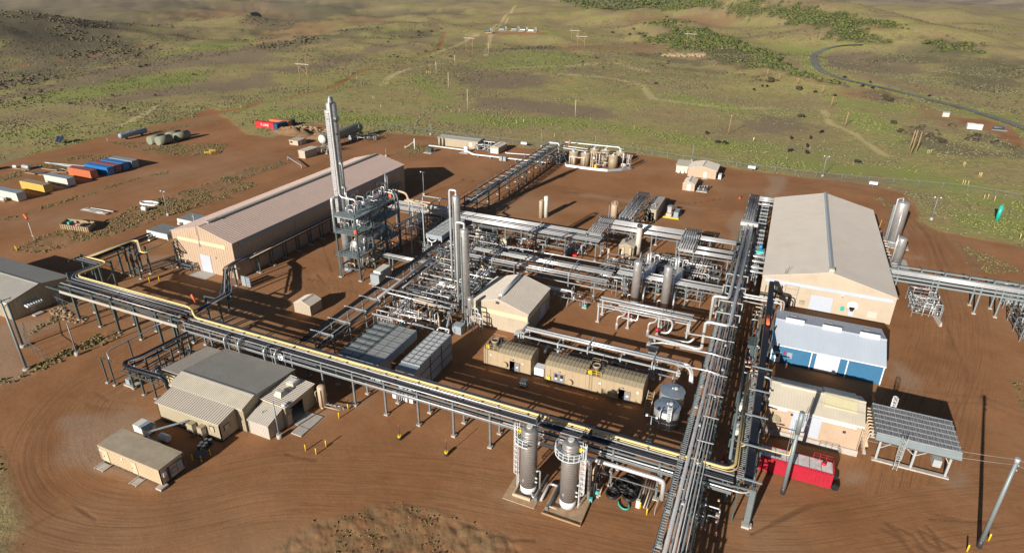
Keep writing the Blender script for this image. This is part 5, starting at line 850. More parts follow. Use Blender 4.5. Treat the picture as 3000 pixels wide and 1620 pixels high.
t = shelter('shorter tan equipment shelter with one open door, left of the two', -42.75, -33.45, 85.5, 89.6, 3.35, 3.95, [-41.2], [(-37.6, -36.45, 'open')], [-42.2])
MB().lathe([(.45, 0), (.55, .1), (.55, .25), (.3, .4), (.02, .42)], (-38.4, 84.95, 1.25), 14, 'y').build('vent_hood', 'shelter', t); boxpart(t, (-35.1, -34.8, 85.35, 85.4, 2.1, 2.4), 'white', 'sign'); boxpart(t, (-41.4, -41.1, 85.35, 85.4, 2.3, 2.6), 'white', 'sign')
t = shelter('longer tan equipment shelter with double grey doors, right of the two', -30.75, -13.4, 85.4, 89.6, 3.35, 3.95, [-21.9], [(-29.1, -27.1, 'double'), (-17.45, -16.3, 'open')], [-22.4])
for x, s in ((-26.0, 1.15), (-18.3, 1.1)): MB().lathe([(.45, 0), (.55, .1), (.55, .25), (.3, .4), (.02, .42)], (x, 84.85, s), 14, 'y').build('vent_hood', 'shelter', t)
for x in (-20.9, -14.4): boxpart(t, (x, x+.4, 85.25, 85.3, 2.2, 2.55), 'white', 'sign')
boxpart(t, (-30.2, -29.6, 85.0, 85.35, .6, 1.2), 'yel', 'valve_box'); mb = MB(); mb.tube([(-29.8, 85.2, 0), (-29.8, 85.2, 2.6)], .05, 6); mb.tube([(-30.3, 85.2, 0), (-30.3, 85.2, 1.4)], .05, 6); mb.build('conduit', 'galvl', t); boxpart(t, (-33.0, -31.2, 86.0, 87.6, .2, 1.7), 'white', 'gas_tank')
t = thing('ibc_tote', 'caged white tote container on the dirt in front of the shorter shelter', 'tote', (-33.5, 82.4, 0)); boxpart(t, (-34.1, -32.9, 81.9, 83.0, .15, 1.15), 'contw', 'bottle'); mb = MB()
for z in (.2, .5, .8, 1.1):
    for a, b in (((-34.13, 81.87, z), (-32.87, 81.87, z)), ((-32.87, 81.87, z), (-32.87, 83.03, z)), ((-34.13, 81.87, z), (-34.13, 83.03, z))): mb.beam(a, b, .04)
for x in (-34.13, -33.7, -33.3, -32.87): mb.beam((x, 81.87, .1), (x, 81.87, 1.18), .04)
mb.build('cage', 'dark', t)
# two grey fin fan coolers
t = cooler_bank('air_cooler', 'large grey induced draught cooler with gridded top, left of two beside the near rack', -64.1, -55.7, 71.3, 83.6, 3.2, 5.0, 'grey', 4, 7, 'slat1', [(-57.9, 81.9), (-57.9, 76.9), (-57.9, 72.0), (-63.8, 72), (-63.8, 77), (-63.8, 82.5)], seam='galv', sl='slat1')
boxpart(t, (-58.6, -55.9, 72.5, 75.0, .2, 3.2), 'grey', 'plenum'); mb = MB()
for j in range(8): mb.beam((-64.3, 71.45+j*1.71, 5.3), (-59.9, 71.45+j*1.71, 5.3), .1)
for x in (-64.2, -59.9): mb.beam((x, 71.2, 5.3), (x, 83.7, 5.3), .1)
mb.build('louvre_frame', 'dgreen', t)
t = cooler_bank('air_cooler', 'tall grey cooler with bright square top panels, right of two beside the near rack', -52.4, -48.7, 73.3, 84.3, 3.9, 5.5, 'grey', 3, 9, 'slat2', seam='galv', sl='slat2')
boxpart(t, (-52.4, -48.7, 73.3, 84.3, .15, 3.88), 'grey', 'lower_casing'); boxpart(t, (-52.4, -48.7, 71.4, 73.28, 3.5, 5.3), 'grey', 'hood'); boxpart(t, (-52.3, -48.8, 71.5, 73.28, .15, 3.5), 'grey', 'front_casing')
for z in (4.0, 4.6): boxpart(t, (-52.42, -48.68, 71.34, 71.39, z, z+.08), 'galvl', 'trim_strip')
for y in (76.5, 80.4): boxpart(t, (-48.7, -48.62, y, y+.12, .2, 5.4), 'dark', 'seam')
for z in (1.8, 3.6): boxpart(t, (-48.695, -48.64, 73.3, 84.3, z, z+.09), 'dark', 'seam')
# pale air cooler on a platform behind the slender columns
t = cooler_bank('air_cooler', 'pale grey air cooler raised over a railed platform behind the two slender columns', -77.2, -72.6, 122.8, 135.2, 5.0, 6.3, 'grey', 4, 6, 'slat2', [(-77, 123.2), (-72.9, 123.2), (-77, 129), (-72.9, 129), (-77, 134.8), (-72.9, 134.8)], seam='galv', sl='slat2')
boxpart(t, (-77.3, -71.6, 120.8, 123.4, 2.9, 3.05), 'grate', 'platform'); rail(t, [(-77.2, 122.6, 3.05), (-77.2, 120.9, 3.05), (-71.7, 120.9, 3.05)], 1.1)
for x in (-77.1, -71.8): boxpart(t, (x-.08, x+.08, 120.9, 121.06, 0, 2.9), 'galv', 'leg')
pipe(t, [(-76.3, 122.7, 5.4), (-76.3, 122.0, 5.2), (-75.1, 122.0, 4.5), (-73.9, 122.0, 5.2), (-73.9, 122.7, 5.4)], .16, 'alu'); pipe(t, [(-75.1, 122.0, 4.5), (-75.1, 122.0, 2.4)], .16, 'alu')
# red frac tank
t = thing('frac_tank', 'red corrugated tank with rusted pale top at the right end of the near rack', 'tank', (10.3, 79, 0))
X0, X1, Y0, Y1 = 5.3, 14.9, 77.5, 80.1
boxpart(t, (X0, X1, Y0, Y1, .25, 2.75), 'red', 'tank_body'); mb = MB()
for k in range(19): mb.box(X0+.1+k*.5, X0+.36+k*.5, Y0-.15, Y0-.001, .35, 2.7)
for k in range(6): mb.box(X1+.001, X1+.09, Y0+.2+k*.4, Y0+.36+k*.4, .35, 2.7)
mb.build('side_ribs', 'red', t); boxpart(t, (X0+.05, X1-.05, Y0+.05, Y1-.05, 2.752, 2.80), 'rustroof', 'top'); mb = MB()
for k in range(7): mb.box(X0+.5+k*1.5, X0+.56+k*1.5, Y0+.1, Y1-.1, 2.79, 2.825)
for y in (Y0, Y1-.1): mb.box(X0, X1, y, y+.1, 2.76, 2.83)
mb.build('top_frame', 'red', t); MB().lathe([(.32, 0), (.32, .25), (.02, .3)], (X1-1.2, 79.2, 2.8), 12).build('hatch', 'cred', t)
rail(t, [(X1-2.6, Y1-.1, 2.8), (X1-.1, Y1-.1, 2.8), (X1-.1, Y0+.1, 2.8)], 1.0, 'red', 'railing', .03, .9); ladder(t, X1+.15, 78.4, .3, 2.8, 1, 0, 'red', False)
mb = MB()
for y in (77.7, 79.9): mb.lathe([(.5, 0), (.5, .28)], (X1+.6, y, .5), 14, 'y')
mb.build('wheel', 'rubber', t); boxpart(t, (X0, X1+1.0, 77.9, 78.1, .2, .3), 'dark', 'chassis')
# ------------------------------------------------------------------ tanks and vessels
def ftank(x, y, r, h, label):
    t = thing('storage_tank', label, 'tank', (x, y, 0), 'steel tanks behind the long shelter'); MB().lathe([(r, 0), (r, h)], (x, y, 0), 32).build('shell', 'vessel', t)
    MB().lathe([(r+.08, h-.02), (r+.08, h+.03), (.05, h+.42)], (x, y, 0), 32, smooth=False).build('roof', 'tankroof', t)
    MB().lathe([(.32, 0), (.32, .2)], (x+.5, y+.3, h+.28), 12).build('hatch', 'contw', t); MB().lathe([(.12, 0), (.12, .25)], (x, y, h+.36), 8).build('vent', 'contw', t)
    mb = MB()
    for z in (.7, 1.4, 2.1): mb.lathe([(r+.005, z), (r+.05, z+.03), (r+.005, z+.06)], (x, y, 0), 32)
    mb.build('band', 'galv', t); return t
t = ftank(-8.9, 82.6, 2.0, 3.3, 'round steel tank with shallow cone roof, nearer of two behind the long tan shelter'); ladder(t, -8.2, 80.45, .2, 4.2, 0, -1, 'white', True)
pipe(t, [(-9.6, 80.4, .3), (-9.6, 80.4, 3.6), (-9.4, 81.2, 3.8)], .09, 'white')
t = ftank(-8.9, 87.0, 2.0, 3.3, 'round steel tank with shallow cone roof, farther of two behind the long tan shelter')
t2 = thing('stair', 'small wooden toned stair between the long shelter and the steel tanks', 'stair', (-12, 84.6, 0)); mb = MB()
for k in range(8): mb.box(-12.6, -11.7, 83.2+k*.4, 83.55+k*.4, .25+k*.3, .31+k*.3)
mb.build('tread', 'wood', t2); mb = MB(); mb.beam((-12.65, 83.2, .2), (-12.65, 86.4, 2.6), .08, .25); mb.beam((-11.65, 83.2, .2), (-11.65, 86.4, 2.6), .08, .25); mb.build('stringer', 'tanp', t2)
def contactor(x, y, side, label):
    t = thing('treater_vessel', label, 'vessel', (x, y, 0), 'treater vessels at the near rack'); vessel_v(MB(), x, y, 1.3, 10.9, 1.15, 28).build('shell', 'greyv', t)
    MB().lathe([(1.12, .15), (1.14, 1.3)], (x, y, 0), 28).build('skirt', 'white', t); MB().lathe([(.3, 0), (.3, .35), (.42, .36), (.42, .5)], (x, y, 10.7), 16).build('top_nozzle', 'contw', t)
    MB().lathe([(.38, 0), (.38, .35), (.46, .36), (.46, .46), (.02, .5)], (x-.1, y-1.1, 2.55), 14, 'y').build('manway', 'galvl', t)
    mb = MB(); mb.v = []; 
    ang = [math.radians(a) for a in range(-200, 21, 20)] if side > 0 else [math.radians(a) for a in range(-215, -60, 20)]
    for a0, a1 in zip(ang[:-1], ang[1:]):
        c = lambda r, a, z: (x+r*math.cos(a), y+r*math.sin(a), z)
        mb.hexa([c(1.16, a0, 9.05), c(2.05, a0, 9.05), c(2.05, a1, 9.05), c(1.16, a1, 9.05), c(1.16, a0, 9.13), c(2.05, a0, 9.13), c(2.05, a1, 9.13), c(1.16, a1, 9.13)])
    o = mb.build('platform', 'pole', t); mb = MB()
    for a0, a1 in zip(ang[:-1], ang[1:]):
        for z, w in ((9.13, .1), (9.7, .05), (10.2, .07)): mb.beam(c(2.03, a0, z), c(2.03, a1, z), w)
        mb.beam(c(2.03, a0, 9.1), c(2.03, a0, 10.2), .06)
    mb.build('railing', 'white', o); ladder(t, x+side*1.55, y-.1, .4, 10.1, side, 0, 'white', True, .5); boxpart(t, (x+side*1.5-.3, x+side*1.5+.3, y-.1, y+.1, 9.6, 10.2), 'yel', 'safety_gate')
    mb = MB(); mb.tube([(x+.5, y+.6, 10.6), (x+1.2, y+1.1, 11.6)], .10, 6); mb.build('vent_pipe', 'dark', t); mb = MB(); mb.tube([(x+1.2, y-.2, 4.0), (x+1.6, y+.2, 4.0), (x+1.6, y+.2, .8)], .12, 8); mb.build('side_pipe', 'alu2', t)
    for z in (2.2, 2.9): MB().lathe([(.12, 0), (.12, .3)], (x+1.1, y-.3, z), 8, 'x').build('nozzle', 'contw', t)
    return t
contactor(-23.6, 60.4, -1, 'tall grey banded vessel with caged ladder on its left side by the near rack'); contactor(-17.75, 60.2, 1, 'tall grey banded vessel with caged ladder on its right side by the near rack')
t = thing('containment_pad', 'stained concrete pad with low curbs under the two banded vessels', 'slab', (-20, 60, 0)); boxpart(t, (-26.3, -21.6, 57.6, 62.8, -.1, .08), 'dirtyconc', 'slab'); boxpart(t, (-20.4, -15.1, 57.3, 62.8, -.1, .12), 'dirtyconc', 'slab')
for b in ((-25.2, -22.6, 58.5, 58.7), (-25.2, -25.0, 58.7, 62)): boxpart(t, (*b, .08, .5), 'tanp', 'base_beam')
for x0, x1, y0, y1 in ((-20.4, -15.1, 57.2, 57.3), (-15.1, -15.0, 57.2, 62.8)): boxpart(t, (x0, x1, y0, y1, .1, .35), 'wood', 'curb')
t = thing('drain_piping', 'pipes running along the ground between the two banded vessels', 'piping', (-20.5, 60, 0))
for pts, r, m in (([(-23.2, 60, .6), (-22.2, 58.9, .4), (-22.0, 63.8, .4)], .16, 'alu2'), ([(-21.2, 59.0, .4), (-21.2, 62.4, .4), (-19.6, 62.4, .4)], .18, 'alu'), ([(-19.8, 58.4, .5), (-19.8, 64.0, .5), (-19.8, 65.0, 2.6)], .2, 'dark'), ([(-19.8, 58.4, .5), (-18.6, 58.4, .5)], .12, 'tanp'), ([(-15.4, 62.0, .2), (-15.4, 61.6, 7.0), (-16.6, 61.9, 7.6), (-17.6, 62.5, 7.6)], .24, 'alu2')): pipe(t, pts, r, m)
for x, y in ((-15.0, 61.9), (-20.0, 58.2), (-21.9, 59.0)): boxpart(t, (x-.2, x+.2, y-.2, y+.2, .1, .7), 'tealpaint' if x > -16 else 'galv', 'valve')
# slender columns, silver vessels
def column(x, y, h, r, label, px, loop, m='vessel'):
    t = thing('process_column', label, 'column', (x, y, 0)); vessel_v(MB(), x, y, .5, h, r, 24).build('shell', m, t); MB().lathe([(r+.1, 0), (r+.1, .6)], (x, y, 0), 20).build('skirt', 'grey', t)
    MB().lathe([(.22, 0), (.22, .6)], (x, y, h-.25), 12).build('top_nozzle', 'alu', t)
    pipe(t, [(x, y, h+.3), (x, y, h+loop), (px, y-.1, h+loop), (px, y-.1, 1.0)], .24, 'alu', 'overhead_pipe', 10, .5); boxpart(t, (x-r*.35-.13, x-r*.35+.13, y-r-.18, y-r-.02, 1.5, h-1.6), 'galv', 'cable_riser')
    mb = MB()
    for k in range(int(h/1.55)): mb.lathe([(r+.002, 1.2+k*1.55), (r+.02, 1.23+k*1.55), (r+.002, 1.26+k*1.55)], (x, y, 0), 24)
    mb.build('cladding_seam', 'galv', t); return t
column(-52.8, 97.6+.3, 20.8, .88, 'slender silver column standing in front of the tan process building, nearer of two', -54.55, 1.0)
column(-60.0, 108.0, 23.4, .85, 'slender silver column behind the nearer one, with a high pipe loop', -61.5, 1.0)
t = thing('skid_vessel', 'small grey vessel on legs right of the nearer slender column', 'vessel', (-50.4, 95.2, 0)); vessel_v(MB(), -50.4, 95.2, 3.6, 7.6, .62, 18).build('shell', 'vessel', t)
for a, b in ((-50.9, 94.7), (-49.9, 94.7), (-50.9, 95.7), (-49.9, 95.7)): boxpart(t, (a-.06, a+.06, b-.06, b+.06, 0, 5.0), 'galvl', 'leg')
for k in range(3): pipe(t, [(-49.9+k*.25, 94.9, 5.4-k), (-48.6+k*.5, 94.9, 5.4-k), (-48.6+k*.5, 94.9, .3)], .13, 'alu')
mb = MB(); mb.beam((-50.9, 94.7, 1), (-49.9, 94.7, 4), .06); mb.beam((-49.9, 94.7, 1), (-50.9, 94.7, 4), .06); mb.build('brace', 'galvl', t); boxpart(t, (-53.3, -51.3, 92.6, 94.4, 0, 1.8), 'grey', 'pump_box')
for x, y, w, s in ((-22.95, 120.5, 'left', 1), (-16.45, 120.5, 'right', 1)):
    t = thing('separator_vessel', f'upright shiny silver vessel with side manway behind the valve manifold, {w} of two', 'vessel', (x, y, 0), 'upright silver vessels'); vessel_v(MB(), x, y, .6, 10.2, .95, 28).build('shell', 'vessel', t); MB().lathe([(.9, 0), (.9, .6)], (x, y, 0), 20).build('skirt', 'grey', t)
    MB().lathe([(.3, 0), (.3, .12), (.36, .14), (.36, .2)], (x-.05, y-1.1, 8.4), 14, 'y').build('manway', 'alu2', t); mb = MB(); mb.tube([(x+.1, y+.1, 10.0), (x+.3, y+.6, 11.9)], .16, 8); mb.build('vent_pipe', 'galv', t)
    pipe(t, [(x+1.25, y+.3, 9.2), (x+1.25, y+.3, 1.0)], .08, 'dark'); pipe(t, [(x-1.5, y-.6, .4), (x-1.5, y-.6, 1.9), (x-.8, y-.6, 1.9)], .13, 'alu'); pipe(t, [(x+1.9, y-.8, .2), (x+1.9, y-.8, 2.6), (x+1.6, y+2.4, 3.6)], .2, 'alu2')
    h = thing('heater_drum', f'sloping view grey horizontal drum behind the {w} silver vessel', 'drum', (x+1.0, y+8, 0)); vessel_h(MB(), (x+1.0, y+4.4, 3.6), 8.2, 1.0, 'y', 20).build('shell', 'vessel', h)
    for yy in (5.6, 11.2): boxpart(h, (x+.2, x+1.8, y+yy, y+yy+.3, 0, 2.9), 'conc', 'saddle')
    pipe(h, [(x-.2, y+12.4, 2.6), (x-.2, y+12.4, 6.8)], .28, 'alu2', 'stack', 12); pipe(h, [(x+.3, y+12.8, 2.6), (x+.3, y+12.8, 7.0)], .22, 'alu2', 'stack', 12); pipe(h, [(x+1.2, y+13.1, 2.4), (x+1.2, y+13.1, 6.3), (x+2.3, y+13.1, 6.3), (x+2.3, y+12.4, 3)], .13, 'alu')
    vessel_h(MB(), (x+3.3, y+5.8, 2.9), 5.2, .55, 'y', 16).build('side_drum', 'vessel', h)
t = thing('absorber_vessel', 'large silver vessel with domed head beyond the cream hall, taller of two', 'vessel', (33, 183, 0)); vessel_v(MB(), 33.2, 183.4, .6, 11.9, 1.6, 28).build('shell', 'vessel', t); MB().lathe([(1.55, 0), (1.55, .6)], (33.2, 183.4, 0), 24).build('skirt', 'grey', t)
pipe(t, [(33.0, 183.3, 11.8), (33.0, 183.3, 12.6), (31.5, 181.8, 12.6), (31.5, 181.8, 1.2)], .17, 'alu', bend=.3); pipe(t, [(33.2, 181.5, 10.0), (33.2, 181.4, 1.0)], .13, 'alu'); boxpart(t, (31.2, 31.6, 183.5, 184.2, 1, 10.4), 'galv', 'cable_riser'); slab(t, 29.4, 36.5, 178.5, 186.5, .15)
t = thing('absorber_vessel', 'smaller silver vessel beyond the cream hall, in front of the taller one', 'vessel', (32, 165, 0)); vessel_v(MB(), 32.3, 167.4, .6, 7.4, 1.1, 24).build('shell', 'vessel', t); MB().lathe([(1.05, 0), (1.05, .6)], (32.3, 167.4, 0), 24).build('skirt', 'grey', t); pipe(t, [(31.2, 166.9, 7.9), (31.2, 166.9, 1)], .13, 'alu'); slab(t, 30.4, 35, 164.5, 171, .12)
t = thing('metering_piping', 'cluster of silver pipes and blue pump between the cream hall and the tall silver vessels', 'piping', (29.8, 174, 0))
for k in range(9): pipe(t, [(27.9, 168+k*1.3, 1.2+.3*(k % 3)), (31.0+.3*(k % 2), 168+k*1.3, 1.2+.3*(k % 3)), (31.0+.3*(k % 2), 169+k*1.3, .5)], .12+.03*(k % 3), 'alu' if k % 2 else 'tanp')
vessel_v(MB(), 29.4, 183.5, .2, 2.9, .7, 16).build('drum', 'alu2', t); boxpart(t, (29.2, 30.2, 173.3, 174.4, .2, 1.4), 'bluepaint', 'pump')
for k in range(5): boxpart(t, (28.6+.3*k, 28.8+.3*k, 170+2.4*k, 170.4+2.4*k, .2, 1.9), 'galv', 'pipe_support')
single(MB().tube([(28.5, 179.9, 2.0), (28.9, 180.2, 7.0)], .04, 5), 'whip_antenna', 'yel', 'thin yellow mast beside the cream hall near the tall silver vessel', 'mast')
t = thing('pipe_segment', 'turquoise painted pipe standing upright on the grass near the right edge', 'pipe', (63.7, 215.3, 0)); MB().lathe([(.55, 0), (.55, 4.7), (.48, 4.7), (.48, 4.2)], (63.7, 215.3, -.05), 20).build('shell', 'teal', t); MB().lathe([(.47, 4.25), (.47, 4.3)], (63.7, 215.3, 0), 16).build('bore_shade_disc', 'dark', t)  # dark disc stands in for the shade inside the hollow pipe
# ------------------------------------------------------------------ pipe racks
def frange(a, b, s):
    n = max(1, int(round((b-a)/s))); return [a+(b-a)*i/n for i in range(n+1)]
def rack(name, label, axis, a0, a1, c0, c1, levels, bents, pipes=(), trays=(), pm='galv', bw=.24, foot=True, xb=True, ztop=None, over=.15, skip=(), group=None, pw=.28):
    """pipe rack: posts in two rows, crossbeams at each level, side stringers, pipes [(c, z, r, mat)] or with their own (a0, a1)"""
    P = (lambda a, c, z: (a, c, z)) if axis == 'x' else (lambda a, c, z: (c, a, z))
    t = thing(name, label, 'pipe rack', P((a0+a1)/2, (c0+c1)/2, 0), group); zt = ztop or max(levels)+.12
    for i, b in enumerate(bents):
        for c in (c0, c1):
            if (i, c) in skip: continue
            mb = MB(); mb.beam(P(b, c, 0), P(b, c, zt), pw); o = mb.build('post', pm, t)
            if foot: q = MB(); x, y, _ = P(b, c, 0); q.box(x-.35, x+.35, y-.35, y+.35, -.2, .22); q.build('footing', 'conc', t)
        for z in levels: MB().beam(P(b, c0-over, z), P(b, c1+over, z), .16, .22).build('crossbeam', pm, t)
    for c in (c0, c1):
        for z in levels: MB().beam(P(a0, c, z-.24), P(a1, c, z-.24), .14, bw).build('stringer', pm, t)
    for p in pipes:
        c, z, r, m = p[:4]; s, e = p[4:6] if len(p) > 4 else (a0, a1); MB().tube([P(s, c, z+r+.11), P(e, c, z+r+.11)], r, 10 if r > .15 else 7).build('pipe', m, t)
    for p in trays:
        c, z, w, m = p[:4]; s, e = p[4:6] if len(p) > 4 else (a0, a1); mb = MB(); q0 = P(s, c, z+.16); mb.beam(P(s, c, z+.17), P(e, c, z+.17), w, .05)
        for k in (-1, 1): mb.beam(P(s, c+k*w/2, z+.2), P(e, c+k*w/2, z+.2), .05, .14)
        mb.build('cable_tray', m, t)
    if xb:
        for i in range(0, len(bents)-1, 4):
            mb = MB(); mb.beam(P(bents[i], c1, .3), P(bents[i+1], c1, levels[0]-.3), .1); mb.beam(P(bents[i+1], c1, .3), P(bents[i], c1, levels[0]-.3), .1); mb.build('brace', pm, t)
    return t
def ladder_tray(t, axis, a0, a1, c, z, w, m='galvl', sp=.42, nm='cable_ladder'):
    P = (lambda a, c, z: (a, c, z)) if axis == 'x' else (lambda a, c, z: (c, a, z)); mb = MB()
    for k in (-1, 1): mb.beam(P(a0, c+k*w/2, z), P(a1, c+k*w/2, z), .05, .12)
    n = int(abs(a1-a0)/sp)
    for i in range(n+1): a = a0+(a1-a0)*i/n; mb.beam(P(a, c-w/2, z), P(a, c+w/2, z), .09, .05)
    return mb.build(nm, m, t)
def valve(parent, x, y, z, s=.3, m='galv', wheel='red'):
    o = MB().box(x-s*.5, x+s*.5, y-s*.5, y+s*.5, z-s*.4, z+s*.5).build('valve', m, parent)
    mb = MB(); mb.tube([(x, y, z+s*.5), (x, y, z+s*1.2)], s*.12, 5); mb.lathe([(s*.55, 0), (s*.55, s*.12)], (x, y, z+s*1.2), 10); mb.build('handwheel', wheel, o); return o
def skid(name, label, x0, x1, y0, y1, zl, seed, n=16, m=('alu', 'alu2', 'tanp', 'dark'), frame=True, pumps=3, valves=8, group=None, cat='process skid', r=(.06, .16)):
    """crowded process module: steel frame, pipe runs at several heights with drops, valves and small pumps"""
    R = random.Random(seed); t = thing(name, label, cat, ((x0+x1)/2, (y0+y1)/2, 0), group); zm = max(zl)
    if frame:
        for x in (x0, x1):
            for y in frange(y0, y1, 4): MB().beam((x, y, 0), (x, y, zm), .16).build('post', 'galv', t)
        for z in zl:
            for x in (x0, x1): MB().beam((x, y0, z), (x, y1, z), .12, .16).build('stringer', 'galv', t)
            for y in frange(y0, y1, 4): MB().beam((x0, y, z), (x1, y, z), .12, .16).build('crossbeam', 'galv', t)
    for i in range(n):
        z = R.choice(zl)+R.uniform(.1, .35); rr = R.uniform(*r); mm = R.choice(m)
        if R.random() < .5:
            y = R.uniform(y0, y1); a, b = sorted((R.uniform(x0, x1), R.uniform(x0, x1))); b = max(b, a+1.2); pts = [(a, y, z), (b, y, z)]
            if R.random() < .8: pts = [(a, y, R.uniform(.3, z*.6))]+pts
            if R.random() < .6: pts = pts+[(b, y+R.uniform(-1, 1), z), (b, y+R.uniform(-1, 1), .3)][:1+(R.random() < .6)]
        else:
            x = R.uniform(x0, x1); a, b = sorted((R.uniform(y0, y1), R.uniform(y0, y1))); b = max(b, a+1.2); pts = [(x, a, z), (x, b, z)]
            if R.random() < .8: pts = [(x, a, R.uniform(.3, z*.6))]+pts
            if R.random() < .6: pts = pts+[(x, b, R.uniform(.3, z*.5))]
        pipe(t, pts, rr, mm, bend=rr*2.5)
    for i in range(valves): valve(t, R.uniform(x0, x1), R.uniform(y0, y1), R.choice(zl+[.8])+.15, R.uniform(.22, .4), R.choice(('galv', 'alu2', 'tanp')), R.choice(('red', 'galv', 'orange', 'galvl')))
    for i in range(pumps):
        x, y = R.uniform(x0+.6, x1-.6), R.uniform(y0+.6, y1-.6); o = MB().box(x-.5, x+.5, y-.35, y+.35, 0, .3).build('pump_base', 'conc', t)
        MB().lathe([(.28, 0), (.3, .9)], (x-.45, y, .6), 12, 'x').build('pump', R.choice(('grey', 'tealpaint', 'galv')), t); MB().tube([(x, y, .3), (x, y, R.uniform(1.5, zm))], .08, 6).build('riser', 'alu2', t)
    return t
# main near rack, right part (posts every 6.25 m)
B = [-94.7, -88.4, -82.1, -75.9, -69.6, -63.3, -57.0, -50.85, -44.7, -38.4, -32.15, -25.9, -19.7, -13.4, -7.07]
t = rack('pipe_rack', 'long two level pipe rack with a pale yellow pipe crossing the foreground', 'x', -95.5, 2.2, 66.0, 69.4, [5.0, 6.25], B,
  [(66.2, 6.25, .10, 'alu2'), (67.55, 6.25, .13, 'alu'), (67.95, 6.25, .09, 'alu2'), (68.85, 6.25, .11, 'alu'), (69.25, 6.25, .09, 'dark'),
   (65.75, 5.0, .11, 'alu2'), (66.25, 5.0, .15, 'black'), (68.6, 5.0, .18, 'black'), (69.1, 5.0, .12, 'alu2')],
  [(66.75, 6.25, .34, 'dark'), (68.0, 5.0, .4, 'dark')], xb=False)
pipe(t, [(-95.7, 68.9, 7.7), (-94.9, 68.35, 7.5), (-94.4, 68.3, 6.6), (-93.4, 68.3, 6.6), (1.2, 68.35, 6.6), (2.15, 69.4, 6.6), (2.0, 92.2, 6.6)], .2, 'yellow', 'yellow_pipe', 10, .9)
pipe(t, [(-93.4, 67.9, 6.5), (1.6, 67.95, 6.5), (2.5, 69.0, 6.5), (2.35, 92.2, 6.5)], .08, 'yellow', 'yellow_pipe', 7, .9)
pipe(t, [(-60, 66.7, 5.3), (2.9, 66.7, 5.3), (4.0, 67.9, 5.3), (3.9, 96, 5.3)], .20, 'black', 'pipe', 10, 1.2); pipe(t, [(-30, 66.1, 5.3), (3.6, 66.1, 5.3), (4.75, 67.2, 5.3), (4.6, 80, 5.3)], .12, 'alu', 'pipe', 8, 1.3)
pipe(t, [(-27.5, 65.2, 4.35), (-7.0, 65.2, 4.35), (-6.2, 65.2, 4.2), (-6.1, 65.0, 1.2)], .30, 'alu', 'silver_main', 14, .9)
for k in range(26):
    x = -92+k*3.6+rnd.uniform(-1, 1); MB().box(x-.12, x+.12, 67.5, 67.7+rnd.uniform(0, .5), 6.45, 6.75).build('pipe_clamp', 'galvl' if k % 2 else 'galv', t)
for x, y in ((-25.0, 66.4), (-17.2, 66.4)): boxpart(t, (x, x+.25, y, 67.6, 6.45, 7.4), 'dark', 'instrument')
for x in (-13.4, -7.07): MB().beam((x, 65.2, 4.0), (x, 66.0, 4.0), .12).build('bracket', 'galv', t)
MB().beam((-13.4, 65.0, 2.6), (-1.5, 65.0, 2.6), .10, .14).build('stringer', 'galv', t)
boxpart(t, (4.3, 5.0, 65.9, 66.6, 0, 6.4), 'galv', 'corner_post'); boxpart(t, (4.15, 5.1, 65.75, 66.75, -.2, .3), 'conc', 'footing'); boxpart(t, (1.65, 1.93, 69.3, 69.56, 0, 6.2), 'galv', 'post')
MB().beam((2.2, 66.0, 6.1), (4.6, 66.2, 6.1), .16, .22).build('crossbeam', 'galv', t); MB().beam((1.0, 68.2, 4.9), (4.5, 66.4, 4.9), .16, .2).build('brace', 'galv', t)
# loops dropping to the control building
for x in (-84.2, -80.9, -75.0, -72.6):
    for d in (0, .35, .7): pipe(t, [(x+d, 67.2, 6.2), (x+d, 66.2, 6.9-.12*d), (x+d, 65.1, 6.3), (x+d, 65.3, 3.2)], .085, ('alu', 'dark', 'black')[int(d*3) % 3], 'drop_pipe', 7, .8)
for k, z in enumerate((5.2, 6.0)): MB().beam((-83, 65.7, z), (-64, 65.7, z), .1, .14).build('outrigger', 'galv', t)
# left, higher part
B = [-126.0, -119.5, -113.9, -107.6, -101.6, -97.4]
t = rack('pipe_rack', 'higher dark left section of the long pipe rack with yellow pipe, near the warehouse', 'x', -129.6, -95.3, 65.6, 69.0, [6.2, 7.35], B,
  [(66.1, 7.35, .11, 'alu2'), (66.9, 7.35, .14, 'black'), (67.3, 7.35, .1, 'alu2'), (68.3, 7.35, .12, 'alu2'), (68.7, 7.35, .1, 'black'), (65.9, 6.2, .16, 'black'), (66.6, 6.2, .14, 'alu2'), (68.2, 6.2, .2, 'black')],
  [(67.6, 6.2, .45, 'dark'), (67.8, 7.35, .34, 'dark')], pm='dgreen', bw=.34, pw=.38)
for z in (5.9,): MB().beam((-129.6, 65.4, z), (-96, 65.4, z), .14, .6).build('side_plate', 'roof_grey', t)
pipe(t, [(-95.9, 68.9, 7.7), (-97.2, 69.4, 7.7), (-128.6, 69.4, 7.7), (-130.0, 70.2, 7.7), (-129.6, 75.8, 7.7), (-130.8, 76.6, 7.7), (-136.7, 76.6, 7.7)], .2, 'yellow', 'yellow_pipe', 10, .9)
for d, r, m in ((.45, .10, 'alu2'), (.8, .12, 'black'), (1.15, .09, 'alu2'), (1.6, .16, 'black')): pipe(t, [(-97, 69.4-d, 7.6), (-129.2-d*.3, 69.4-d, 7.6), (-130.4-d, 70.2, 7.6), (-130.2-d, 75.5-d, 7.6), (-131.0, 76.2-d, 7.6), (-138, 76.2-d, 7.6)], r, m, 'pipe', 8, 1.0)
for x, y in ((-130.1, 77.2), (-132.6, 69.4), (-139.4, 76.8), (-131.2, 74.2)): MB().beam((x, y, 0), (x, y, 7.8), .36).build('post', 'dgreen', t); boxpart(t, (x-.4, x+.4, y-.4, y+.4, -.2, .25), 'conc', 'footing')
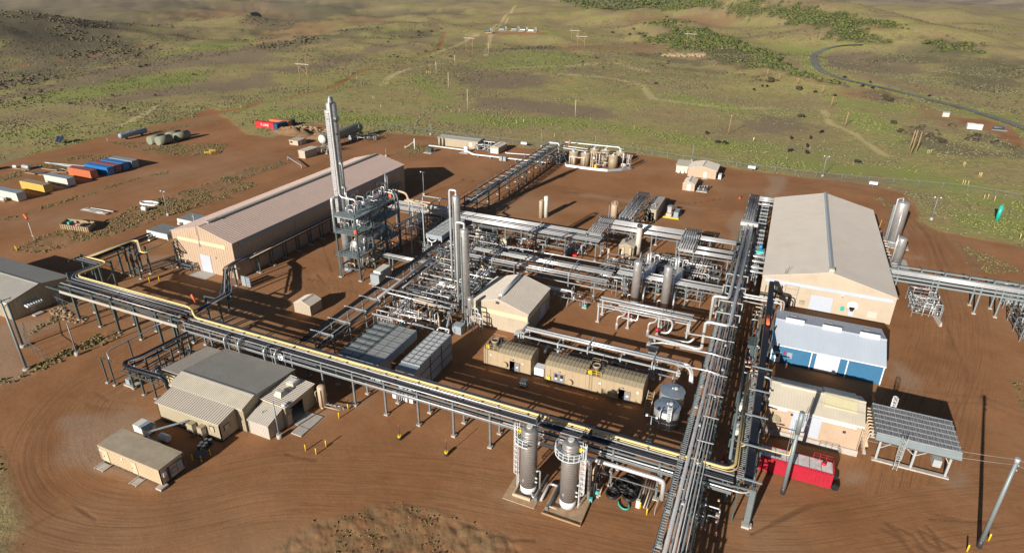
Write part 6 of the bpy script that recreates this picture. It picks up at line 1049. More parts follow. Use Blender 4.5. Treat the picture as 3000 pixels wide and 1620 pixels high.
for p, q in (((-139.6, 75.0, 7.3), (-129.8, 75.0, 7.3)), ((-139.6, 77.2, 7.3), (-129.8, 77.2, 7.3)), ((-132.6, 69.4, 7.3), (-132.6, 77, 7.3)), ((-139.4, 74, 7.3), (-139.4, 77.4, 7.3)), ((-136.4, 75, 7.3), (-136.4, 77.2, 7.3)), ((-132.2, 65.5, 6.1), (-132.2, 69.4, 6.1)), ((-134, 65.5, 6.1), (-129, 65.5, 6.1))): MB().beam(p, q, .2, .28).build('stringer', 'dgreen', t)
for k in range(5): a = .9+k*.9; MB().beam((-130.6, 68.2, a), (-130.0, 70.5, a), .12).build('rung', 'dgreen', t)
# section to the salmon hall
t = rack('pipe_rack', 'dark elevated rack with yellow pipe running from the left corner back to the salmon hall', 'y', 76.6, 92.6, -138.2, -135.4, [6.4, 7.2], [77.6, 84.2, 87.2], [(-137.6, 7.2, .11, 'alu2'), (-137.0, 7.2, .16, 'black'), (-137.6, 6.4, .18, 'black'), (-136.3, 6.4, .14, 'black')], [], pm='dgreen', pw=.36)
pipe(t, [(-136.5, 76.6, 7.6), (-136.4, 87.2, 7.6), (-135.4, 87.9, 7.6), (-128.9, 83.8, 7.4), (-128.0, 84.4, 7.2), (-128.9, 92.9, 7.2)], .2, 'yellow', 'yellow_pipe', 10, 1.0)
for d, r, m, z in ((.5, .12, 'alu2', 7.3), (1.0, .16, 'black', 7.0), (1.5, .14, 'black', 6.5)): pipe(t, [(-137-d*.3, 77, z), (-137-d*.3, 87.4, z), (-135.6, 88.2-d, z), (-129.3-d*.3, 84.2-d, z), (-128.4-d, 85, z), (-129.2-d, 92.9, z-.3)], r, m, 'pipe', 8, 1.0)
for x, y in ((-131.6, 84.0), (-134.2, 84.4), (-129.0, 92.1), (-132.0, 86.9)): MB().beam((x, y, 0), (x, y, 7.0), .36).build('post', 'dgreen', t); boxpart(t, (x-.4, x+.4, y-.4, y+.4, -.2, .2), 'conc', 'footing')
for z in (2.2, 4.2, 6.2): MB().beam((-134.2, 84.4, z), (-131.6, 84.0, z), .2, .3).build('crossbeam', 'dgreen', t)
skid('valve_manifold', 'dark valve manifold on the ground at the left front corner of the salmon hall', -129.8, -123.2, 91.0, 92.6, [1.0, 1.9], 5, 10, ('dark', 'black', 'alu2'), True, 0, 3)
# dark oblique rack from near rack to the hall corner
t = thing('pipe_rack', 'dark rack climbing from the near rack to the right front corner of the salmon hall', 'pipe rack', (-103, 82, 0))
L1 = [(-97.3, 71.2, 6.0), (-97.6, 78.6, 6.0), (-106.6, 87.5, 6.4), (-109.3, 92.2, 5.2), (-109.5, 97.0, 5.0)]
for k in range(5):
    d = (k-2)*.42; pipe(t, [(p[0]+d*.7, p[1]+d*.7, p[2]+.1*(k % 2)) for p in L1], .12+.03*(k % 2), ('black', 'alu2', 'black', 'dark', 'alu2')[k], 'pipe', 8, .8)
for x, y, h in ((-101.4, 76.4, 5.8), (-98.0, 76.6, 5.8), (-100.8, 81.0, 5.8), (-104.4, 84.4, 6.2), (-105.7, 86.2, 6.2), (-108.6, 90.6, 5.6)): MB().beam((x, y, 0), (x, y, h), .34).build('post', 'dgreen', t); boxpart(t, (x-.4, x+.4, y-.4, y+.4, -.2, .2), 'conc', 'footing')
for p, q in (((-101.4, 76.4, 5.7), (-97, 76.7, 5.7)), ((-102, 82.4, 5.9), (-98.9, 78.9, 5.7)), ((-107, 86.3, 6.1), (-104.2, 88.6, 6.1)), ((-99, 78, 5.5), (-107.2, 87.3, 6.0)), ((-97.3, 70, 5.7), (-97.5, 78.4, 5.7))): MB().beam(p, q, .18, .26).build('crossbeam', 'dgreen', t)
mb = MB()
for k in range(9): mb.beam((-106.9, 87.1, .6+k*.62), (-105.7, 87.9, .6+k*.62), .07)
mb.build('rungs', 'dgreen', t); boxpart(t, (-107.6, -106.4, 91.2, 91.5, 0, 2.4), 'grey', 'cabinet'); boxpart(t, (-106.2, -105.0, 91.2, 91.5, 0, 2.4), 'grey', 'cabinet')
o = MB().lathe([(.85, 0), (.95, .2), (.9, .7), (.3, 1.1)], (-112.3, 92.0, 2.4), 16).build('exhaust_hood', 'wall_pink', t)
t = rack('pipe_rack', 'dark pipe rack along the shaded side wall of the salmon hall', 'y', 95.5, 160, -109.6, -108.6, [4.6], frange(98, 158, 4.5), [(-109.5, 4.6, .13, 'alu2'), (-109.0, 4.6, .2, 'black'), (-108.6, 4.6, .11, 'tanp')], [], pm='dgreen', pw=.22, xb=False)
# lower dark rack around the control building
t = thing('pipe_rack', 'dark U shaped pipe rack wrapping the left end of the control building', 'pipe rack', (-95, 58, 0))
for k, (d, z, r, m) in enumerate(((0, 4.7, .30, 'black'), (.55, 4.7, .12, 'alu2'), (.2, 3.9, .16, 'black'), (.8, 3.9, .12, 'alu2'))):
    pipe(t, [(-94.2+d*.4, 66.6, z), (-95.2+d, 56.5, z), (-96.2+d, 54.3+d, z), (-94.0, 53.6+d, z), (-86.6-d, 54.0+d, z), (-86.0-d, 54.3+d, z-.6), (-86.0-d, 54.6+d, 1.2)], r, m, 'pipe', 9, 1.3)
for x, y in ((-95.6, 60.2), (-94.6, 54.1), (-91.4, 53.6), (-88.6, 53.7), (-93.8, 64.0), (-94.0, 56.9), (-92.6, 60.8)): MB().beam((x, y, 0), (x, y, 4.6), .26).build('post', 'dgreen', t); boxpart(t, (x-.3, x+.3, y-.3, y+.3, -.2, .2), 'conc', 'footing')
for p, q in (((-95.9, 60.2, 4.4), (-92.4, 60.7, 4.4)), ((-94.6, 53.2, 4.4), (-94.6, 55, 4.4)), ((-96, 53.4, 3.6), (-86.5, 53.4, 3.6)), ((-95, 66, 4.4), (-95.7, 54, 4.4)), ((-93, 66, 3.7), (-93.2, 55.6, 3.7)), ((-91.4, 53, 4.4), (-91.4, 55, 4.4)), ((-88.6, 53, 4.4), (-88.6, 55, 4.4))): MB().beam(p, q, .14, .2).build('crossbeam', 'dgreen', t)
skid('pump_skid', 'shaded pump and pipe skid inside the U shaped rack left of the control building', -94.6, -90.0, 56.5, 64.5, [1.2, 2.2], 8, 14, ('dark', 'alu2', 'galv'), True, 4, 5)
for x0, x1, y0, y1 in ((-97, -94.6, 53.9, 55.4), (-94.9, -92.5, 57.8, 59.4)): boxpart(t, (x0, x1, y0, y1, 0, .3), 'conc', 'concrete_slab'); boxpart(t, (x0+.3, x0+1.3, y0+.3, y1-.3, .3, 1.3), 'grey', 'cabinet')
t = thing('overhead_line', 'thin pipe carried on slender posts left of the control building', 'pipe line', (-100, 60, 0)); pipe(t, [(-96.9, 68.6, 7.0), (-97.6, 66.8, 6.6), (-100.9, 65.4, 5.2), (-101.0, 55.0, 5.2), (-98.8, 53.9, 5.0)], .12, 'alu2', 'pipe', 8, .9)
for x, y in ((-100.3, 53.4), (-98.4, 53.4), (-100.9, 59.0)): MB().beam((x, y, 0), (x, y, 5.1), .2).build('post', 'dgreen', t); MB().beam((x-.7, y, 5.0), (x+.7, y+.1, 5.0), .14).build('crossarm', 'dgreen', t); boxpart(t, (x-.3, x+.3, y-.3, y+.3, -.1, .2), 'conc', 'footing')
# vertical big rack on the right (runs away from the viewer)
B = [45.5, 52.0, 58.5, 64.6, 70.6, 76.6, 82.7, 88.8, 95.0, 101.0, 107.0, 113.0, 119.0, 125.0, 131.0, 137.0, 143.0, 149.0, 155.5]
t = rack('pipe_rack', 'wide many piped rack running from the bottom of the picture away beside the cream hall', 'y', 30, 157.5, -5.0, -1.2, [5.2, 6.6], B,
  [(-3.75, 6.6, .24, 'alu2'), (-3.2, 6.6, .08, 'galv'), (-2.85, 6.6, .15, 'alu2'), (-2.45, 6.6, .06, 'alu'), (-2.0, 6.6, .12, 'galv'), (-1.6, 6.6, .06, 'alu2'),
   (-3.9, 5.2, .16, 'black'), (-3.3, 5.2, .12, 'alu2'), (-2.3, 5.2, .15, 'dark'), (-1.6, 5.2, .12, 'black')], [], xb=False, pm='dgreen')
ladder_tray(t, 'y', 31, 106, -4.6, 6.85, .62, 'galvl')
for y in frange(72, 106, 5.6): MB().beam((-3.2, y, 6.95), (-1.0, y, 6.95), .1, .12).build('clamp_beam', 'galvl', t)
for y in (108.5, 113.5, 120.5, 126.5):
    mb = MB(); mb.beam((-5.2, y, 6.6), (-5.2, y, 8.0), .16); mb.beam((-.9, y, 6.6), (-.9, y, 8.0), .16); mb.beam((-5.3, y, 8.0), (-.8, y, 8.0), .16, .2); mb.build('portal', 'galvl', t)
pipe(t, [(-2.35, 158.6, 8.3), (-2.35, 104.3, 8.3), (-2.6, 103.3, 8.3), (-6.0, 103.3, 8.3), (-6.45, 103.3, 7.9), (-6.45, 103.3, 2.6), (-7.1, 103.4, 2.1), (-16.5, 104.3, 2.1)], .29, 'alu', 'silver_duct', 14, .8)
pipe(t, [(-3.55, 158.6, 8.3), (-3.55, 115.2, 8.3), (-3.8, 114.3, 8.3), (-6.0, 114.3, 8.3), (-6.4, 114.3, 7.9), (-6.4, 114.3, 1.5)], .29, 'alu', 'silver_duct', 14, .8)
mb = MB(); mb.hexa([(-5.2, 157.6, 7.9), (-1.0, 157.6, 7.9), (-1.0, 158.8, 7.9), (-5.2, 159.6, 7.9), (-5.2, 157.6, 8.9), (-1.0, 157.6, 8.8), (-1.0, 158.8, 8.8), (-5.2, 159.6, 8.9)]); mb.build('duct_box', 'alu', t)
pipe(t, [(-4.7, 143, 6.9), (-4.75, 122.5, 6.9), (-4.6, 119.8, 6.5), (6.2, 119.8, 6.5), (6.2, 119.8, 3.5)], .14, 'alu', 'pipe', 8, .7); pipe(t, [(-4.3, 143, 6.9), (-1.2, 120.3, 6.9), (6.6, 120.4, 6.9), (6.8, 120.4, 3.5)], .14, 'alu2', 'pipe', 8, .7)
for y in (118.6, 121.2): MB().beam((-1.2, y, 6.2), (4.4, y, 6.2), .14, .2).build('link_beam', 'galvl', t)
for y, z in ((94.6, 6.9), (99.8, 7.0), (89.0, 7.0)): pipe(t, [(-9.5, y+.6, z-.3), (-4.2, y, z+.3), (-2.2, y-.3, z+.3)], .14, 'alu', 'pipe', 8)
for k in range(14):
    y = 44+k*7.8; x = rnd.uniform(-3.4, -1.5); MB().box(x-.15, x+.15, y-.2, y+.2, 6.9, 7.2).build('valve', 'galvl', t)
# upper rack farther along
t = rack('pipe_rack', 'straight silver rack with closely set pipes at the far left of the cream hall', 'y', 159, 191, -4.9, -2.1, [4.6, 5.9], frange(160, 190.5, 6), [(-4.7+.29*k, 5.9, .10, 'alu2' if k % 2 else 'galv') for k in range(9)]+[(-4.6+.4*k, 4.6, .12, 'dark') for k in range(5)], [], xb=False)
t = rack('pipe_rack', 'ladder like rack close against the left wall of the cream hall', 'y', 131, 190, -1.0, .7, [5.4], frange(133, 189, 4.3), [(-.75, 5.1, .09, 'galv'), (-.2, 5.1, .08, 'alu2'), (.2, 5.1, .08, 'alu2')], [], xb=False)
for y in frange(133, 188, 2.9): MB().beam((-1.2, y, 5.62), (.9, y, 5.62), .3, .14).build('rung_beam', 'galvl', t)
for y in (134.5, 137.0, 140.5, 143.5, 186.5, 188.2, 189.6, 183): pipe(t, [(-2.2, y, 5.9), (1.9, y, 5.9)], .24, 'alu', 'pipe', 10)
skid('pump_skid', 'turquoise and blue pump on the platform between the far rack and the cream hall', -.8, 1.6, 145.5, 149.5, [4.8, 5.6], 12, 10, ('alu', 'alu2', 'white'), True, 0, 5)
boxpart(t, (-.2, 1.3, 146.0, 147.5, 5.7, 6.3), 'tealpaint', 'pump_base'); MB().lathe([(.36, 0), (.4, .5), (.3, .9)], (.55, 148.0, 6.2), 12).build('pump_motor', 'bluepaint', t)
# dark enclosed duct rack between the wide rack and the blue workshop
t = thing('duct_rack', 'black elevated duct on grey frames between the wide rack and the blue workshop', 'duct', (4, 97, 0)); boxpart(t, (3.45, 4.35, 66.3, 128.2, 6.75, 7.2), 'black', 'duct')
for x in (3.4, 4.4): MB().beam((x, 66.3, 6.8), (x, 128.2, 6.8), .08, .3).build('side_rail', 'galv', t)
for k, y in enumerate((66.4, 73.2, 80.0, 86.6, 93.2, 101, 109, 118, 127)):
    MB().beam((5.0, y, 0), (5.0, y, 6.8), .24).build('post', 'dgreen', t); MB().beam((2.9, y, 0), (2.9, y, 6.6), .2).build('post', 'dgreen', t)
    if y < 100: MB().beam((2.4, y, 7.45), (5.5, y, 7.45), .22, .2).build('crossbeam', 'pole', t); boxpart(t, (4.7, 5.4, y-.35, y+.35, -.2, .25), 'conc', 'footing')
pipe(t, [(4.1, 128.2, 6.9), (4.3, 129.5, 5.2), (4.9, 130.6, 3.6), (6.6, 131.0, 3.4), (7.9, 131.0, 3.4), (7.9, 131.0, .5)], .26, 'black', 'duct_elbow', 10, .8)
pipe(t, [(3.0, 92.0, 6.9), (5.4, 91.5, 6.9), (5.6, 90.5, 6.6), (5.6, 88, 4.5)], .16, 'alu2', 'pipe')
for k in range(12): MB().box(4.42, 4.75, 70+k*4.7, 70.5+k*4.7, 4.5+rnd.uniform(0, 1.5), 6.5).build('junction_box', rnd.choice(('galv', 'grey', 'dark')), t)
t = thing('cable_walkway', 'rung decked cable ladder with yellow pipe beside the black duct', 'cable tray', (3, 81, 0)); ladder_tray(t, 'y', 67.5, 92, 2.95, 6.1, .75, 'galvl', .4)
pipe(t, [(1.4, 70.4, 5.6), (1.3, 84, 5.6), (1.2, 96, 5.6)], .2, 'pole', 'pipe', 8); pipe(t, [(2.4, 73.6, 6.4), (3.2, 74.4, 6.5), (8.3, 74.4, 6.5), (8.6, 74.4, 6.5), (8.8, 74.6, 9)], .09, 'yellow', 'yellow_branch', 7, .4)
for y in (70, 76, 82, 88): MB().beam((1.0, y, 5.4), (3.4, y, 5.4), .14, .18).build('crossbeam', 'galv', t); MB().beam((1.0, y, 0), (1.0, y, 5.4), .2).build('post', 'dgreen', t)
for y in (71.2, 73.4): valve(t, 2.6, y, 4.2, .5, 'red', 'red'); valve(t, .6, y+3, 1.2, .5, 'red', 'red')
for k in range(10): boxpart(t, (1.6, 2.3, 71+k*2.2, 71.7+k*2.2, 1.0+.2*(k % 3), 2.2+.2*(k % 3)), ('grey', 'galv', 'contw')[k % 3], 'meter_box')
skid('meter_run', 'tan and grey metering equipment under the space left of the black duct', 1.2, 2.9, 98, 126, [1.0, 2.2], 21, 26, ('tanp', 'alu2', 'galv'), False, 4, 12)
boxpart(t, (1.3, 2.8, 108, 111.5, .3, 2.6), 'dgreen', 'cabinet')
# far pipe bridge to the back tanks
t = rack('pipe_bridge', 'long open pipe bridge with cable trays slanting back to the tan tanks by the fence', 'y', 148.5, 222.5, -81.6, -77.5, [4.9, 6.5], [152, 160, 167.6, 175.2, 183, 190.0, 196.4, 203, 209.5, 216, 222], [(-80.9, 4.9, .12, 'alu2'), (-80.4, 4.9, .16, 'dark'), (-78.3, 4.9, .14, 'alu2'), (-78.0, 6.5, .1, 'alu2')], [(-79.6, 4.9, .9, 'dark')], pm='dgreen', bw=.3)
for y in frange(150, 221, 4.2): MB().beam((-80.6, y, 6.66), (-78.2, y, 6.66), .34, .1).build('tread', 'galvl', t)
for c in (-81.55, -77.55):
    mb = MB(); mb.beam((c, 148.5, 7.6), (c, 222.5, 7.6), .08)
    for y in frange(149, 222, 6): mb.beam((c, y, 6.5), (c, y, 7.6), .07)
    mb.build('railing', 'galv', t)
pipe(t, [(-81.2, 221.8, 6.9), (-77.6, 221.8, 6.9), (-77.2, 221.8, 6.5), (-77.2, 221.8, 1)], .26, 'white', 'end_pipe', 10, .5)
# back rack (R1), three stepped parts
t = rack('pipe_rack', 'back rack of bright parallel silver pipes, left part behind the slender columns', 'x', -99, -36.6, 137.8, 144.9, [4.7], [-96, -88.6, -81, -75, -69, -62, -57.4, -53.2, -45.2, -37.2], [(138.2+.8*k, 4.8, .19, 'alu' if k % 3 else 'alu2') for k in range(3)]+[(142.2+.75*k, 4.8, .21, 'alu') for k in range(3)]+[(140.8, 4.9, .12, 'alu2')], [(141.5, 4.8, .6, 'dark')])
t = rack('pipe_rack', 'back rack crossover of dark ribbed pipes stepping over toward the rear part', 'y', 140.5, 154.2, -40.8, -36.8, [6.0], [141.5, 147, 153.2], [(-40.4+.55*k, 6.0, .13, 'alu2') for k in range(7)], [], xb=False)
t = rack('pipe_rack', 'back rack of bright parallel silver pipes, middle part stepped to the rear', 'x', -40.8, -15.2, 148.0, 154.6, [4.9], [-36.8, -31, -25.4, -19], [(148.4+.75*k, 5.0, .20, 'alu') for k in range(3)]+[(151.2+.78*k, 5.2, .25, 'alu') for k in range(4)]+[(150.4, 5.0, .1, 'dark')], [])
t = rack('pipe_rack', 'back rack crossover of dark ribbed pipes near the wide right hand rack', 'y', 140.0, 154.6, -18.0, -14.0, [6.0], [141.0, 147, 154], [(-17.6+.55*k, 6.0, .13, 'alu2') for k in range(7)], [], xb=False)
t = rack('pipe_rack', 'back rack of bright parallel silver pipes, right part joining the wide rack', 'x', -17.6, -5.2, 140.6, 153.2, [4.9], [-17.2, -11.5, -6], [(141.0+.65*k, 5.0, .19, 'alu') for k in range(3)]+[(144.2+.65*k, 5.0, .16, 'alu2') for k in range(3)]+[(150.2+.6*k, 5.0, .26, 'alu') for k in range(4)], [])
for k in range(7): pipe(t, [(-13.4+.55*k, 141.5, 4.6), (-13.6+.55*k, 137.5, 4.2), (-13.8+.55*k, 132.2, 3.4)], .13, 'alu2' if k % 2 else 'tanp', 'branch_pipe', 7)
t = rack('pipe_rack', 'north rack of tightly packed pipes running to the grey equipment container', 'y', 155, 178.5, -36.2, -32.4, [4.8, 6.1], [157, 164, 171, 178], [(-35.9+.4*k, 6.1, .11, 'galv' if k % 2 else 'alu2') for k in range(9)]+[(-35.8+.6*k, 4.8, .14, 'dark') for k in range(5)], [], xb=False)
# overhead frame at the tower back
t = thing('support_frame', 'light steel overhead frame right of the top of the tall tower structure', 'frame', (-86, 132, 0))
for p, q in (((-90, 137.0, 8.4), (-78.8, 137.2, 8.4)), ((-90, 142.5, 8.4), (-78.8, 142.7, 8.4)), ((-90, 137.0, 8.4), (-90, 142.5, 8.4)), ((-84.5, 137.0, 8.4), (-84.5, 142.5, 8.4)), ((-78.8, 137.2, 8.4), (-78.8, 142.7, 8.4))): MB().beam(p, q, .2).build('beam', 'galvl', t)
for x, y in ((-90, 137), (-84.5, 137), (-78.8, 137.2), (-90, 142.5), (-84.5, 142.5), (-78.8, 142.7)): MB().beam((x, y, 0), (x, y, 8.4), .22).build('post', 'galvl', t)
pipe(t, [(-94, 139.4, 7.3), (-86.8, 139.4, 7.3), (-86.1, 138.8, 6.6), (-86, 138.2, 6), (-80, 138.2, 6)], .34, 'tanp', 'tan_pipe', 12, .9); pipe(t, [(-94, 140.4, 7.3), (-85.8, 140.4, 7.3), (-85.1, 139.8, 6.6), (-85, 139.4, 6), (-80, 139.4, 6)], .34, 'tanp', 'tan_pipe', 12, .9)
# middle rack (R2)
t = rack('pipe_rack', 'middle two tier silver pipe rack between the slender columns and the upright silver vessels', 'x', -63.2, -28.8, 117.6, 125.2, [4.6], [-62, -56.3, -50.6, -44, -37.5, -31.5], [(117.7, 4.7, .13, 'alu'), (118.6, 4.7, .17, 'alu'), (119.1, 4.7, .12, 'alu2'), (121.7, 4.7, .19, 'alu'), (122.25, 4.7, .17, 'alu'), (122.8, 4.7, .19, 'alu'), (123.3, 4.7, .1, 'alu2'), (124.9, 5.6, .14, 'alu')], [])
for x in (-56.3, -44, -37.5): MB().beam((x, 117.4, 5.7), (x, 125.4, 5.7), .14, .2).build('crossbeam', 'galvl', t); MB().beam((x, 117.5, 4.6), (x, 117.5, 5.7), .14).build('stub', 'galvl', t)
for y in (117.6, 125.2): MB().beam((-63, y, 3.1), (-29, y, 3.1), .12, .18).build('stringer', 'galvl', t)
t = rack('pipe_rack', 'silver pipe rack running between the upright silver vessels and the wide right rack', 'x', -28, -5.2, 122.8, 126.4, [4.6], [-26, -19, -12.6, -6.5], [(123.2+.5*k, 4.7, .14, 'alu') for k in range(4)]+[(125.9, 4.7, .18, 'alu')], [], xb=False)
# manifold rack in front of the silver vessels
t = rack('pipe_rack', 'short silver header rack in front of the two upright silver vessels', 'x', -28.3, -9.4, 109.1, 112.4, [3.9], [-28.0, -21.7, -15.6, -10.0], [(109.0, 4.0, .13, 'alu'), (109.9, 4.0, .27, 'alu', -24, -8.6), (110.7, 4.0, .2, 'alu'), (111.9, 4.0, .16, 'alu'), (112.3, 4.0, .12, 'alu2')], [], pm='galvl')
for x in (-23.6, -17.3): pipe(t, [(x+1.4, 109.8, 4.1), (x+1.2, 108.2, 3.2), (x, 107.7, 2.9), (x, 107.7, 1.2)], .17, 'alu', 'drop_pipe', 10); MB().lathe([(.3, 0), (.3, 1.3), (.2, 1.5)], (x, 107.7, 0), 14).build('strainer', 'alu2', t)
boxpart(t, (-22.6, -21.4, 109.6, 110.1, 2.3, 2.8), 'cred', 'actuator'); pipe(t, [(-23.4, 109.3, 2.0), (-19.9, 109.3, 2.0), (-19.9, 110.2, 4)], .15, 'alu', 'drop_pipe'); pipe(t, [(-14.6, 108.5, 4.0), (-13.0, 108.5, 4.2), (-12.6, 107.2, 3.4), (-13.2, 106.6, 2.2), (-14.6, 106.8, 2.0)], .21, 'alu', 'loop_pipe', 12, .8)
for x, h in ((-15.4, 5.5), (-13.9, 5.6), (-14.7, 4.6)): MB().tube([(x, 109.4, .3), (x+.3, 110.2, h)], .09, 6).build('instrument_mast', 'galv', t)
t = thing('control_valve', 'large red control valve on silver piping right of the two upright vessels', 'valve', (-15.4, 106.4, 0)); MB().lathe([(.36, 0), (.42, .5), (.3, .8)], (-15.4, 106.9, 1.9), 12).build('actuator', 'red', t); MB().lathe([(.34, 0), (.34, 1.0)], (-15.6, 105.6, .4), 12, 'y').build('body', 'alu2', t)
pipe(t, [(-14.9, 105.2, 1.6), (-9.0, 105.9, 1.6), (-8.2, 106.3, 2.6)], .22, 'alu'); pipe(t, [(-15.8, 103.6, 1.0), (-13.8, 103.6, 1.7), (-7.8, 103.9, 1.7)], .15, 'alu'); pipe(t, [(-16.2, 102.6, .6), (-16.2, 105.4, .6)], .42, 'alu2', 'pipe', 14); boxpart(t, (-15.8, -14.2, 101.2, 103.2, 0, .9), 'galv', 'support')
# bright pipes behind the shelters (R7)
t = rack('pipe_rack', 'bright silver pipe rack directly behind the two tan equipment shelters', 'x', -38.9, -8.6, 93.4, 96.6, [2.9], [-38.2, -31.2, -25.4, -19.3, -13.2, -9.2], [(93.6, 2.4, .14, 'alu'), (94.9, 3.0, .26, 'alu'), (95.6, 3.0, .26, 'alu'), (96.3, 3.0, .13, 'alu2')], [], pm='galvl', xb=False)
for x in (-38.6, -25.4, -13.6):
    mb = MB(); mb.beam((x, 93.2, 3.6), (x, 97.0, 3.6), .22, .26); mb.beam((x, 93.2, .2), (x, 93.2, 3.6), .2); mb.build('anchor_frame', 'galvl', t)
for k in range(4): pipe(t, [(-37.7, 94.5+.45*k, 3.1), (-39.1-.25*k, 94.0, 3.2), (-39.1-.25*k, 93.0, 2.9), (-39.1-.25*k, 92.9, .2)], .15, 'alu', 'drop_pipe', 8)
for dx in (0, .7): pipe(t, [(-8.8, 94.9+dx, 3.3), (-7.8+dx*.4, 94.9+dx, 3.3), (-7.0+dx*.4, 94.2, 2.9), (-6.8+dx*.4, 92.9, 1.2)], .26, 'alu', 'elbow', 12, .9)
MB().lathe([(.36, 0), (.36, .6)], (-9.6, 94.9, 3.3), 14, 'x').build('flange', 'alu2', t)
for k in range(14):
    x = -37+k*2.1; valve(t, x, 92.2+.4*(k % 2), 1.4+.4*(k % 3), .3, 'galv', 'galvl'); MB().tube([(x, 92.4, .2), (x, 92.4, 2.0), (x, 94.2, 2.6)], .07, 6).build('branch_pipe', 'alu2' if k % 2 else 'dark', t)
MB().beam((-38.5, 92.6, 2.0), (-9, 92.6, 2.0), .1, .22).build('stringer', 'galv', t)
for x in (-32.4, -20.2): pipe(t, [(x, 89.7, 2.8), (x, 91, 3.2), (x+.3, 93.2, 1.5)], .3, 'dark', 'vent_duct', 10)
# left cable rack beside the big cooler
t = rack('cable_rack', 'light framed cable rack with black trays running back beside the large cooler', 'y', 72.5, 134, -73.9, -69.4, [4.2], [76.4, 81.4, 86.5, 91.4, 96.0, 101.2, 107, 113, 119, 125, 131], [(-72.3, 4.3, .10, 'galv'), (-69.9, 4.3, .10, 'galv'), (-69.9, 4.5, .26, 'alu2', 91.5, 114.2)], [(-73.6, 4.3, .5, 'black'), (-73.0, 4.3, .5, 'black'), (-71.2, 2.6, .4, 'dark')], pm='galv', xb=True, pw=.2)
for y in (76.4, 81.4, 86.5, 91.4, 96.0, 101.2): MB().beam((-74.6, y, 4.5), (-69.2, y, 4.5), .14, .16).build('crossbeam', 'galvl', t)
for x in (-73.9, -69.4): MB().beam((x, 76, 2.3), (x, 120, 2.3), .1, .14).build('stringer', 'galv', t)
t = rack('pipe_rack', 'low silver line rack linking the tower structure and the cable rack', 'x', -84, -69, 111.2, 112.6, [4.0], [-80.5, -74.5], [(111.3, 4.0, .12, 'alu'), (111.8, 4.0, .14, 'alu'), (112.4, 4.0, .1, 'alu2')], [], xb=False)
# tan framed pipe module in front of the process building
t = skid('pipe_module', 'tan framed module of crossing silver pipes behind the two grey coolers', -68.0, -53.8, 86.6, 95.6, [2.2, 3.4, 4.4], 33, 46, ('alu', 'alu', 'alu2', 'tanp'), False, 4, 16, r=(.07, .15))
pipe(t, [(-70.6, 94.6, 1.5), (-70.6, 94.6, 4.7), (-54, 93.9, 4.7)], .17, 'alu', 'header_pipe', 10); pipe(t, [(-68.2, 87.0, 3.9), (-60.8, 86.9, 4.1), (-60.3, 86.6, 4.0), (-60.3, 86.4, 1.8)], .17, 'alu', 'header_pipe', 10); pipe(t, [(-70.0, 95.6, 5.0), (-54, 95.2, 5.0)], .09, 'alu', 'header_pipe', 8)
for x, y in ((-64.8, 91.0), (-59.5, 90.4), (-54.6, 89.8)): MB().beam((x, y, 0), (x, y, 5.1), .2).build('post', 'tanp', t); 
MB().beam((-66, 91.0, 2.4), (-54.0, 89.8, 2.4), .2, .26).build('crossbeam', 'tanp', t)
for x in (-68, -62.8, -57.6, -53.9):
    for y in (87, 92.5): MB().beam((x, y, 0), (x, y, 3.4), .12).build('post', 'galv', t)
pipe(t, [(-61.2, 84.0, 3.6), (-61.2, 84.6, 4.4), (-59.0, 84.6, 4.4), (-59.0, 84.0, 3.6)], .16, 'alu', 'cooler_header'); pipe(t, [(-51.9, 84.6, 5.4), (-51.9, 85.3, 5.7), (-49.6, 85.3, 5.7), (-49.6, 84.6, 5.4)], .16, 'alu', 'cooler_header'); pipe(t, [(-50.4, 85.2, 5.2), (-53.4, 93.0, 5.6)], .2, 'alu2', 'cooler_header')
t = skid('process_module', 'dense silver piping and white insulated drum at the foot of the slender columns', -68.5, -54.5, 97, 116, [2.0, 3.2, 4.3], 41, 60, ('alu', 'alu', 'alu2', 'tanp'), True, 6, 18, r=(.07, .17))
vessel_h(MB(), (-64.2, 106.6, 2.2), 4.6, 1.0, 'x', 18).build('insulated_drum', 'contw', t); vessel_h(MB(), (-58.6, 103.6, 2.2), 5.0, .9, 'x', 18).build('insulated_drum', 'alu2', t); vessel_v(MB(), -55.2, 112.6, 1.4, 4.4, .9, 16).build('small_vessel', 'alu2', t)
for pts in ([(-68.8, 113.2, 4.2), (-64.6, 112.6, 4.2), (-64.3, 112.4, 3.8), (-64.3, 112.2, 1)], [(-68.5, 106.4, 4.3), (-55, 105.8, 4.3)], [(-57.8, 111.0, 3.0), (-57.6, 113.9, 4.2), (-53.6, 113.8, 4.2)], [(-57.4, 110.4, 4.0), (-51.5, 110.8, 4.0)]): pipe(t, pts, .16, 'alu', 'header_pipe', 10)
skid('process_module', 'crowded piping under and around the pale raised cooler', -71.6, -63.5, 119, 136, [2.0, 3.4, 4.8], 43, 44, ('alu', 'alu2', 'dark', 'tanp'), True, 5, 14)
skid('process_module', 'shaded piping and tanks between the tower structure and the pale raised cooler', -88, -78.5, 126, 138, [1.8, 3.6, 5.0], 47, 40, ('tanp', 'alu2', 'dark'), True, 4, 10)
skid('process_module', 'piping right of the pale raised cooler under the back rack', -63, -50, 128, 137.5, [1.6, 3.0], 53, 22, ('alu', 'alu2', 'dark'), False, 4, 8)
skid('process_module', 'piping and steel beside the cable rack right of the grey cabinet', -69.0, -57, 96, 100, [2.4, 4.0], 141, 26, ('alu2', 'galv', 'dark'), True, 3, 8); skid('process_module', 'grey steel module between the slender columns and the raised cooler', -70.5, -62, 113, 121, [1.8, 3.4, 4.8], 143, 34, ('alu', 'alu2', 'galv', 'tanp'), True, 3, 10)
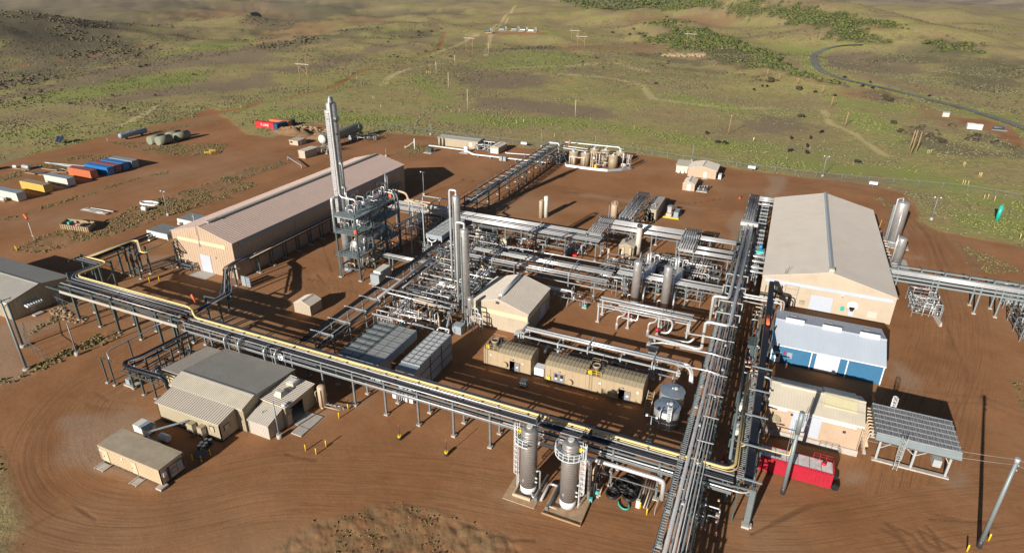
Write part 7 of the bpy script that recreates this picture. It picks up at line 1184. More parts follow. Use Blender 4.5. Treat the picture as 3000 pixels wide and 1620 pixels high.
skid('process_module', 'pipes and valves under the middle rack beside the tan process building', -52, -30, 112.5, 117, [1.6, 2.8], 145, 26, ('alu', 'alu2', 'galv'), False, 3, 8); skid('process_module', 'equipment under the right part of the back rack near the cream hall', -25, -7, 132, 139, [1.5, 2.8, 4.0], 147, 36, ('alu', 'alu2', 'galv'), True, 4, 10)
skid('process_module', 'piping beneath the left part of the back rack', -62, -40, 138, 145, [1.4, 2.8], 149, 26, ('alu2', 'galv', 'dark'), False, 3, 8)
for i, (x, y, r, h, m, l) in enumerate(((-80.6, 139.6, 1.3, 4.9, 'alu2', 'grey domed tank behind the pale raised cooler'), (-85.2, 141.4, 1.35, 4.2, 'alu2', 'grey tank with bluish top under the back rack, left of the domed one'), (-85.8, 134.4, 1.1, 6.0, 'vessel', 'tall shaded grey tank between the tower structure and the back rack'), (-69.4, 136.8, .95, 3.1, 'contw', 'small pale tank with rusty vent right of the raised cooler'), (-40.7, 168.6, 1.0, 4.3, 'wall_pink', 'pinkish tank with railed top beyond the back rack'))):
    t = thing('storage_tank', l, 'tank', (x, y, 0)); MB().lathe([(r, 0), (r, h), (r*.8, h+.35), (.05, h+.6)], (x, y, 0), 20).build('shell', m, t); MB().tube([(x, y, h), (x, y, h+1.2)], .14, 8).build('vent', 'tanp', t)
    if i == 4:
        mb = MB()
        for k in range(12): a = k*PI/6; b = a+PI/6; mb.beam((x+r*math.cos(a), y+r*math.sin(a), h+1.1), (x+r*math.cos(b), y+r*math.sin(b), h+1.1), .06); mb.beam((x+r*math.cos(a), y+r*math.sin(a), h), (x+r*math.cos(a), y+r*math.sin(a), h+1.1), .06)
        mb.build('railing', 'tanp', t); boxpart(t, (x-1.6, x-1.35, y-.2, y+.2, 0, h), 'galv', 'ladder_way')
t = thing('stack_pair', 'pair of plain cream cylinders standing on open dirt behind the back rack', 'stack', (-60.3, 161.4, 0)); MB().lathe([(.62, 0), (.62, 5.3), (.5, 5.5), (.5, 5.3)], (-60.8, 160.9, 0), 20).build('stack', 'wall_pink', t); MB().lathe([(.66, 0), (.66, 6.3), (.5, 6.5)], (-59.7, 162.1, 0), 20).build('stack', 'contw', t)
for x, y, s, l in ((-61.9, 137.4, 2.6, 'tan equipment cabinet right of the raised cooler, beneath the middle of the plant'), (-65.0, 136.6, 1.9, 'low grey equipment cabinet beside the taller tan one')):
    t = thing('equipment_cabinet', l, 'cabinet', (x, y, 0)); boxpart(t, (x-1.1, x+1.1, y-1.4, y+1.4, .1, s), 'wall_tan' if s > 2 else 'grey', 'housing'); boxpart(t, (x-1.0, x+1.0, y-1.46, y-1.405, .4, s-.3), 'roof_tan' if s > 2 else 'pole', 'door'); slab(t, x-1.4, x+1.4, y-1.7, y+1.7, .1)
t = thing('equipment_container', 'tan equipment container with open front beside the north rack', 'container', (-30.3, 178, 0)); Z = 3.6
wall(t, 'x', 171.8, [(-31.9, Z), (-28.9, Z)], 0, 'wall_tan', [(-31.2, -29.6, 0, 2.6)], out=-1, rib=0); wall(t, 'y', -28.9, [(171.8, Z), (184.2, Z)], 0, 'wall_tan', out=1, rib=1.2); wall(t, 'y', -31.9, [(171.8, Z), (184.2, Z)], 0, 'wall_tan', out=-1, rib=0); wall(t, 'x', 184.2, [(-31.9, Z), (-28.9, Z)], 0, 'wall_tan', out=1, rib=0)
boxpart(t, (-32.0, -28.8, 171.7, 184.3, Z, Z+.1), 'roof_grey', 'roof'); boxpart(t, (-31.7, -29.1, 172, 184, 0, .1), 'dark', 'floor'); pipe(t, [(-31.4, 174.5, 3.7), (-30.2, 175.5, 4.4), (-29.6, 173.8, 3.8)], .09, 'tanp'); boxpart(t, (-30.7, -30.2, 172.5, 173.5, .2, 1.8), 'galvl', 'cabinet')
t = thing('transformer_skid', 'tan block and grey transformer on yellow kerbed base right of the container', 'transformer', (-25.2, 179.5, 0)); slab(t, -27.6, -23.2, 176.4, 182.5, .15); boxpart(t, (-27.0, -25.4, 177, 180.5, .15, 1.2), 'tanp', 'base_block'); boxpart(t, (-26.8, -25.8, 178.2, 180.8, 1.2, 2.8), 'alu2', 'piping_cluster'); boxpart(t, (-24.8, -23.5, 177.4, 181.2, .15, 1.8), 'grey', 'transformer'); boxpart(t, (-27.7, -23.1, 176.3, 176.5, 0, .35), 'yel', 'kerb')
for k in range(5): pipe(t, [(-26.9+.3*k, 178.4, 1.2), (-26.9+.3*k, 178.4, 3.1), (-26.6+.3*k, 180, 3.1)], .07, 'galvl')
t = thing('engine_skid', 'dark engine with exhaust stack right of the pinkish tank', 'engine', (-38.4, 171, 0)); boxpart(t, (-39.4, -37.2, 169.6, 172.6, 0, .3), 'dark', 'skid_frame'); MB().lathe([(.75, 0), (.75, .5)], (-38.3, 170.2, 1.6), 14, 'y').build('fan_shroud', 'dark', t); boxpart(t, (-38.9, -37.7, 170.6, 172.2, .3, 1.6), 'black', 'engine_block'); MB().tube([(-39.1, 170.3, .3), (-39.1, 170.3, 4.2)], .1, 8).build('exhaust', 'dark', t)
t = thing('stack_house', 'tan gabled pump house with ribbed walls left of the banded grey stack', 'shed', (-31.5, 146, 0))
x0, x1, y0, y1 = -32.9, -29.0, 144.2, 148.6; wall(t, 'x', y0, [(x0, 2.6), (-31.0, 3.3), (x1, 2.6)], 0, 'wall_tan', out=-1, rib=.35); wall(t, 'y', x0, [(y0, 2.6), (y1, 2.6)], 0, 'wall_tan', out=-1, rib=0); wall(t, 'y', x1, [(y0, 2.6), (y1, 2.6)], 0, 'wall_tan', out=1, rib=0); wall(t, 'x', y1, [(x0, 2.6), (-31.0, 3.3), (x1, 2.6)], 0, 'wall_tan', out=1, rib=0)
MB().strip([(x0-.1, 2.6), (-31.0, 3.42), (x1+.1, 2.6)], y0-.1, y1+.1, 'y', .08).build('roof', 'roof_mid', t); boxpart(t, (-32.2, -31.4, 144.05, 144.2, .3, 1.2), 'white', 'box')
t = thing('exhaust_stack', 'thick pale banded stack rising through the back rack', 'stack', (-28.4, 150.4, 0)); MB().lathe([(.72, 0), (.72, 7.4)], (-28.5, 146.9, 0), 20).build('shell', 'roof_mid', t); MB().lathe([(.74, 7.4), (.74, 8.0), (.6, 8.05), (.6, 7.6)], (-28.5, 146.9, 0), 20).build('rim', 'dark', t); mb = MB()
for k in range(7): mb.lathe([(.722, 1+k), (.745, 1.03+k), (.722, 1.06+k)], (-28.5, 146.9, 0), 20)
mb.build('band', 'roof_mid', t); MB().lathe([(.8, 0), (.8, .5)], (-28.5, 146.9, 0), 16).build('base', 'galv', t)
for x, y, h in ((-31.4, 145.6, 4.6), (-33.8, 137.6, 4.2), (-30.6, 139.5, 4.4), (-28.9, 139.8, 4.4)): single(vessel_v(MB(), x, y, 0, h, .32, 14), 'filter_vessel', 'tanp' if x != -31.4 else 'dark', {-31.4: 'thin black stack in front of the tan pump house', -33.8: 'leftmost slim tan filter vessel near the tan pump house', -30.6: 'middle slim tan filter vessel near the tan pump house', -28.9: 'rightmost slim tan filter vessel near the banded stack'}[x], 'vessel')
skid('valve_skid', 'crowded dark valve skid left of the upright silver vessels', -33.2, -25.4, 121.5, 135.5, [1.4, 2.6, 3.8], 61, 48, ('alu', 'alu2', 'dark', 'tanp'), True, 4, 16)
skid('valve_skid', 'piping tangle between and behind the two upright silver vessels', -24, -9.5, 124, 140, [1.4, 2.8, 4.0], 67, 56, ('alu', 'alu2', 'dark', 'galv'), True, 6, 16)
skid('burner_skid', 'red and grey burner set on open dirt under the middle of the back rack', -46.0, -41.4, 138.4, 143.4, [1.0], 71, 8, ('galv', 'alu2'), False, 2, 2, cat='burner')
t = thing('burner_stack', 'short grey banded stack with red base on the open dirt between the racks', 'stack', (-43.2, 139.8, 0)); MB().lathe([(.42, .4), (.42, 4.0), (.3, 4.2)], (-43.5, 140.0, 0), 16).build('shell', 'alu2', t); boxpart(t, (-45.2, -43.6, 138.6, 141.6, .2, 1.4), 'galv', 'burner_body'); boxpart(t, (-43.3, -42.2, 138.2, 139.0, .1, .7), 'cred', 'burner_head')
t = thing('heat_shield_drum', 'small grey drum standing under the right end of the left back rack', 'drum', (-41.1, 146.6, 0)); MB().lathe([(.75, 0), (.75, 1.6), (.4, 1.9)], (-41.0, 146.8, 0), 14).build('shell', 'alu2', t)
# ------------------------------------------------------------------ tall tower structure
t = thing('tower_structure', 'green grey multi deck steel structure around the base of the tall column', 'structure', (-87, 113, 0)); XS = (-89.7, -84.0); YS = (104.3, 110.2, 115.8, 121.5)
for x in XS:
    for y in YS: MB().beam((x, y, 0), (x, y, 15.6), .36).build('post', 'dgreen', t); boxpart(t, (x-.45, x+.45, y-.45, y+.45, -.2, .2), 'conc', 'footing')
for z in (3.0, 6.0, 11.6, 15.5):
    for y in YS: MB().beam((XS[0], y, z-.2), (XS[1], y, z-.2), .2, .36).build('beam', 'dgreen' if z < 15 else 'pole', t)
    for x in XS: MB().beam((x, YS[0], z-.2), (x, YS[-1], z-.2), .2, .36).build('beam', 'dgreen' if z < 15 else 'pole', t)
for z, ya, yb in ((6.0, 103.4, 112.5), (6.0, 115, 121.5), (11.6, 103.6, 121.6), (15.6, 103.8, 121.6)):
    mb = MB(); n = int((yb-ya)/.5)
    for k in range(n): mb.box(-90.0, -83.6, ya+k*.5, ya+k*.5+.46, z, z+.06)
    mb.build('deck_grating', 'grate', t); rail(t, [(-90.0, yb, z+.06), (-90.0, ya, z+.06), (-83.6, ya, z+.06), (-83.6, yb, z+.06)], 1.1, 'galv', 'railing', .035, 1.4)
for (a, b) in zip(YS[:-1], YS[1:]):
    for z0, z1 in ((.3, 5.6), (6.3, 11.2), (11.9, 15.2)):
        mb = MB(); mb.beam((-84, a, z0), (-84, b, z1), .14) if (a < 110 or z0 > 11) else mb.beam((-84, b, z0), (-84, a, z1), .14); mb.build('brace', 'dgreen', t)
for z0, z1 in ((.3, 5.6), (6.3, 11.2)): MB().beam((-89.7, 104.3, z0), (-84.0, 110.2, z1), .1).build('brace', 'dgreen', t)
for (x, y, z, L, r, m) in ((-86.4, 106.5, 7.9, 12, 1.3, 'vessel'), (-86.2, 108, 13.2, 9.5, .9, 'alu2'), (-86.0, 112, 2.2, 7, .8, 'alu2'), (-86.0, 110.6, 17.0, 5.5, .55, 'alu')): vessel_h(MB(), (x, y, z), L, r, 'y', 20).build('drum', m, t)
R = random.Random(99)
for z, n in ((1.0, 26), (6.4, 22), (11.9, 22), (15.9, 24)):
    for k in range(n):
        x, y = R.uniform(-89.3, -84.3), R.uniform(105, 121); h = R.uniform(1.0, 3.4); d = R.uniform(.8, 2.6); rr = R.uniform(.07, .17); m = R.choice(('alu', 'alu2', 'alu', 'tanp' if z < 3 else 'galv'))
        if R.random() < .5: pipe(t, [(x, y, z), (x, y, z+h), (min(x+d, -84.2), y, z+h), (min(x+d, -84.2), y, z+h*.4)], rr, m, 'pipe', 7, rr*2.5)
        else: pipe(t, [(x, y, z), (x, y, z+h), (x, y+d, z+h), (x, y+d, z+h*.3)], rr, m, 'pipe', 7, rr*2.5)
    for k in range(5): valve(t, R.uniform(-89, -84.4), R.uniform(105, 120), z+R.uniform(.8, 2.0), .4, 'alu2', R.choice(('red', 'orange', 'galv')))
for x, y, z in ((-84.0, 118.5, 16.2), (-84.1, 104.2, 11.9)): boxpart(t, (x-.3, x+.4, y-.2, y+.2, z, z+.9), 'orange', 'life_ring_box')
ladder(t, -88.9, 103.9, .3, 6.0, 0, -1, 'galv', True); ladder(t, -83.6, 107.5, 6.1, 11.6, 1, 0, 'galv', True)
pipe(t, [(-90.5, 105.0, 11), (-90.5, 105.0, 19.2), (-90.2, 106.4, 19.2)], .34, 'alu', 'pipe', 12, .6); pipe(t, [(-83.6, 116, 9.0), (-82.2, 118, 9.6), (-81.6, 124, 9.6), (-81.6, 131, 8.2)], .2, 'alu2', 'pipe'); pipe(t, [(-83.8, 118.5, 8.1), (-80.6, 122, 8.1), (-80.4, 127, 8.1), (-80.4, 127, 2)], .24, 'alu2', 'pipe')
for k in range(2): pipe(t, [(-87.2+.5*k, 118.0+.8*k, 16), (-87.2+.5*k, 118.0+.8*k, 17.6-.3*k), (-83.2+.3*k, 118.8+.8*k, 17.3-.3*k), (-83.0+.3*k, 119.2+.8*k, 12)], .17, 'alu2', 'pipe', 8, .8)
pipe(t, [(-88.5, 121.0, 16.9), (-84.4, 121.9, 16.9), (-81.8, 122.2, 16.4), (-81.4, 122.4, 14.6), (-77.5, 122.9, 13.6)], .26, 'tanp', 'tan_pipe', 10, .8)
for x, y in ((-81.4, 122.5), (-77.8, 122.9)): MB().beam((x, y, 0), (x, y, 13.6 if x > -80 else 14.4), .2).build('post', 'galvl', t)
for dx in (0, .55): pipe(t, [(-86.6+dx, 120.6, 16), (-86.6+dx, 120.6, 21.4-dx)], .2, 'alu2', 'stub_stack', 10)
t = thing('tall_column', 'very tall silver process tower rising far above the plant', 'column', (-90.3, 108.3, 0)); X, Y = -90.3, 108.3; vessel_v(MB(), X, Y, .8, 40.3, 1.12, 28).build('shell', 'alu2', t); MB().lathe([(1.3, 0), (1.05, .8)], (X, Y, 0), 24).build('skirt', 'grey', t)
MB().lathe([(.5, 0), (.5, .9), (.62, .92), (.62, 1.05), (.45, 1.1), (.45, 1.5)], (X, Y, 39.9), 14).build('top_nozzle', 'alu', t); mb = MB()
for k in range(24): mb.lathe([(1.122, 1.4+k*1.6), (1.145, 1.43+k*1.6), (1.122, 1.46+k*1.6)], (X, Y, 0), 28)
mb.build('cladding_seam', 'galv', t)
boxpart(t, (X-.95, X+.1, Y-1.30, Y-1.0, 12.5, 38.6), 'alu2', 'cable_riser'); mb = MB()
for k in range(46): mb.box(X-.97, X+.12, Y-1.33, Y-1.301, 13+k*.55, 13.06+k*.55)
mb.build('riser_strap', 'galv', t)
pipe(t, [(X+.1, Y, 41.2), (X+.5, Y-.9, 41.4), (X+.5, Y-1.25, 40.4), (X+.5, Y-1.25, 19.6), (X+1.0, Y-1.2, 19.0), (X+4.6, Y-1.0, 18.8), (X+4.6, Y-.6, 16.4)], .22, 'alu', 'overhead_pipe', 12, .6); pipe(t, [(X+.2, Y-1.0, 38.4), (X-.2, Y-1.3, 38.0)], .45, 'alu', 'nozzle', 12)
pipe(t, [(X-.9, Y-.8, 27), (X-1.1, Y-1.0, 26.6), (X-1.0, Y-1.1, 20.8), (X-.2, Y-1.3, 20.4)], .15, 'alu', 'side_pipe', 8, .3); pipe(t, [(X+1.1, Y-.5, 27.2), (X+1.5, Y-.6, 26.4), (X+1.5, Y-.6, 22)], .12, 'alu2', 'side_pipe', 8, .3)
for z, s in ((36.6, 1), (36.0, .8), (26.6, .9), (21, 1), (33.2, .7)):
    mb = MB(); mb.box(X+.8, X+.8+.6*s, Y-.7, Y-.3, z, z+.4); mb.box(X-1.2, X-.9, Y-.6, Y-.2, z-.6, z-.2); mb.build('instrument', 'galvl' if s > .8 else 'dark', t)
mb = MB()
for z in (36.8, 20.6):
    for k in range(10): a = -2.6+k*.42; mb.beam((X+1.5*math.cos(a), Y+1.5*math.sin(a), z), (X+1.5*math.cos(a+.42), Y+1.5*math.sin(a+.42), z), .07); mb.beam((X+1.0*math.cos(a), Y+1.0*math.sin(a), z-.8), (X+1.5*math.cos(a), Y+1.5*math.sin(a), z), .06)
mb.build('platform_ring', 'galv', t)
for d in (.6, .95, 1.3): pipe(t, [(X+1.0+d, Y-.6, 16), (X+1.0+d, Y-.6, 23-d*3)], .09, 'alu', 'riser', 8)
t = thing('control_cabinet', 'grey generator cabinet with pale lid beside the cable rack near the tower structure', 'cabinet', (-79.9, 106.7, 0)); boxpart(t, (-81.2, -78.8, 104.2, 109.4, .15, 2.4), 'grey', 'housing'); boxpart(t, (-80.9, -79.0, 105.2, 109.3, 2.4, 2.9), 'contw', 'lid'); slab(t, -81.5, -78.6, 103.8, 109.8, .15)
# far right rack and valve skids
t = rack('pipe_rack', 'green grey elevated pipe rack crossing the right edge past the cream hall', 'x', 28.0, 62, 145.6, 149.6, [5.0, 5.9], [29.2, 36.9, 44.65, 48.45, 52.4, 58], [(146.0, 5.9, .12, 'alu2'), (146.5, 5.9, .18, 'alu'), (147.3, 5.9, .2, 'alu'), (148.0, 5.9, .14, 'alu2'), (146.2, 5.0, .15, 'alu2'), (148.8, 5.0, .2, 'galv')], [], pm='pole', bw=.42, xb=False)
MB().beam((28.5, 150.4, 6.3), (62, 150.4, 6.3), .5, .3).build('duct', 'pole', t)
for x in (29.5, 34, 38.5, 43, 47.5, 52): boxpart(t, (x, x+.3, 149.4, 150.6, 5.9, 6.7), 'galv', 'bracket')
skid('valve_skid', 'valve skid with orange handwheels under the right hand elevated rack', 32.2, 37.4, 138.8, 147.5, [1.0, 2.2, 3.2], 81, 40, ('alu', 'white', 'galvl'), True, 0, 26, r=(.06, .12))
skid('valve_skid', 'valve skid with orange handwheels at the right picture edge beyond the elevated rack', 51, 58, 151, 160, [1.0, 2.2], 83, 36, ('alu', 'galvl', 'alu2'), True, 2, 22, r=(.06, .13)); skid('valve_skid', 'valve skid at the right picture edge on the near side of the elevated rack', 50.5, 57, 136, 145, [1.0, 2.2, 3.2], 85, 36, ('alu', 'galvl', 'dark'), True, 2, 18, r=(.06, .13))
t = thing('barrier', 'pale concrete barrier angled on the dirt below the right hand valve skid', 'barrier', (36.8, 138.8, 0)); mb = MB(); mb.hexa([(36.3, 141.6, 0), (36.9, 141.8, 0), (37.5, 136.3, 0), (36.9, 136.1, 0), (36.5, 141.6, .9), (36.7, 141.7, .9), (37.3, 136.3, .9), (37.1, 136.2, .9)]); mb.build('block', 'conc', t)
# ------------------------------------------------------------------ storage yard, tanks, fences, poles, animals
def container(label, x0, x1, y, m, roofm=None, h=2.7, cat='shipping container', grp='shipping containers in the storage yard'):
    t = thing('shipping_container', label, cat, ((x0+x1)/2, y+1.2, 0), grp); boxpart(t, (x0, x1, y, y+2.44, .12, h), m, 'body'); mb = MB(); n = int((x1-x0)/.42)
    for k in range(n): mb.box(x0+.12+k*.42, x0+.30+k*.42, y-.045, y-.001, .3, h-.15)
    mb.build('side_corrugation', m, t); boxpart(t, (x0-.03, x1+.03, y-.03, y+2.47, h, h+.06), roofm or m, 'roof'); mb = MB()
    for x in (x0-.05, x1-.1):
        for q in (y-.05, y+2.34): mb.box(x, x+.15, q, q+.15, 0, h+.02)
    mb.build('corner_post', m, t); o = MB().box(x1+.001, x1+.06, y+.12, y+1.2, .25, h-.12).build('door', m, t); o2 = MB().box(x1+.001, x1+.06, y+1.24, y+2.32, .25, h-.12).build('door', m, t)
    for q in (.4, .9, 1.5, 2.0): boxpart(t, (x1+.061, x1+.11, y+q, y+q+.05, .3, h-.2), 'galvl', 'lock_rod')
    return t
container('pale off white container with a small tank beside it, nearest in the yard row', -227.5, -215.0, 105.6, 'contw', 'contg'); container('yellow container between two pale ones in the yard row', -228, -215.8, 114.2, 'conty', 'tank'); container('pale off white container between the yellow and the orange one', -228, -216.0, 121.9, 'contw', 'contg')
container('orange container standing left of the bright blue one', -229, -217.0, 130.6, 'conto', 'contm', 2.9); container('bright blue container, nearest of the close packed group', -228.0, -215.8, 136.0, 'contb', 'contb', 2.8); container('maroon container wedged between two blue ones', -228.3, -216.4, 139.2, 'contm', 'contm'); container('bright blue container behind the maroon one', -228.3, -216.8, 142.4, 'contb', 'contb'); container('grey blue container, farthest of the close packed group', -228.4, -216.2, 145.8, 'contg', 'contg')
t = thing('gas_tank', 'small pale green horizontal tank on skids in front of the nearest container', 'tank', (-220, 104, 0)); vessel_h(MB(), (-221.5, 103.9, .8), 2.6, .55, 'x', 14).build('shell', 'contw', t); boxpart(t, (-221.8, -218.6, 103.5, 104.3, .05, .25), 'wood', 'skid')
t = container('red container with white brand lettering on its side beside the dirt mound', -227.2, -216.2, 217.2, 'cred', 'cred', grp='containers beside the dirt mound'); c = bpy.data.curves.new('lettering', 'FONT'); c.body = 'K LINE'; c.size = 1.7; c.space_word = .7; c.extrude = .01; tx = bpy.data.objects.new('lettering', c); COL.objects.link(tx)
dg = bpy.context.evaluated_depsgraph_get(); me = bpy.data.meshes.new_from_object(tx.evaluated_get(dg)); bpy.data.objects.remove(tx); me.materials.clear(); me.materials.append(M['white']); o = bpy.data.objects.new('lettering', me); COL.objects.link(o); o.parent = t; o.rotation_euler = (PI/2, 0, 0); o.location = (-2.0, -1.30, 1.0)
t = container('orange open top container behind the red one', -224.5, -213.0, 223.6, 'conto', 'conto', grp='containers beside the dirt mound')
t = thing('shipping_container', 'dark blue container set at a right angle to the red one', 'shipping container', (-213, 222, 0), 'containers beside the dirt mound'); boxpart(t, (-216.0, -213.4, 216.8, 228.8, .1, 2.7), 'navy', 'body'); mb = MB()
for k in range(24): mb.box(-213.399, -213.34, 217+k*.49, 217.2+k*.49, .3, 2.5)
mb.build('side_corrugation', 'navy', t); mb = MB()
for k in range(4): mb.box(-215.85+k*.62, -215.4+k*.62, 216.74, 216.799, .3, 2.5)
mb.build('door', 'navy', t)
def lying(label, x, y, z, L, r, m, axis='y', em='contw', grp=None):
    t = thing('storage_tank', label, 'tank', (x, y, 0), grp); MB().lathe([(r, 0), (r, L)], (x, y, z), 24, axis).build('shell', m, t)
    k = {'y': (x, y-.02, z), 'x': (x-.02, y, z)}[axis]; MB().lathe([(r*.97, 0), (r*.97, .019)], k, 24, axis).build('end_plate', em, t)
    for d in (.15, .85):
        if axis == 'y': boxpart(t, (x-r*.8, x+r*.8, y+L*d-.15, y+L*d+.15, 0, z-r*.75), 'wood', 'saddle')
        else: boxpart(t, (x+L*d-.15, x+L*d+.15, y-r*.8, y+r*.8, 0, z-r*.75), 'wood', 'saddle')
    return t
G_ = 'olive tanks lying on their sides'
lying('olive tank lying on its side, left one of the front two with pale round ends', -241.4, 172.6, 1.85, 6.5, 1.75, 'olive', 'y', 'olive', G_); lying('olive tank lying on its side, right one of the front two with pale round ends', -237.2, 173.2, 1.9, 6.0, 1.8, 'olive', 'y', 'olive', G_)
lying('olive tank lying on its side, right one of the rear two', -237.0, 181.8, 1.8, 6.4, 1.75, 'olive', 'y', 'olive', G_); lying('olive tank lying on its side, left one of the rear two', -241.8, 181.9, 1.7, 6.0, 1.65, 'olive', 'y', 'olive', G_)
t = thing('propane_tank', 'long white horizontal tank on saddles behind the olive tanks at left', 'tank', (-258, 178, 0)); vessel_h(MB(), (-259.4, 172.8, 2.0), 12.0, 1.15, 'y', 20).build('shell', 'contg', t)
for y in (175, 182.5): boxpart(t, (-260.3, -258.5, y, y+.3, 0, 1.3), 'dark', 'saddle')
for y in (173.5, 177, 180, 184.5): MB().lathe([(.2, 0), (.2, .5)], (-259.4, y, 3.0), 10).build('nozzle', 'contg', t)
t = thing('solar_panel', 'pair of dark solar panels on a stand in the grass at far left', 'solar panel', (-277.5, 158.5, 0))
for x in (-279.3, -277.2): mb = MB(); mb.hexa([(x, 157.6, .8), (x+1.8, 157.6, .8), (x+1.8, 159.3, 2.9), (x, 159.3, 2.9), (x, 157.6, .88), (x+1.8, 157.6, .88), (x+1.8, 159.3, 2.98), (x, 159.3, 2.98)]); mb.build('panel', 'solar', t)
mb = MB()
for x in (-278.4, -276.4): mb.beam((x, 159.2, 0), (x, 159.2, 2.8), .12); mb.beam((x, 157.8, 0), (x, 157.8, .9), .1)
mb.build('stand', 'galv', t)
t = thing('gate_barrier', 'yellow pipe railing standing in the weeds of the upper left yard', 'barrier', (-207, 172.5, 0)); mb = MB()
for a, b in (((-209, 171.6), (-205.4, 171.9)), ((-205.4, 171.9), (-206.8, 175.2)), ((-206.8, 175.2), (-210, 174.8))):
    for z in (.6, 1.1): mb.beam((*a, z), (*b, z), .11)
    mb.beam((*a, 0), (*a, 1.15), .12); mb.beam((*b, 0), (*b, 1.15), .12)
mb.build('rails', 'yel', t)
t = thing('slug_catcher', 'big olive horizontal drum raised on grey supports right behind the tall tower', 'drum', (-171, 210, 0)); vessel_h(MB(), (-171, 197.6, 4.3), 24, 2.0, 'y', 22).build('shell', 'olive', t)
MB().lathe([(.02, -1.3), (1.1, -1.0), (1.75, -.5), (1.95, 0)], (-171, 197.4, 4.3), 22, 'y').build('dished_end', 'contw', t)
for y in (203, 216): mb = MB(); mb.add([(-172.8, y, 0), (-169.2, y, 0), (-169.2, y+1.4, 0), (-172.8, y+1.4, 0), (-172.2, y+.4, 3), (-169.8, y+.4, 3), (-169.8, y+1, 3), (-172.2, y+1, 3)], [(0, 1, 5, 4), (1, 2, 6, 5), (2, 3, 7, 6), (3, 0, 4, 7), (4, 5, 6, 7)]); mb.build('pedestal', 'contg', t)
for k in range(5): pipe(t, [(-172.3+.4*k, 198.6, .5), (-172.3+.4*k, 198.6, 6.0+.2*(k % 2))], .13, 'alu', 'riser', 8)
ladder(t, -168.9, 219, .2, 6.4, 1, 0, 'galvl')
skid('slug_piping', 'piping and red valves around the base of the big raised drum', -173, -163, 190, 199, [.9, 1.8], 91, 30, ('alu2', 'galv', 'tanp'), False, 3, 14); skid('slug_piping', 'piping at the far end of the big raised drum', -170, -160, 212, 224, [.9, 1.8], 93, 20, ('alu2', 'galv', 'dark'), False, 2, 6)
lying('white tank lying on its side beyond the big raised drum', -177.8, 213, 1.5, 6, 1.4, 'white', 'y')
t = thing('pipe_line', 'white pipe dipping to the ground left of the salmon hall', 'pipe', (-163, 172, 0)); pipe(t, [(-171.8, 177.4, .2), (-171.8, 177.4, 1.8), (-160.0, 171.6, 1.2), (-160.0, 171.6, .1)], .2, 'contg', 'pipe', 8, .5)
# long white ground pipes at the back
t = thing('ground_pipes', 'long low white pipes running along the ground by the back fence', 'pipe line', (-100, 216, 0))
for pts in ([(-133.6, 218.6, .8), (-116.8, 218.2, .8), (-110.6, 213.6, .8), (-79, 214.5, .8)], [(-133.6, 219.1, .8), (-116.6, 218.7, .8), (-110, 214.3, .8), (-79, 215.2, .8)], [(-99.6, 221.2, 1.2), (-99.2, 221.2, .8), (-79, 224.6, .8)], [(-112.9, 226, .9), (-106.8, 224.2, .9)]): pipe(t, pts, .2, 'white', 'pipe', 8, .6)
for x in frange(-108, -81, 5): boxpart(t, (x-.2, x+.2, 213.3, 215.4, 0, .6), 'galv', 'support')
for b in ((-98.4, -97.2, 212.6, 213.6, 0, 1.7), (-96.8, -95.6, 212.6, 213.6, 0, 1.7)): boxpart(t, b, 'grey', 'cabinet')
skid('pipe_skid', 'pipe skid with white pipes between the two equipment houses by the back fence', -113, -107, 221, 229, [1.0, 2.4], 97, 16, ('white', 'alu2'), True, 1, 4); skid('pipe_skid', 'dark piping under the far end of the long pipe bridge', -79, -75, 217, 224, [1.0, 2.2, 3.4], 98, 24, ('dark', 'alu2', 'galv'), True, 2, 6)
# tan tanks by the back fence
BT = 'tan tanks inside the white kerb by the back fence'
for x, y, l in ((-70.6, 220.4, 'tan storage tank at the front left of the white kerbed group'), (-65.9, 220.2, 'tan storage tank second from left at the front of the white kerbed group'), (-55.4, 221.4, 'tan storage tank alone at the front right of the white kerbed group'), (-64.6, 227.6, 'tan storage tank at the rear middle of the white kerbed group'), (-60.2, 228.0, 'tan storage tank at the rear right of the white kerbed group'), (-54.4, 228.2, 'tan storage tank half hidden at the far right rear of the white kerbed group')):
    t = thing('storage_tank', l, 'tank', (x, y, 0), BT); MB().lathe([(1.72, 0), (1.72, 4.7)], (x, y, 0), 24).build('shell', 'tank', t); MB().lathe([(1.76, 4.68), (1.76, 4.74), (.05, 5.15)], (x, y, 0), 24, smooth=False).build('roof', 'roof_tan', t)
    mb = MB().tube([(x, y, 5.1), (x, y, 5.8), (x+.9, y, 5.8)], .14, 7); mb.box(x-.3, x+.5, y-.9, y-.5, 4.8, 5.5); mb.build('vent', 'galvl', t)
t = thing('tank_walkway', 'white railed catwalk and header pipes over the tan tanks', 'catwalk', (-66, 225, 0)); pipe(t, [(-77.0, 228.8, 5.9), (-55.2, 229.8, 5.9), (-55.0, 229.8, 4.5)], .22, 'white', 'header_pipe', 8); pipe(t, [(-75.7, 223.4, 5.8), (-66.0, 223.4, 5.6)], .16, 'white', 'header_pipe', 8); pipe(t, [(-75.2, 221.0, 5.6), (-66.2, 221.2, 5.2)], .16, 'white', 'header_pipe', 8)
pipe(t, [(-71.4, 217.9, .6), (-71.4, 217.9, 3.4), (-65.6, 217.9, 3.4), (-65.6, 217.9, .6)], .12, 'white', 'pipe_loop', 8, .2); pipe(t, [(-69.6, 217.8, .6), (-69.6, 217.8, 3.4)], .12, 'white', 'riser')
for x, y, h in ((-62.9, 217.9, 6.6), (-62.3, 218.4, 6.0)): MB().beam((x, y, 0), (x, y, h), .26).build('post', 'tanp', t)
for x in (-76.6, -74.8): 
    for y in (221.6, 224.2): MB().beam((x, y, 0), (x, y, 6.2), .2).build('post', 'dgreen', t)
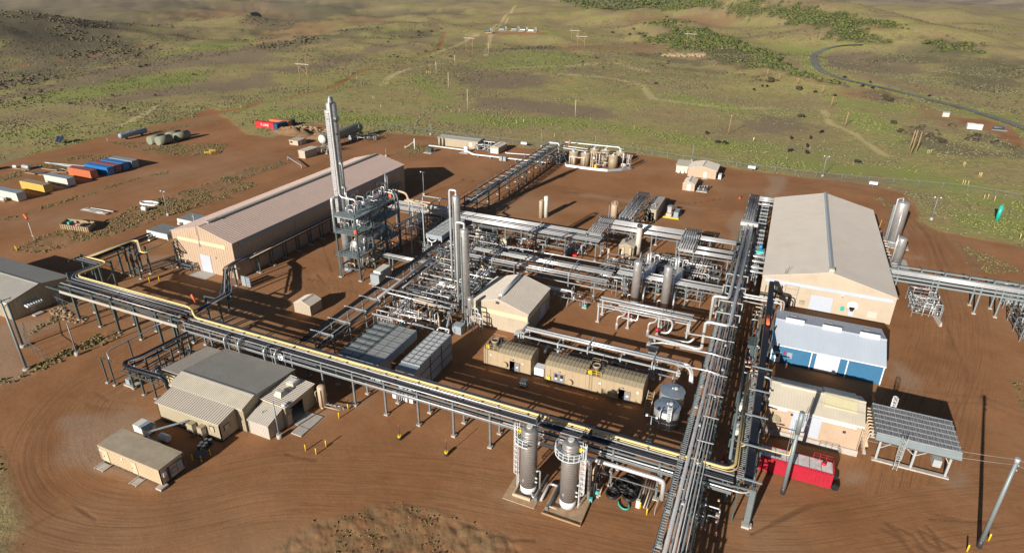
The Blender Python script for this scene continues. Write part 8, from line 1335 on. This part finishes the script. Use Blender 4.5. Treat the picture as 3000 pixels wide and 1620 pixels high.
for a, b in (((-76.6, 221.6, 6.1), (-74.8, 228.4, 6.1)), ((-74.8, 221.6, 6.1), (-72, 228.4, 6.1)), ((-76.4, 221.6, 5.8), (-72.2, 218.2, .2))): MB().beam(a, b, .2).build('beam', 'dgreen', t)
skid('tank_piping', 'tangled piping and heaters between the tan tanks', -63, -57.4, 218.5, 226, [1.0, 2.2, 4.6], 101, 34, ('tanp', 'alu2', 'white'), False, 3, 10); skid('tank_piping', 'loading arms at the right end of the tan tank group', -53, -48.6, 219, 225, [.8, 1.6, 4.8], 103, 18, ('tanp', 'alu2', 'white'), False, 1, 8)
single(MB().tube([(-75.3, 228.4, 5.0), (-75.4, 229.6, 7.0)], .28, 8), 'windsock', 'orange', 'orange windsock sleeve at the left end of the tan tank group', 'windsock')
t = thing('kerb_wall', 'low white and grey kerb around the tan tanks', 'kerb', (-60, 216.5, 0)); kp = [(-73.2, 218.4), (-72.0, 216.0), (-65.8, 215.4), (-60.5, 215.5), (-55.9, 216.0), (-51.4, 219.4), (-48.6, 223.6)]
for i, (a, b) in enumerate(zip(kp[:-1], kp[1:])): MB().beam((*a, .4), (*b, .4), .25, .9).build('kerb_segment', 'white' if i < 4 else 'grey', t)
boxpart(t, (-61.0, -60.3, 216.2, 216.8, .2, 1.9), 'yel', 'sign'); boxpart(t, (-62.4, -61.6, 218, 218.1, 3.6, 4.2), 'white', 'sign')
# dumpster, boat shaped trough, stuff by the west fence
t = thing('scrap_bin', 'open rusty brown scrap bin filled with debris left of the salmon hall', 'bin', (-176, 98, 0)); c0, c1, c2, c3 = (-179.9, 96.3), (-170.4, 97.8), (-173.0, 101.6), (-182.4, 99.9); mb = MB()
for a, b in ((c0, c1), (c1, c2), (c2, c3), (c3, c0)): mb.beam((*a, .85), (*b, .85), .14, 1.4)
mb.build('wall', 'tank', t); mb = MB()
for k in range(12): p = Vector(c0).lerp(Vector(c1), (k+.5)/12); mb.beam((p.x+.05, p.y-.14, .2), (p.x+.05, p.y-.14, 1.5), .14)
mb.build('ribs', 'wood', t); mb = MB().hexa([(-179.7, 96.5, .1), (-170.6, 98.0, .1), (-173.1, 101.4, .1), (-182, 99.7, .1), (-179.7, 96.5, .2), (-170.6, 98.0, .2), (-173.1, 101.4, .2), (-182, 99.7, .2)]); mb.build('floor', 'dark', t)
for k, m in enumerate(('tealpaint', 'black', 'cred', 'white', 'wood', 'black', 'wood', 'galv')): x = -179.5+k*1.0; boxpart(t, (x, x+rnd.uniform(.6, 1.2), 98+.1*k, 99.4+.15*k, .2, rnd.uniform(.8, 1.7)), m, 'debris')
t = thing('trough', 'white oval trough lying near the west fence', 'trough', (-176, 121, 0)); ov = [(-176.0+3.6*math.cos(a)*.92-1.0*math.sin(a)*.3, 121+1.3*math.sin(a)+.5*math.cos(a), .35) for a in [2*PI*k/20 for k in range(21)]]
mb = MB()
for a, b in zip(ov[:-1], ov[1:]): mb.beam(a, b, .3, .6)
mb.build('rim', 'white', t); mb = MB(); mb.add([(p[0], p[1], .12) for p in ov[:-1]], [tuple(range(20))]); mb.build('floor', 'dark', t)
t = thing('small_tank', 'small white tank near the oval trough by the west fence', 'tank', (-172, 116.4, 0)); vessel_h(MB(), (-173, 116.4, .7), 1.4, .6, 'x', 12).build('shell', 'white', t); boxpart(t, (-173.4, -171.2, 116, 116.9, 0, .2), 'wood', 'base')
for x, y, l in ((-184, 108.5, 'heap of pale pipes lying in weeds between the scrap bin and the lamp'), (-241, 137, 'bundle of pale pipes lying left of the blue containers')):
    t = thing('pipe_bundle', l, 'pipes', (x, y, 0))
    for k in range(7): a = rnd.uniform(-.15, .15); L = 5 if x > -200 else 11; MB().tube([(x-L+rnd.uniform(-1, 1), y+k*.4-1.6*(x < -200)*k*.3, .2+.1*(k % 3)), (x+L, y+k*.4+a*8, .25+.1*(k % 3))], .11, 6).build('pipe', 'contw' if k % 2 else 'alu2', t)
for x, y, l in ((-252, 129, 'silver tanks and fittings lying in the weeds above the containers'), (-262, 124, 'pale machinery lying in the weeds at the left edge')):
    t = thing('scrap_vessel', l, 'scrap', (x, y, 0)); vessel_h(MB(), (x, y, .9), 3.2, .75, 'x', 12).build('shell', 'alu2', t); vessel_h(MB(), (x-4, y-1, .7), 1.6, .5, 'x', 12).build('shell', 'contw', t); boxpart(t, (x-4.5, x+3.5, y-1.4, y+.6, 0, .2), 'wood', 'skid')
t = thing('scrap_heap', 'dark steel frames and beams lying between the tanks and the containers', 'scrap', (-240, 128, 0))
for k in range(14): x, y = -246+rnd.uniform(0, 14), 124+rnd.uniform(0, 12); MB().beam((x, y, .2+rnd.uniform(0, .6)), (x+rnd.uniform(3, 7), y+rnd.uniform(-1, 2.5), .3), .25, .3).build('beam', 'dark' if k % 2 else 'wood', t)
# windsocks
t = thing('windsock_mast', 'thin white windsock mast with an orange sock in the left yard', 'windsock', (-177.5, 87.7, 0)); MB().tube([(-177.5, 87.7, 0), (-177.5, 87.7, 5.4)], .06, 6).build('pole', 'white', t); MB().beam((-178.1, 87.7, 1.6), (-177.0, 87.7, 1.6), .06).build('crossarm', 'white', t); MB().tube([(-177.5, 87.8, 6.4), (-179.4, 88.3, 7.2)], .28, 8).build('sock', 'orange', t)
single(MB().tube([(-98.3, 71.9, 7.2), (-98.8, 71.7, 8.9)], .2, 8), 'windsock', 'orange', 'orange windsock above the dark rack left of centre', 'windsock')
single(MB().tube([(3.9, 112.0, 7.4), (4.0, 108.0, 7.8)], .3, 8), 'windsock', 'orange', 'orange windsock sleeve beside the black duct near the blue workshop', 'windsock')
# poles with lamps
def lamp(x, y, h, label, heads=2, base=True, r=.11, grp='yard light poles', m='pole'):
    t = thing('lamp_pole', label, 'light pole', (x, y, 0), grp); MB().lathe([(r*1.3, 0), (r*.75, h)], (x, y, 0), 10).build('pole', m, t)
    if base: MB().lathe([(.42, -.2), (.42, .75)], (x, y, 0), 12).build('base', 'conc', t)
    if heads:
        MB().beam((x-.7, y, h), (x+.7, y, h), .07).build('arm', m, t)
        for s in (-1, 1)[:heads]: boxpart(t, (x+s*.75-.16, x+s*.75+.16, y-.14, y+.14, h-.1, h+.18), 'white', 'lamp_head')
    return t
for x, y, h, l, nh in ((45.8, 207.7, 7.0, 'grey light pole with twin heads right of the tall silver vessels', 2), (16.9, 242.5, 7.5, 'grey light pole with twin heads at the fence behind the cream hall', 2), (-29.6, 243.3, 6.6, 'grey light pole behind the gabled salmon shed', 0), (-144.7, 238.8, 6.6, 'grey light pole at the back fence left of the long low building', 0), (-91.4, 240, 7.2, 'grey light pole at the back fence above the long pipe bridge', 0), (-68.7, 242.4, 6.8, 'grey light pole at the back fence behind the tan tanks', 0), (-141.6, 199.1, 3.4, 'short grey light pole just beyond the salmon hall roof', 0), (-162.3, 116.4, 7.5, 'light pole with two heads among weeds left of the salmon hall', 2), (-113.6, 56.8, 7.0, 'plain grey pole with concrete base between the fences at left', 0), (-62.8, 54.6, 7.0, 'grey pole with concrete base in front of the control building lean to', 0), (-103.1, 164.2, 7.8, 'light pole standing in the shadow of the salmon hall', 1), (-10.3, 76.6, 5.2, 'light pole with three curved arms left of the steel tanks', 2)): lamp(x, y, h, l, nh)
t = thing('telescopic_pole', 'tall dark bottomed round pole in front of the red frac tank', 'pole', (8.9, 74.2, 0)); MB().lathe([(.30, 0), (.30, 1.2)], (8.9, 74.2, 0), 14).build('butt', 'dark', t); MB().lathe([(.29, 1.2), (.24, 10.5)], (8.9, 74.2, 0), 14).build('shaft', 'pole', t); MB().lathe([(.33, 10.5), (.33, 14.0)], (8.9, 74.2, 0), 14).build('top_section', 'pole', t); mb = MB(); mb.beam((8.45, 74.1, 8.8), (8.45, 74.1, 12.6), .1); mb.beam((8.2, 74.1, 7.5), (8.2, 74.1, 11.2), .07); mb.build('conduit', 'galv', t)
t = thing('utility_pole', 'tall grey utility pole with dark base in the lower right corner', 'utility pole', (31.9, 74.8, 0)); MB().lathe([(.28, 0), (.28, 1.2)], (31.94, 74.8, 0), 14).build('butt', 'dark', t); MB().lathe([(.27, 1.2), (.20, 14.0)], (31.94, 74.8, 0), 14).build('shaft', 'pole', t); MB().lathe([(.27, 13.7), (.27, 14.4)], (31.94, 74.8, 0), 14).build('cap', 'galvl', t)
for z in (12.6, 13.3): MB().lathe([(.06, 0), (.09, .2), (.05, .3)], (32.2, 74.7, z), 8).build('insulator', 'grey', t)
for k, (a, b) in enumerate((((31.9, 74.8, 14.2), (8.9, 74.2, 13.6)), ((31.9, 74.8, 13.4), (8.9, 74.2, 12.2)), ((31.9, 74.8, 14.2), (60, 70, 14.0)), ((31.9, 74.8, 13.4), (60, 71, 13.2)))):
    A, B = Vector(a), Vector(b); pts = [tuple(A.lerp(B, i/8)-Vector((0, 0, .7*4*(i/8)*(1-i/8)))) for i in range(9)]; single(MB().tube(pts, .018, 4, True, 0), 'power_line', 'galvl', ('upper wire sagging left from the lower right utility pole', 'lower wire sagging left from the lower right utility pole', 'upper wire running right out of the picture from the utility pole', 'lower wire running right out of the picture from the utility pole')[k], 'wire')
t = thing('substation_pole', 'tall leaning looking grey pole with crossarm in the gravel yard at the left edge', 'utility pole', (-117.5, 50.1, 0)); MB().lathe([(.26, 0), (.15, 14.2)], (-117.5, 50.1, 0), 12).build('shaft', 'pole', t); MB().lathe([(.6, -.2), (.6, .3)], (-117.5, 50.1, 0), 12).build('base', 'conc', t)
MB().beam((-117.5, 48.4, 13.9), (-117.5, 51.8, 13.9), .14).build('crossarm', 'galvl', t); MB().beam((-117.5, 50.1, 12.4), (-117.5, 51.6, 13.9), .08).build('strut', 'galvl', t)
t = thing('substation_pole', 'shorter green grey pole with concrete base in the gravel yard, behind the tall one', 'utility pole', (-125.9, 54.5, 0)); MB().lathe([(.22, 0), (.17, 9.3)], (-125.9, 54.5, 0), 12).build('shaft', 'dgreen', t); MB().lathe([(.6, -.2), (.6, .5)], (-125.9, 54.5, 0), 12).build('base', 'conc', t)
# bollards and posts
def bollard(x, y, h, label, grp='yellow bollards'):
    o = single(MB().lathe([(.1, -.1), (.1, h-.06), (.06, h)], (x, y, 0), 10), 'bollard', 'yel', label, 'bollard', grp); return o
for x, y, l in ((-57.2, 54.0, 'leftmost yellow bollard of the three on open dirt'), (-55.2, 54.0, 'nearest yellow bollard of the three on open dirt'), (-55.0, 56.0, 'rightmost yellow bollard of the three on open dirt'), (-57.35, 62.1, 'yellow bollard in front of the cream air receiver'), (-57.4, 64.5, 'yellow bollard against the near rack post by the air receiver'), (-8.6, 63.5, 'yellow bollard with a white box right of the hose coils'), (-7.55, 62.8, 'yellow bollard right of the white boxed one near the hose coils'), (33.3, 76.5, 'yellow bollard right of the lower right utility pole'), (30.4, 73.4, 'yellow bollard left of the lower right utility pole at the bottom edge')): bollard(x, y, 1.15, l)
for x, y in ((-128.4, 83.6), (-126.8, 84.9), (-124.6, 86.5), (-112.7, 90.6), (-175.9, 82.2), (-174.9, 81.9), (-106.6, 91.8), (-58.4, 155)): bollard(x, y, 1.2, 'slim yellow bollard on the dirt around the salmon hall and its yard', 'yellow bollards around the salmon hall')
boxpart(thing('meter_post', 'white box on a short post beside the hose coils', 'meter', (-9.0, 63.6, 0)), (-9.2, -8.7, 63.4, 63.8, 0, 1.3), 'contw', 'box')
for x, y, l in ((-45.7, 61.9, 'left'), (-37.4, 61.8, 'right')):
    t = thing('marker_post', f'thin dark post on a yellow weighted base on open dirt, {l} one of two', 'post', (x, y, 0)); MB().lathe([(.34, 0), (.34, .35), (.3, .5)], (x, y, 0), 12).build('drum', 'dark', t); MB().lathe([(.31, .5), (.31, .72)], (x, y, 0), 12).build('cap', 'yel', t); MB().tube([(x, y, .7), (x, y, 2.7)], .05, 6).build('post', 'dark', t); MB().tube([(x, y, 2.6), (x, y, 2.85)], .06, 6).build('tip', 'orange', t)
for i, (x, y) in enumerate(MARKERS):
    z = hz(x, y) if math.hypot(x, y) > 230 else 0; single(MB().tube([(x, y, z-.1), (x, y, z+1.7)], .09 if y < 330 else .14, 6), 'marker_post', 'yellow', ('slim pale yellow marker post in the grass beyond the right hand light poles' if x > 30 else 'slim pale yellow marker post between the back fence and the wooden poles' if y < 330 and x > -160 else 'slim pale yellow marker post in the left range by the dirt road'), 'marker post', 'pipeline marker posts')
t = thing('air_receiver', 'cream upright air receiver tank right of the control building garage', 'tank', (-61.4, 63.3, 0)); vessel_v(MB(), -61.4, 63.3, .5, 4.45, .68, 18).build('shell', 'tanp', t); MB().lathe([(.5, 0), (.6, .5)], (-61.4, 63.3, 0), 14).build('skirt', 'tanp', t); pipe(t, [(-62.1, 63.0, 3.4), (-62.3, 62.7, 3.2), (-62.2, 62.8, 1.2)], .07, 'tanp'); pipe(t, [(-60.9, 63.2, .9), (-57.8, 63.8, .9), (-57.6, 63.8, .2)], .09, 'alu2'); pipe(t, [(-60.9, 62.9, .6), (-58.0, 63.2, .6)], .08, 'tanp')
for k in range(4): valve(t, -60.4+k*.8, 63.4, .9, .22, 'galv', 'galv')
# hose coils
t = thing('hose_coils', 'heap of black corrugated hose coils with a turquoise hose under the near rack', 'hose', (-11, 65.5, 0))
def coil(x, y, r, n, rr, m, z=.12): pipe(t, [(x+(r+.05*k/10)*math.cos(k*.5), y+(r+.05*k/10)*math.sin(k*.5), z+rr*1.9*k/12.5+rnd.uniform(-.02, .02)) for k in range(int(12.6*n))], rr, m, 'hose', 7, 0)
coil(-12.6, 64.1, .75, 2.5, .13, 'rubber'); coil(-12.6, 64.1, .45, 1.5, .11, 'rubber'); coil(-10.4, 64.7, .8, 2.6, .14, 'rubber'); coil(-10.4, 64.7, .48, 1.6, .12, 'rubber'); coil(-11.7, 66.3, .95, 2.4, .14, 'rubber'); coil(-11.0, 67.4, 1.1, 1.8, .13, 'rubber'); coil(-10.3, 66.2, .7, 1.8, .12, 'rubber', .5); coil(-11.4, 65.4, .6, 1.6, .12, 'rubber', .45)
pipe(t, [(-11.6, 63.6, .15), (-11.3, 62.7, .15), (-10.5, 62.3, .15), (-9.9, 62.7, .15), (-10.2, 63.7, .2)], .1, 'tealpaint', 'hose', 8, .6)
skid('loading_piping', 'loading pipes and valves under the near rack between the banded vessels and the hose coils', -15.6, -13.9, 62.4, 67.5, [1.0, 2.2, 3.2], 107, 14, ('alu2', 'tanp', 'dark'), False, 1, 5)
t = thing('pipe_bundle', 'long tan and grey pipes leaning to the ground right of the hose coils', 'pipes', (-8.4, 66, 0))
for k in range(5): MB().tube([(-9.2+.35*k, 63.6, .2), (-9.0+.35*k, 68.8, .9)], .1, 6).build('pipe', 'tanp' if k % 2 else 'galv', t)
rail(thing('walk_rail', 'pale railing at the end of the near rack below the yellow pipe', 'railing', (-6, 64.5, 0)), [(-6.6, 63.2, 0), (-6.4, 65.2, .6), (-5.4, 65.3, .6)], 1.3, 'wall_cream')
skid('rack_valves', 'valves and drops where the near rack crosses the wide rack', -4.6, 1.5, 60, 66, [3.0, 4.4], 109, 26, ('alu2', 'dark', 'galv'), False, 0, 12); skid('rack_valves', 'white cabinets and pipes on the ground under the near rack below the tall grey cooler', -53, -49, 69.6, 71.4, [.9, 1.6], 111, 8, ('white', 'contw'), False, 0, 4)
for k in range(4): boxpart(thing('cabinet', 'white cabinet in the row under the near rack below the tall grey cooler', 'cabinet', (-52+k*1.1, 70, 0), 'white cabinets under the near rack'), (-52.3+k*1.1, -51.6+k*1.1, 69.9, 70.4, .2, 1.6), 'white', 'housing')
# rocks
t = thing('rock_heap', 'heap of tan rocks at the end of the chain link fence by the warehouse', 'rocks', (-131, 65.8, 0))
def rocks(t, x0, x1, y0, y1, n, s0, s1, seed, sl=0):
    R = random.Random(seed)
    for k in range(n):
        x, y, s = R.uniform(x0, x1), R.uniform(y0, y1), R.uniform(s0, s1); y += sl*(x-x0); mb = MB(); mb.add([(x+v[0]*s*R.uniform(.7, 1.3), y+v[1]*s*R.uniform(.7, 1.3), hz(x, y)*(y > 230)+s*.3+v[2]*s*R.uniform(.5, .8)) for v in IV], [tuple(f) for f in IF]); mb.build('rock', 'rock', t)
rocks(t, -135.5, -128.5, 64.6, 67.4, 60, .15, .42, 3, -.1)
rocks(thing('rock_border', 'line of tan rocks edging the graded dirt road beside the left pipe rack', 'rocks', (-126, 65.5, 0)), -128, -124, 63.8, 66.6, 26, .15, .3, 4)
rocks(thing('rock_heap', 'tan boulders and rubble along the mound near the red container', 'rocks', (-196, 222, 0)), -210, -176, 219, 226, 70, .4, 1.3, 6, .1)
rocks(thing('rock_outcrop', 'pale tan broken rock outcrop on the hillside at upper right', 'rocks', (-10, 520, hz(-10, 520))), *([min(p[0] for p in OUTCROP), max(p[0] for p in OUTCROP), min(p[1] for p in OUTCROP)-4, min(p[1] for p in OUTCROP)+10]), 90, .8, 2.6, 8)
for x, y, rx, ry, h, l in ((-203, 214.5, 13, 5, 2.6, 'dry grassy dirt mound below the red container'), (-184, 212, 8, 5, 2.4, 'bare red brown dirt mound left of the tall tower top')):
    mb = MB(); n, mr = 40, 12
    for j in range(mr+1):
        for i in range(n):
            a = 2*PI*i/n; q = j/mr; px, py = x+rx*q*math.cos(a), y+ry*q*math.sin(a); z = h*(1-q*q)**1.3*(1+.25*math.sin(a*3+j))+float(fbm(np.array([px]), np.array([py]), 2.2, 3, 5)[0])*1.1*(1-q)-.03; mb.v.append((px, py, max(z, -.05)))
    for j in range(mr):
        for i in range(n): mb.f.append((j*n+i, (j+1)*n+i, (j+1)*n+(i+1) % n, j*n+(i+1) % n)); mb.s.append(True)
    single(mb, 'dirt_mound', mat('mound_earth', (.19, .11, .055), .95, 0, .35, .7, .9, 3, (.16, .12, .05), .8), l, 'mound')
# fences
def fence(label, pts, h=2.0, step=3.2, name='chain_link_fence'):
    x, y = pts[0]; t = thing(name, label, 'fence', (x, y, 0))
    for (ax, ay), (bx, by) in zip(pts[:-1], pts[1:]):
        L = math.hypot(bx-ax, by-ay); n = max(1, int(L/step)); 
        for i in range(n): px, py = ax+(bx-ax)*i/n, ay+(by-ay)*i/n; z = hz(px, py) if py > 240 else 0; MB().beam((px, py, z-.1), (px, py, z+h+.1), .09).build('post', 'galv', t)
        za, zb_ = (hz(ax, ay) if ay > 240 else 0), (hz(bx, by) if by > 240 else 0); MB().beam((ax, ay, za+h), (bx, by, zb_+h), .06).build('top_rail', 'galv', t)
        mb = MB(); mb.add([(ax, ay, za+.05), (bx, by, zb_+.05), (bx, by, zb_+h), (ax, ay, za+h)], [(0, 1, 2, 3)]); mb.build('wire_mesh', 'mesh', t)
fence('long chain link fence between the red dirt pad and the green range at the back', FENCE_N, step=6); fence('chain link fence beside the road left of the salmon hall', FENCE_W, step=5)
fence('short chain link fence running from the warehouse door', [(-138, 67.7), (-133.5, 67.3), (-128.4, 66.8)], 2.2, 2.2); fence('chain link panels around the substation pole at left', [(-131, 58), (-124.4, 54.4), (-119.5, 53.4), (-115.9, 52.9)], 2.2, 2.2)
t = thing('brace_post', 'white fence brace post with a diagonal stay near the back fence left end', 'post', (-137.2, 213.4, 0)); MB().lathe([(.28, 0), (.24, 4.5)], (-137.2, 213.4, 0), 10).build('post', 'contw', t); MB().beam((-137.2, 213.4, 3.4), (-141.5, 213.0, .3), .14).build('stay', 'contw', t); MB().lathe([(.3, 0), (.25, 1.2)], (-141.5, 213, 0), 10).build('stub', 'wall_cream', t)
for x, y, l in ((-98, 236.6, 'small white and blue hut sign at the fence near the long bridge'), (-7.3, 239.0, 'white sign box on the fence between the salmon shed and the cream hall'), (32.5, 236.0, 'white sign box on the fence at the right above the cream hall')): t = thing('fence_sign', l, 'sign', (x, y, 0)); boxpart(t, (x-1.3, x+1.3, y-.1, y+.1, 1.0, 2.1), 'white', 'board'); boxpart(t, (x-1.3, x+1.3, y-.12, y-.101, 1.85, 2.1), 'grey', 'header'); boxpart(t, (x-.06, x+.06, y-.05, y+.05, 0, 1.0), 'galv', 'post')
single(MB().tube([(-8.4, 203.8, .15), (-8.0, 205.0, .5)], .22, 8), 'traffic_tube', 'orange', 'orange and white tube marker lying on the dirt road near the cream hall', 'marker')
# field poles
for i, (x, y, h) in enumerate(FPOLES):
    if h > 20: h = 9.0
    z = hz(x, y); t = thing('utility_pole', ('bare wooden pole in the line running down toward the road at right' if x > -40 and y > 320 else 'bare wooden pole with its own shadow, nearest of the right hand line' if x > -40 else 'pale slim pole in the middle of the range behind the pipe bridge' if y < 330 else 'pale slim pole farther up the range toward the well pad'), 'utility pole', (x, y, z), 'wooden poles of the line crossing the range'); MB().tube([(x, y, z-.3), (x+(.5 if x > -60 else 0), y, z+h)], .16 if y < 320 else .2, 8).build('shaft', 'wood' if x > -60 else 'wall_cream', t); MB().beam((x-.9, y, z+h-.5), (x+1.2, y, z+h-.5), .12).build('crossarm', 'wood', t)
def hframe(label, x, y, s, h):
    z = hz(x, y); t = thing('power_pole', label, 'power pole', (x, y, z), 'wooden H frame power poles')
    for k in (-1, 1): MB().tube([(x+k*s, y, z-.3), (x+k*s, y, z+h)], .22, 8).build('pole', 'wood', t)
    MB().beam((x-s*1.7, y, z+h*.78), (x+s*1.7, y, z+h*.78), .3, .35).build('crossarm', 'roof_grey', t); MB().beam((x-s, y, z+h*.7), (x+s, y, z+h*.45), .2).build('brace', 'wood', t)
    for k in (-1.5, 0, 1.5): MB().tube([(x+k*s, y, z+h*.78), (x+k*s, y, z+h*.72)], .12, 6).build('insulator', 'grey', t)
hframe('tall wooden H frame power pole in the left range above the dirt road', -281.5, 314.5, 3.1, 18.5); hframe('distant wooden H frame power pole near the track, upper middle', -270, 520, 3.2, 18)
for px, py in ((-190, 600), (-95, 650), (-230, 700)): hframe('far wooden H frame power pole on the reddish range', px, py, 3.4, 15)
t = thing('power_pole', 'three leaning wooden poles set close together at right beyond the fence', 'power pole', (51, 295, hz(51, 295)))
for (a, b, h, dx) in ((50.4, 291.0, 10.4, 1.2), (51.0, 300.0, 8.5, 1.4), (52.7, 295.1, 9.0, 1.2)): z = hz(a, b); MB().tube([(a, b, z-.3), (a+dx*.3, b, z+h)], .2, 8).build('pole', 'wood', t)
# buildings and equipment out on the range
x, y = FARB[0]; z = hz(x, y); t = thing('well_hut', 'small pale metal hut beside a red flagged post near the county road', 'hut', (x, y, z)); boxpart(t, (x-1.5, x+1.5, y-1.2, y+1.2, z-.5, z+2.2), 'roof_mid', 'wall'); MB().strip([(y-1.4, z+2.2), (y, z+2.7), (y+1.4, z+2.2)], x-1.7, x+1.7, 'x', .1).build('roof', 'contg', t)
x, y = FARB[1]; z = hz(x, y); t = thing('white_barn', 'long low white roofed building on red dirt below the county road', 'building', (x, y, z)); boxpart(t, (x-3, x+3, y-1, y+2, z-.5, z+1.9), 'contw', 'wall'); MB().strip([(y-1.2, z+1.9), (y+.5, z+2.4), (y+2.2, z+1.9)], x-3.2, x+3.2, 'x', .1).build('roof', 'white', t); boxpart(t, (x-2.5, x+.5, y+2.3, y+4, z-.5, z+2.2), 'wall_cream', 'annex')
x, y = FARB[2]; z = hz(x, y); t = thing('wellhead_unit', 'dark horizontal separator with a stack on red dirt at the right', 'separator', (x, y, z)); vessel_h(MB(), (x-2, y, z+1.2), 3, .7, 'x', 14).build('shell', 'dgreen', t); MB().tube([(x+1.8, y, z), (x+2.1, y, z+3.6)], .25, 10).build('stack', 'dgreen', t); boxpart(t, (x-3, x+3.2, y-1, y+1, z-.3, z+.4), 'galv', 'skid')
for i, (x, y) in enumerate(FARPAD):
    z = hz(x, y); t = thing('field_tank', f'far well pad equipment at the top of the picture, {("first", "second", "third", "fourth", "fifth")[i]} from the left', 'equipment', (x, y, z)); vessel_h(MB(), (x-4, y, z+1.6), 7, 1.1, 'x', 12).build('shell', ('dgreen', 'contg', 'contg', 'alu2', 'contw')[i], t); MB().tube([(x+5, y, z), (x+5, y, z+5.5)], .35, 8).build('stack', 'galvl', t); MB().tube([(x+7, y, z), (x+6.5, y, z+5.5)], .3, 8).build('stack', 'galvl', t); boxpart(t, (x-5, x+8, y-3, y+2, z-.5, z+.3), 'tank', 'pad')
# cattle
def make_cow(x, y, label, grp):
    z = hz(x, y); t = thing('cow', label, 'cow', (x, y, z), grp); mb = MB(); pr = [(.05, -1.12), (.30, -1.06), (.42, -.85), (.46, -.4), (.50, 0), (.46, .45), (.42, .75), (.30, .95), (.18, 1.05)]
    o0 = len(mb.v); mb.lathe(pr, (x, y, z+1.0), 12, 'x')
    mb.tube([(x+.9, y, z+1.15), (x+1.3, y, z+.95), (x+1.55, y, z+.6)], .17, 8); mb.lathe([(.10, 0), (.16, .12), (.15, .3), (.09, .48)], (x+1.45, y, z+.45), 8, 'x')
    for dx, dy in ((-.85, -.24), (-.85, .24), (.62, -.24), (.62, .24)): mb.tube([(x+dx, y+dy, z+.95), (x+dx+(.06 if dx < 0 else 0), y+dy, z+.5), (x+dx, y+dy, z)], .10, 6, True, 0)
    mb.tube([(x-1.08, y, z+1.25), (x-1.2, y, z+.6)], .04, 5); mb.beam((x+1.36, y-.2, z+.82), (x+1.36, y+.2, z+.82), .07)
    mb.build('body', 'cow', t); return t
cow0 = None
for i, (x, y) in enumerate(COWS):
    lab = ('black cow standing nearest the fence between the light pole and the wooden poles' if abs(x-29.6) < 3 and abs(y-267) < 8 else 'black cow alone in the middle of the range above the purple brown patch' if abs(x+81) < 6 and y > 380 else 'black cow grazing in the left pasture beyond the dirt road' if x < -300 and y < 330 else 'black cow near the winding dirt track in the upper middle pasture' if x < -200 else 'black cow on the green patch in the middle of the range' if y > 400 and x < -60 else 'black cow close behind the back fence at right' if y < 340 else 'black cow far off near the brush and county road at right')
    if cow0 is None: cow0 = make_cow(x, y, lab, 'black cattle on the range')
    else: clone(cow0, (x, y, hz(x, y)), lab, rnd.uniform(0, 6.28))
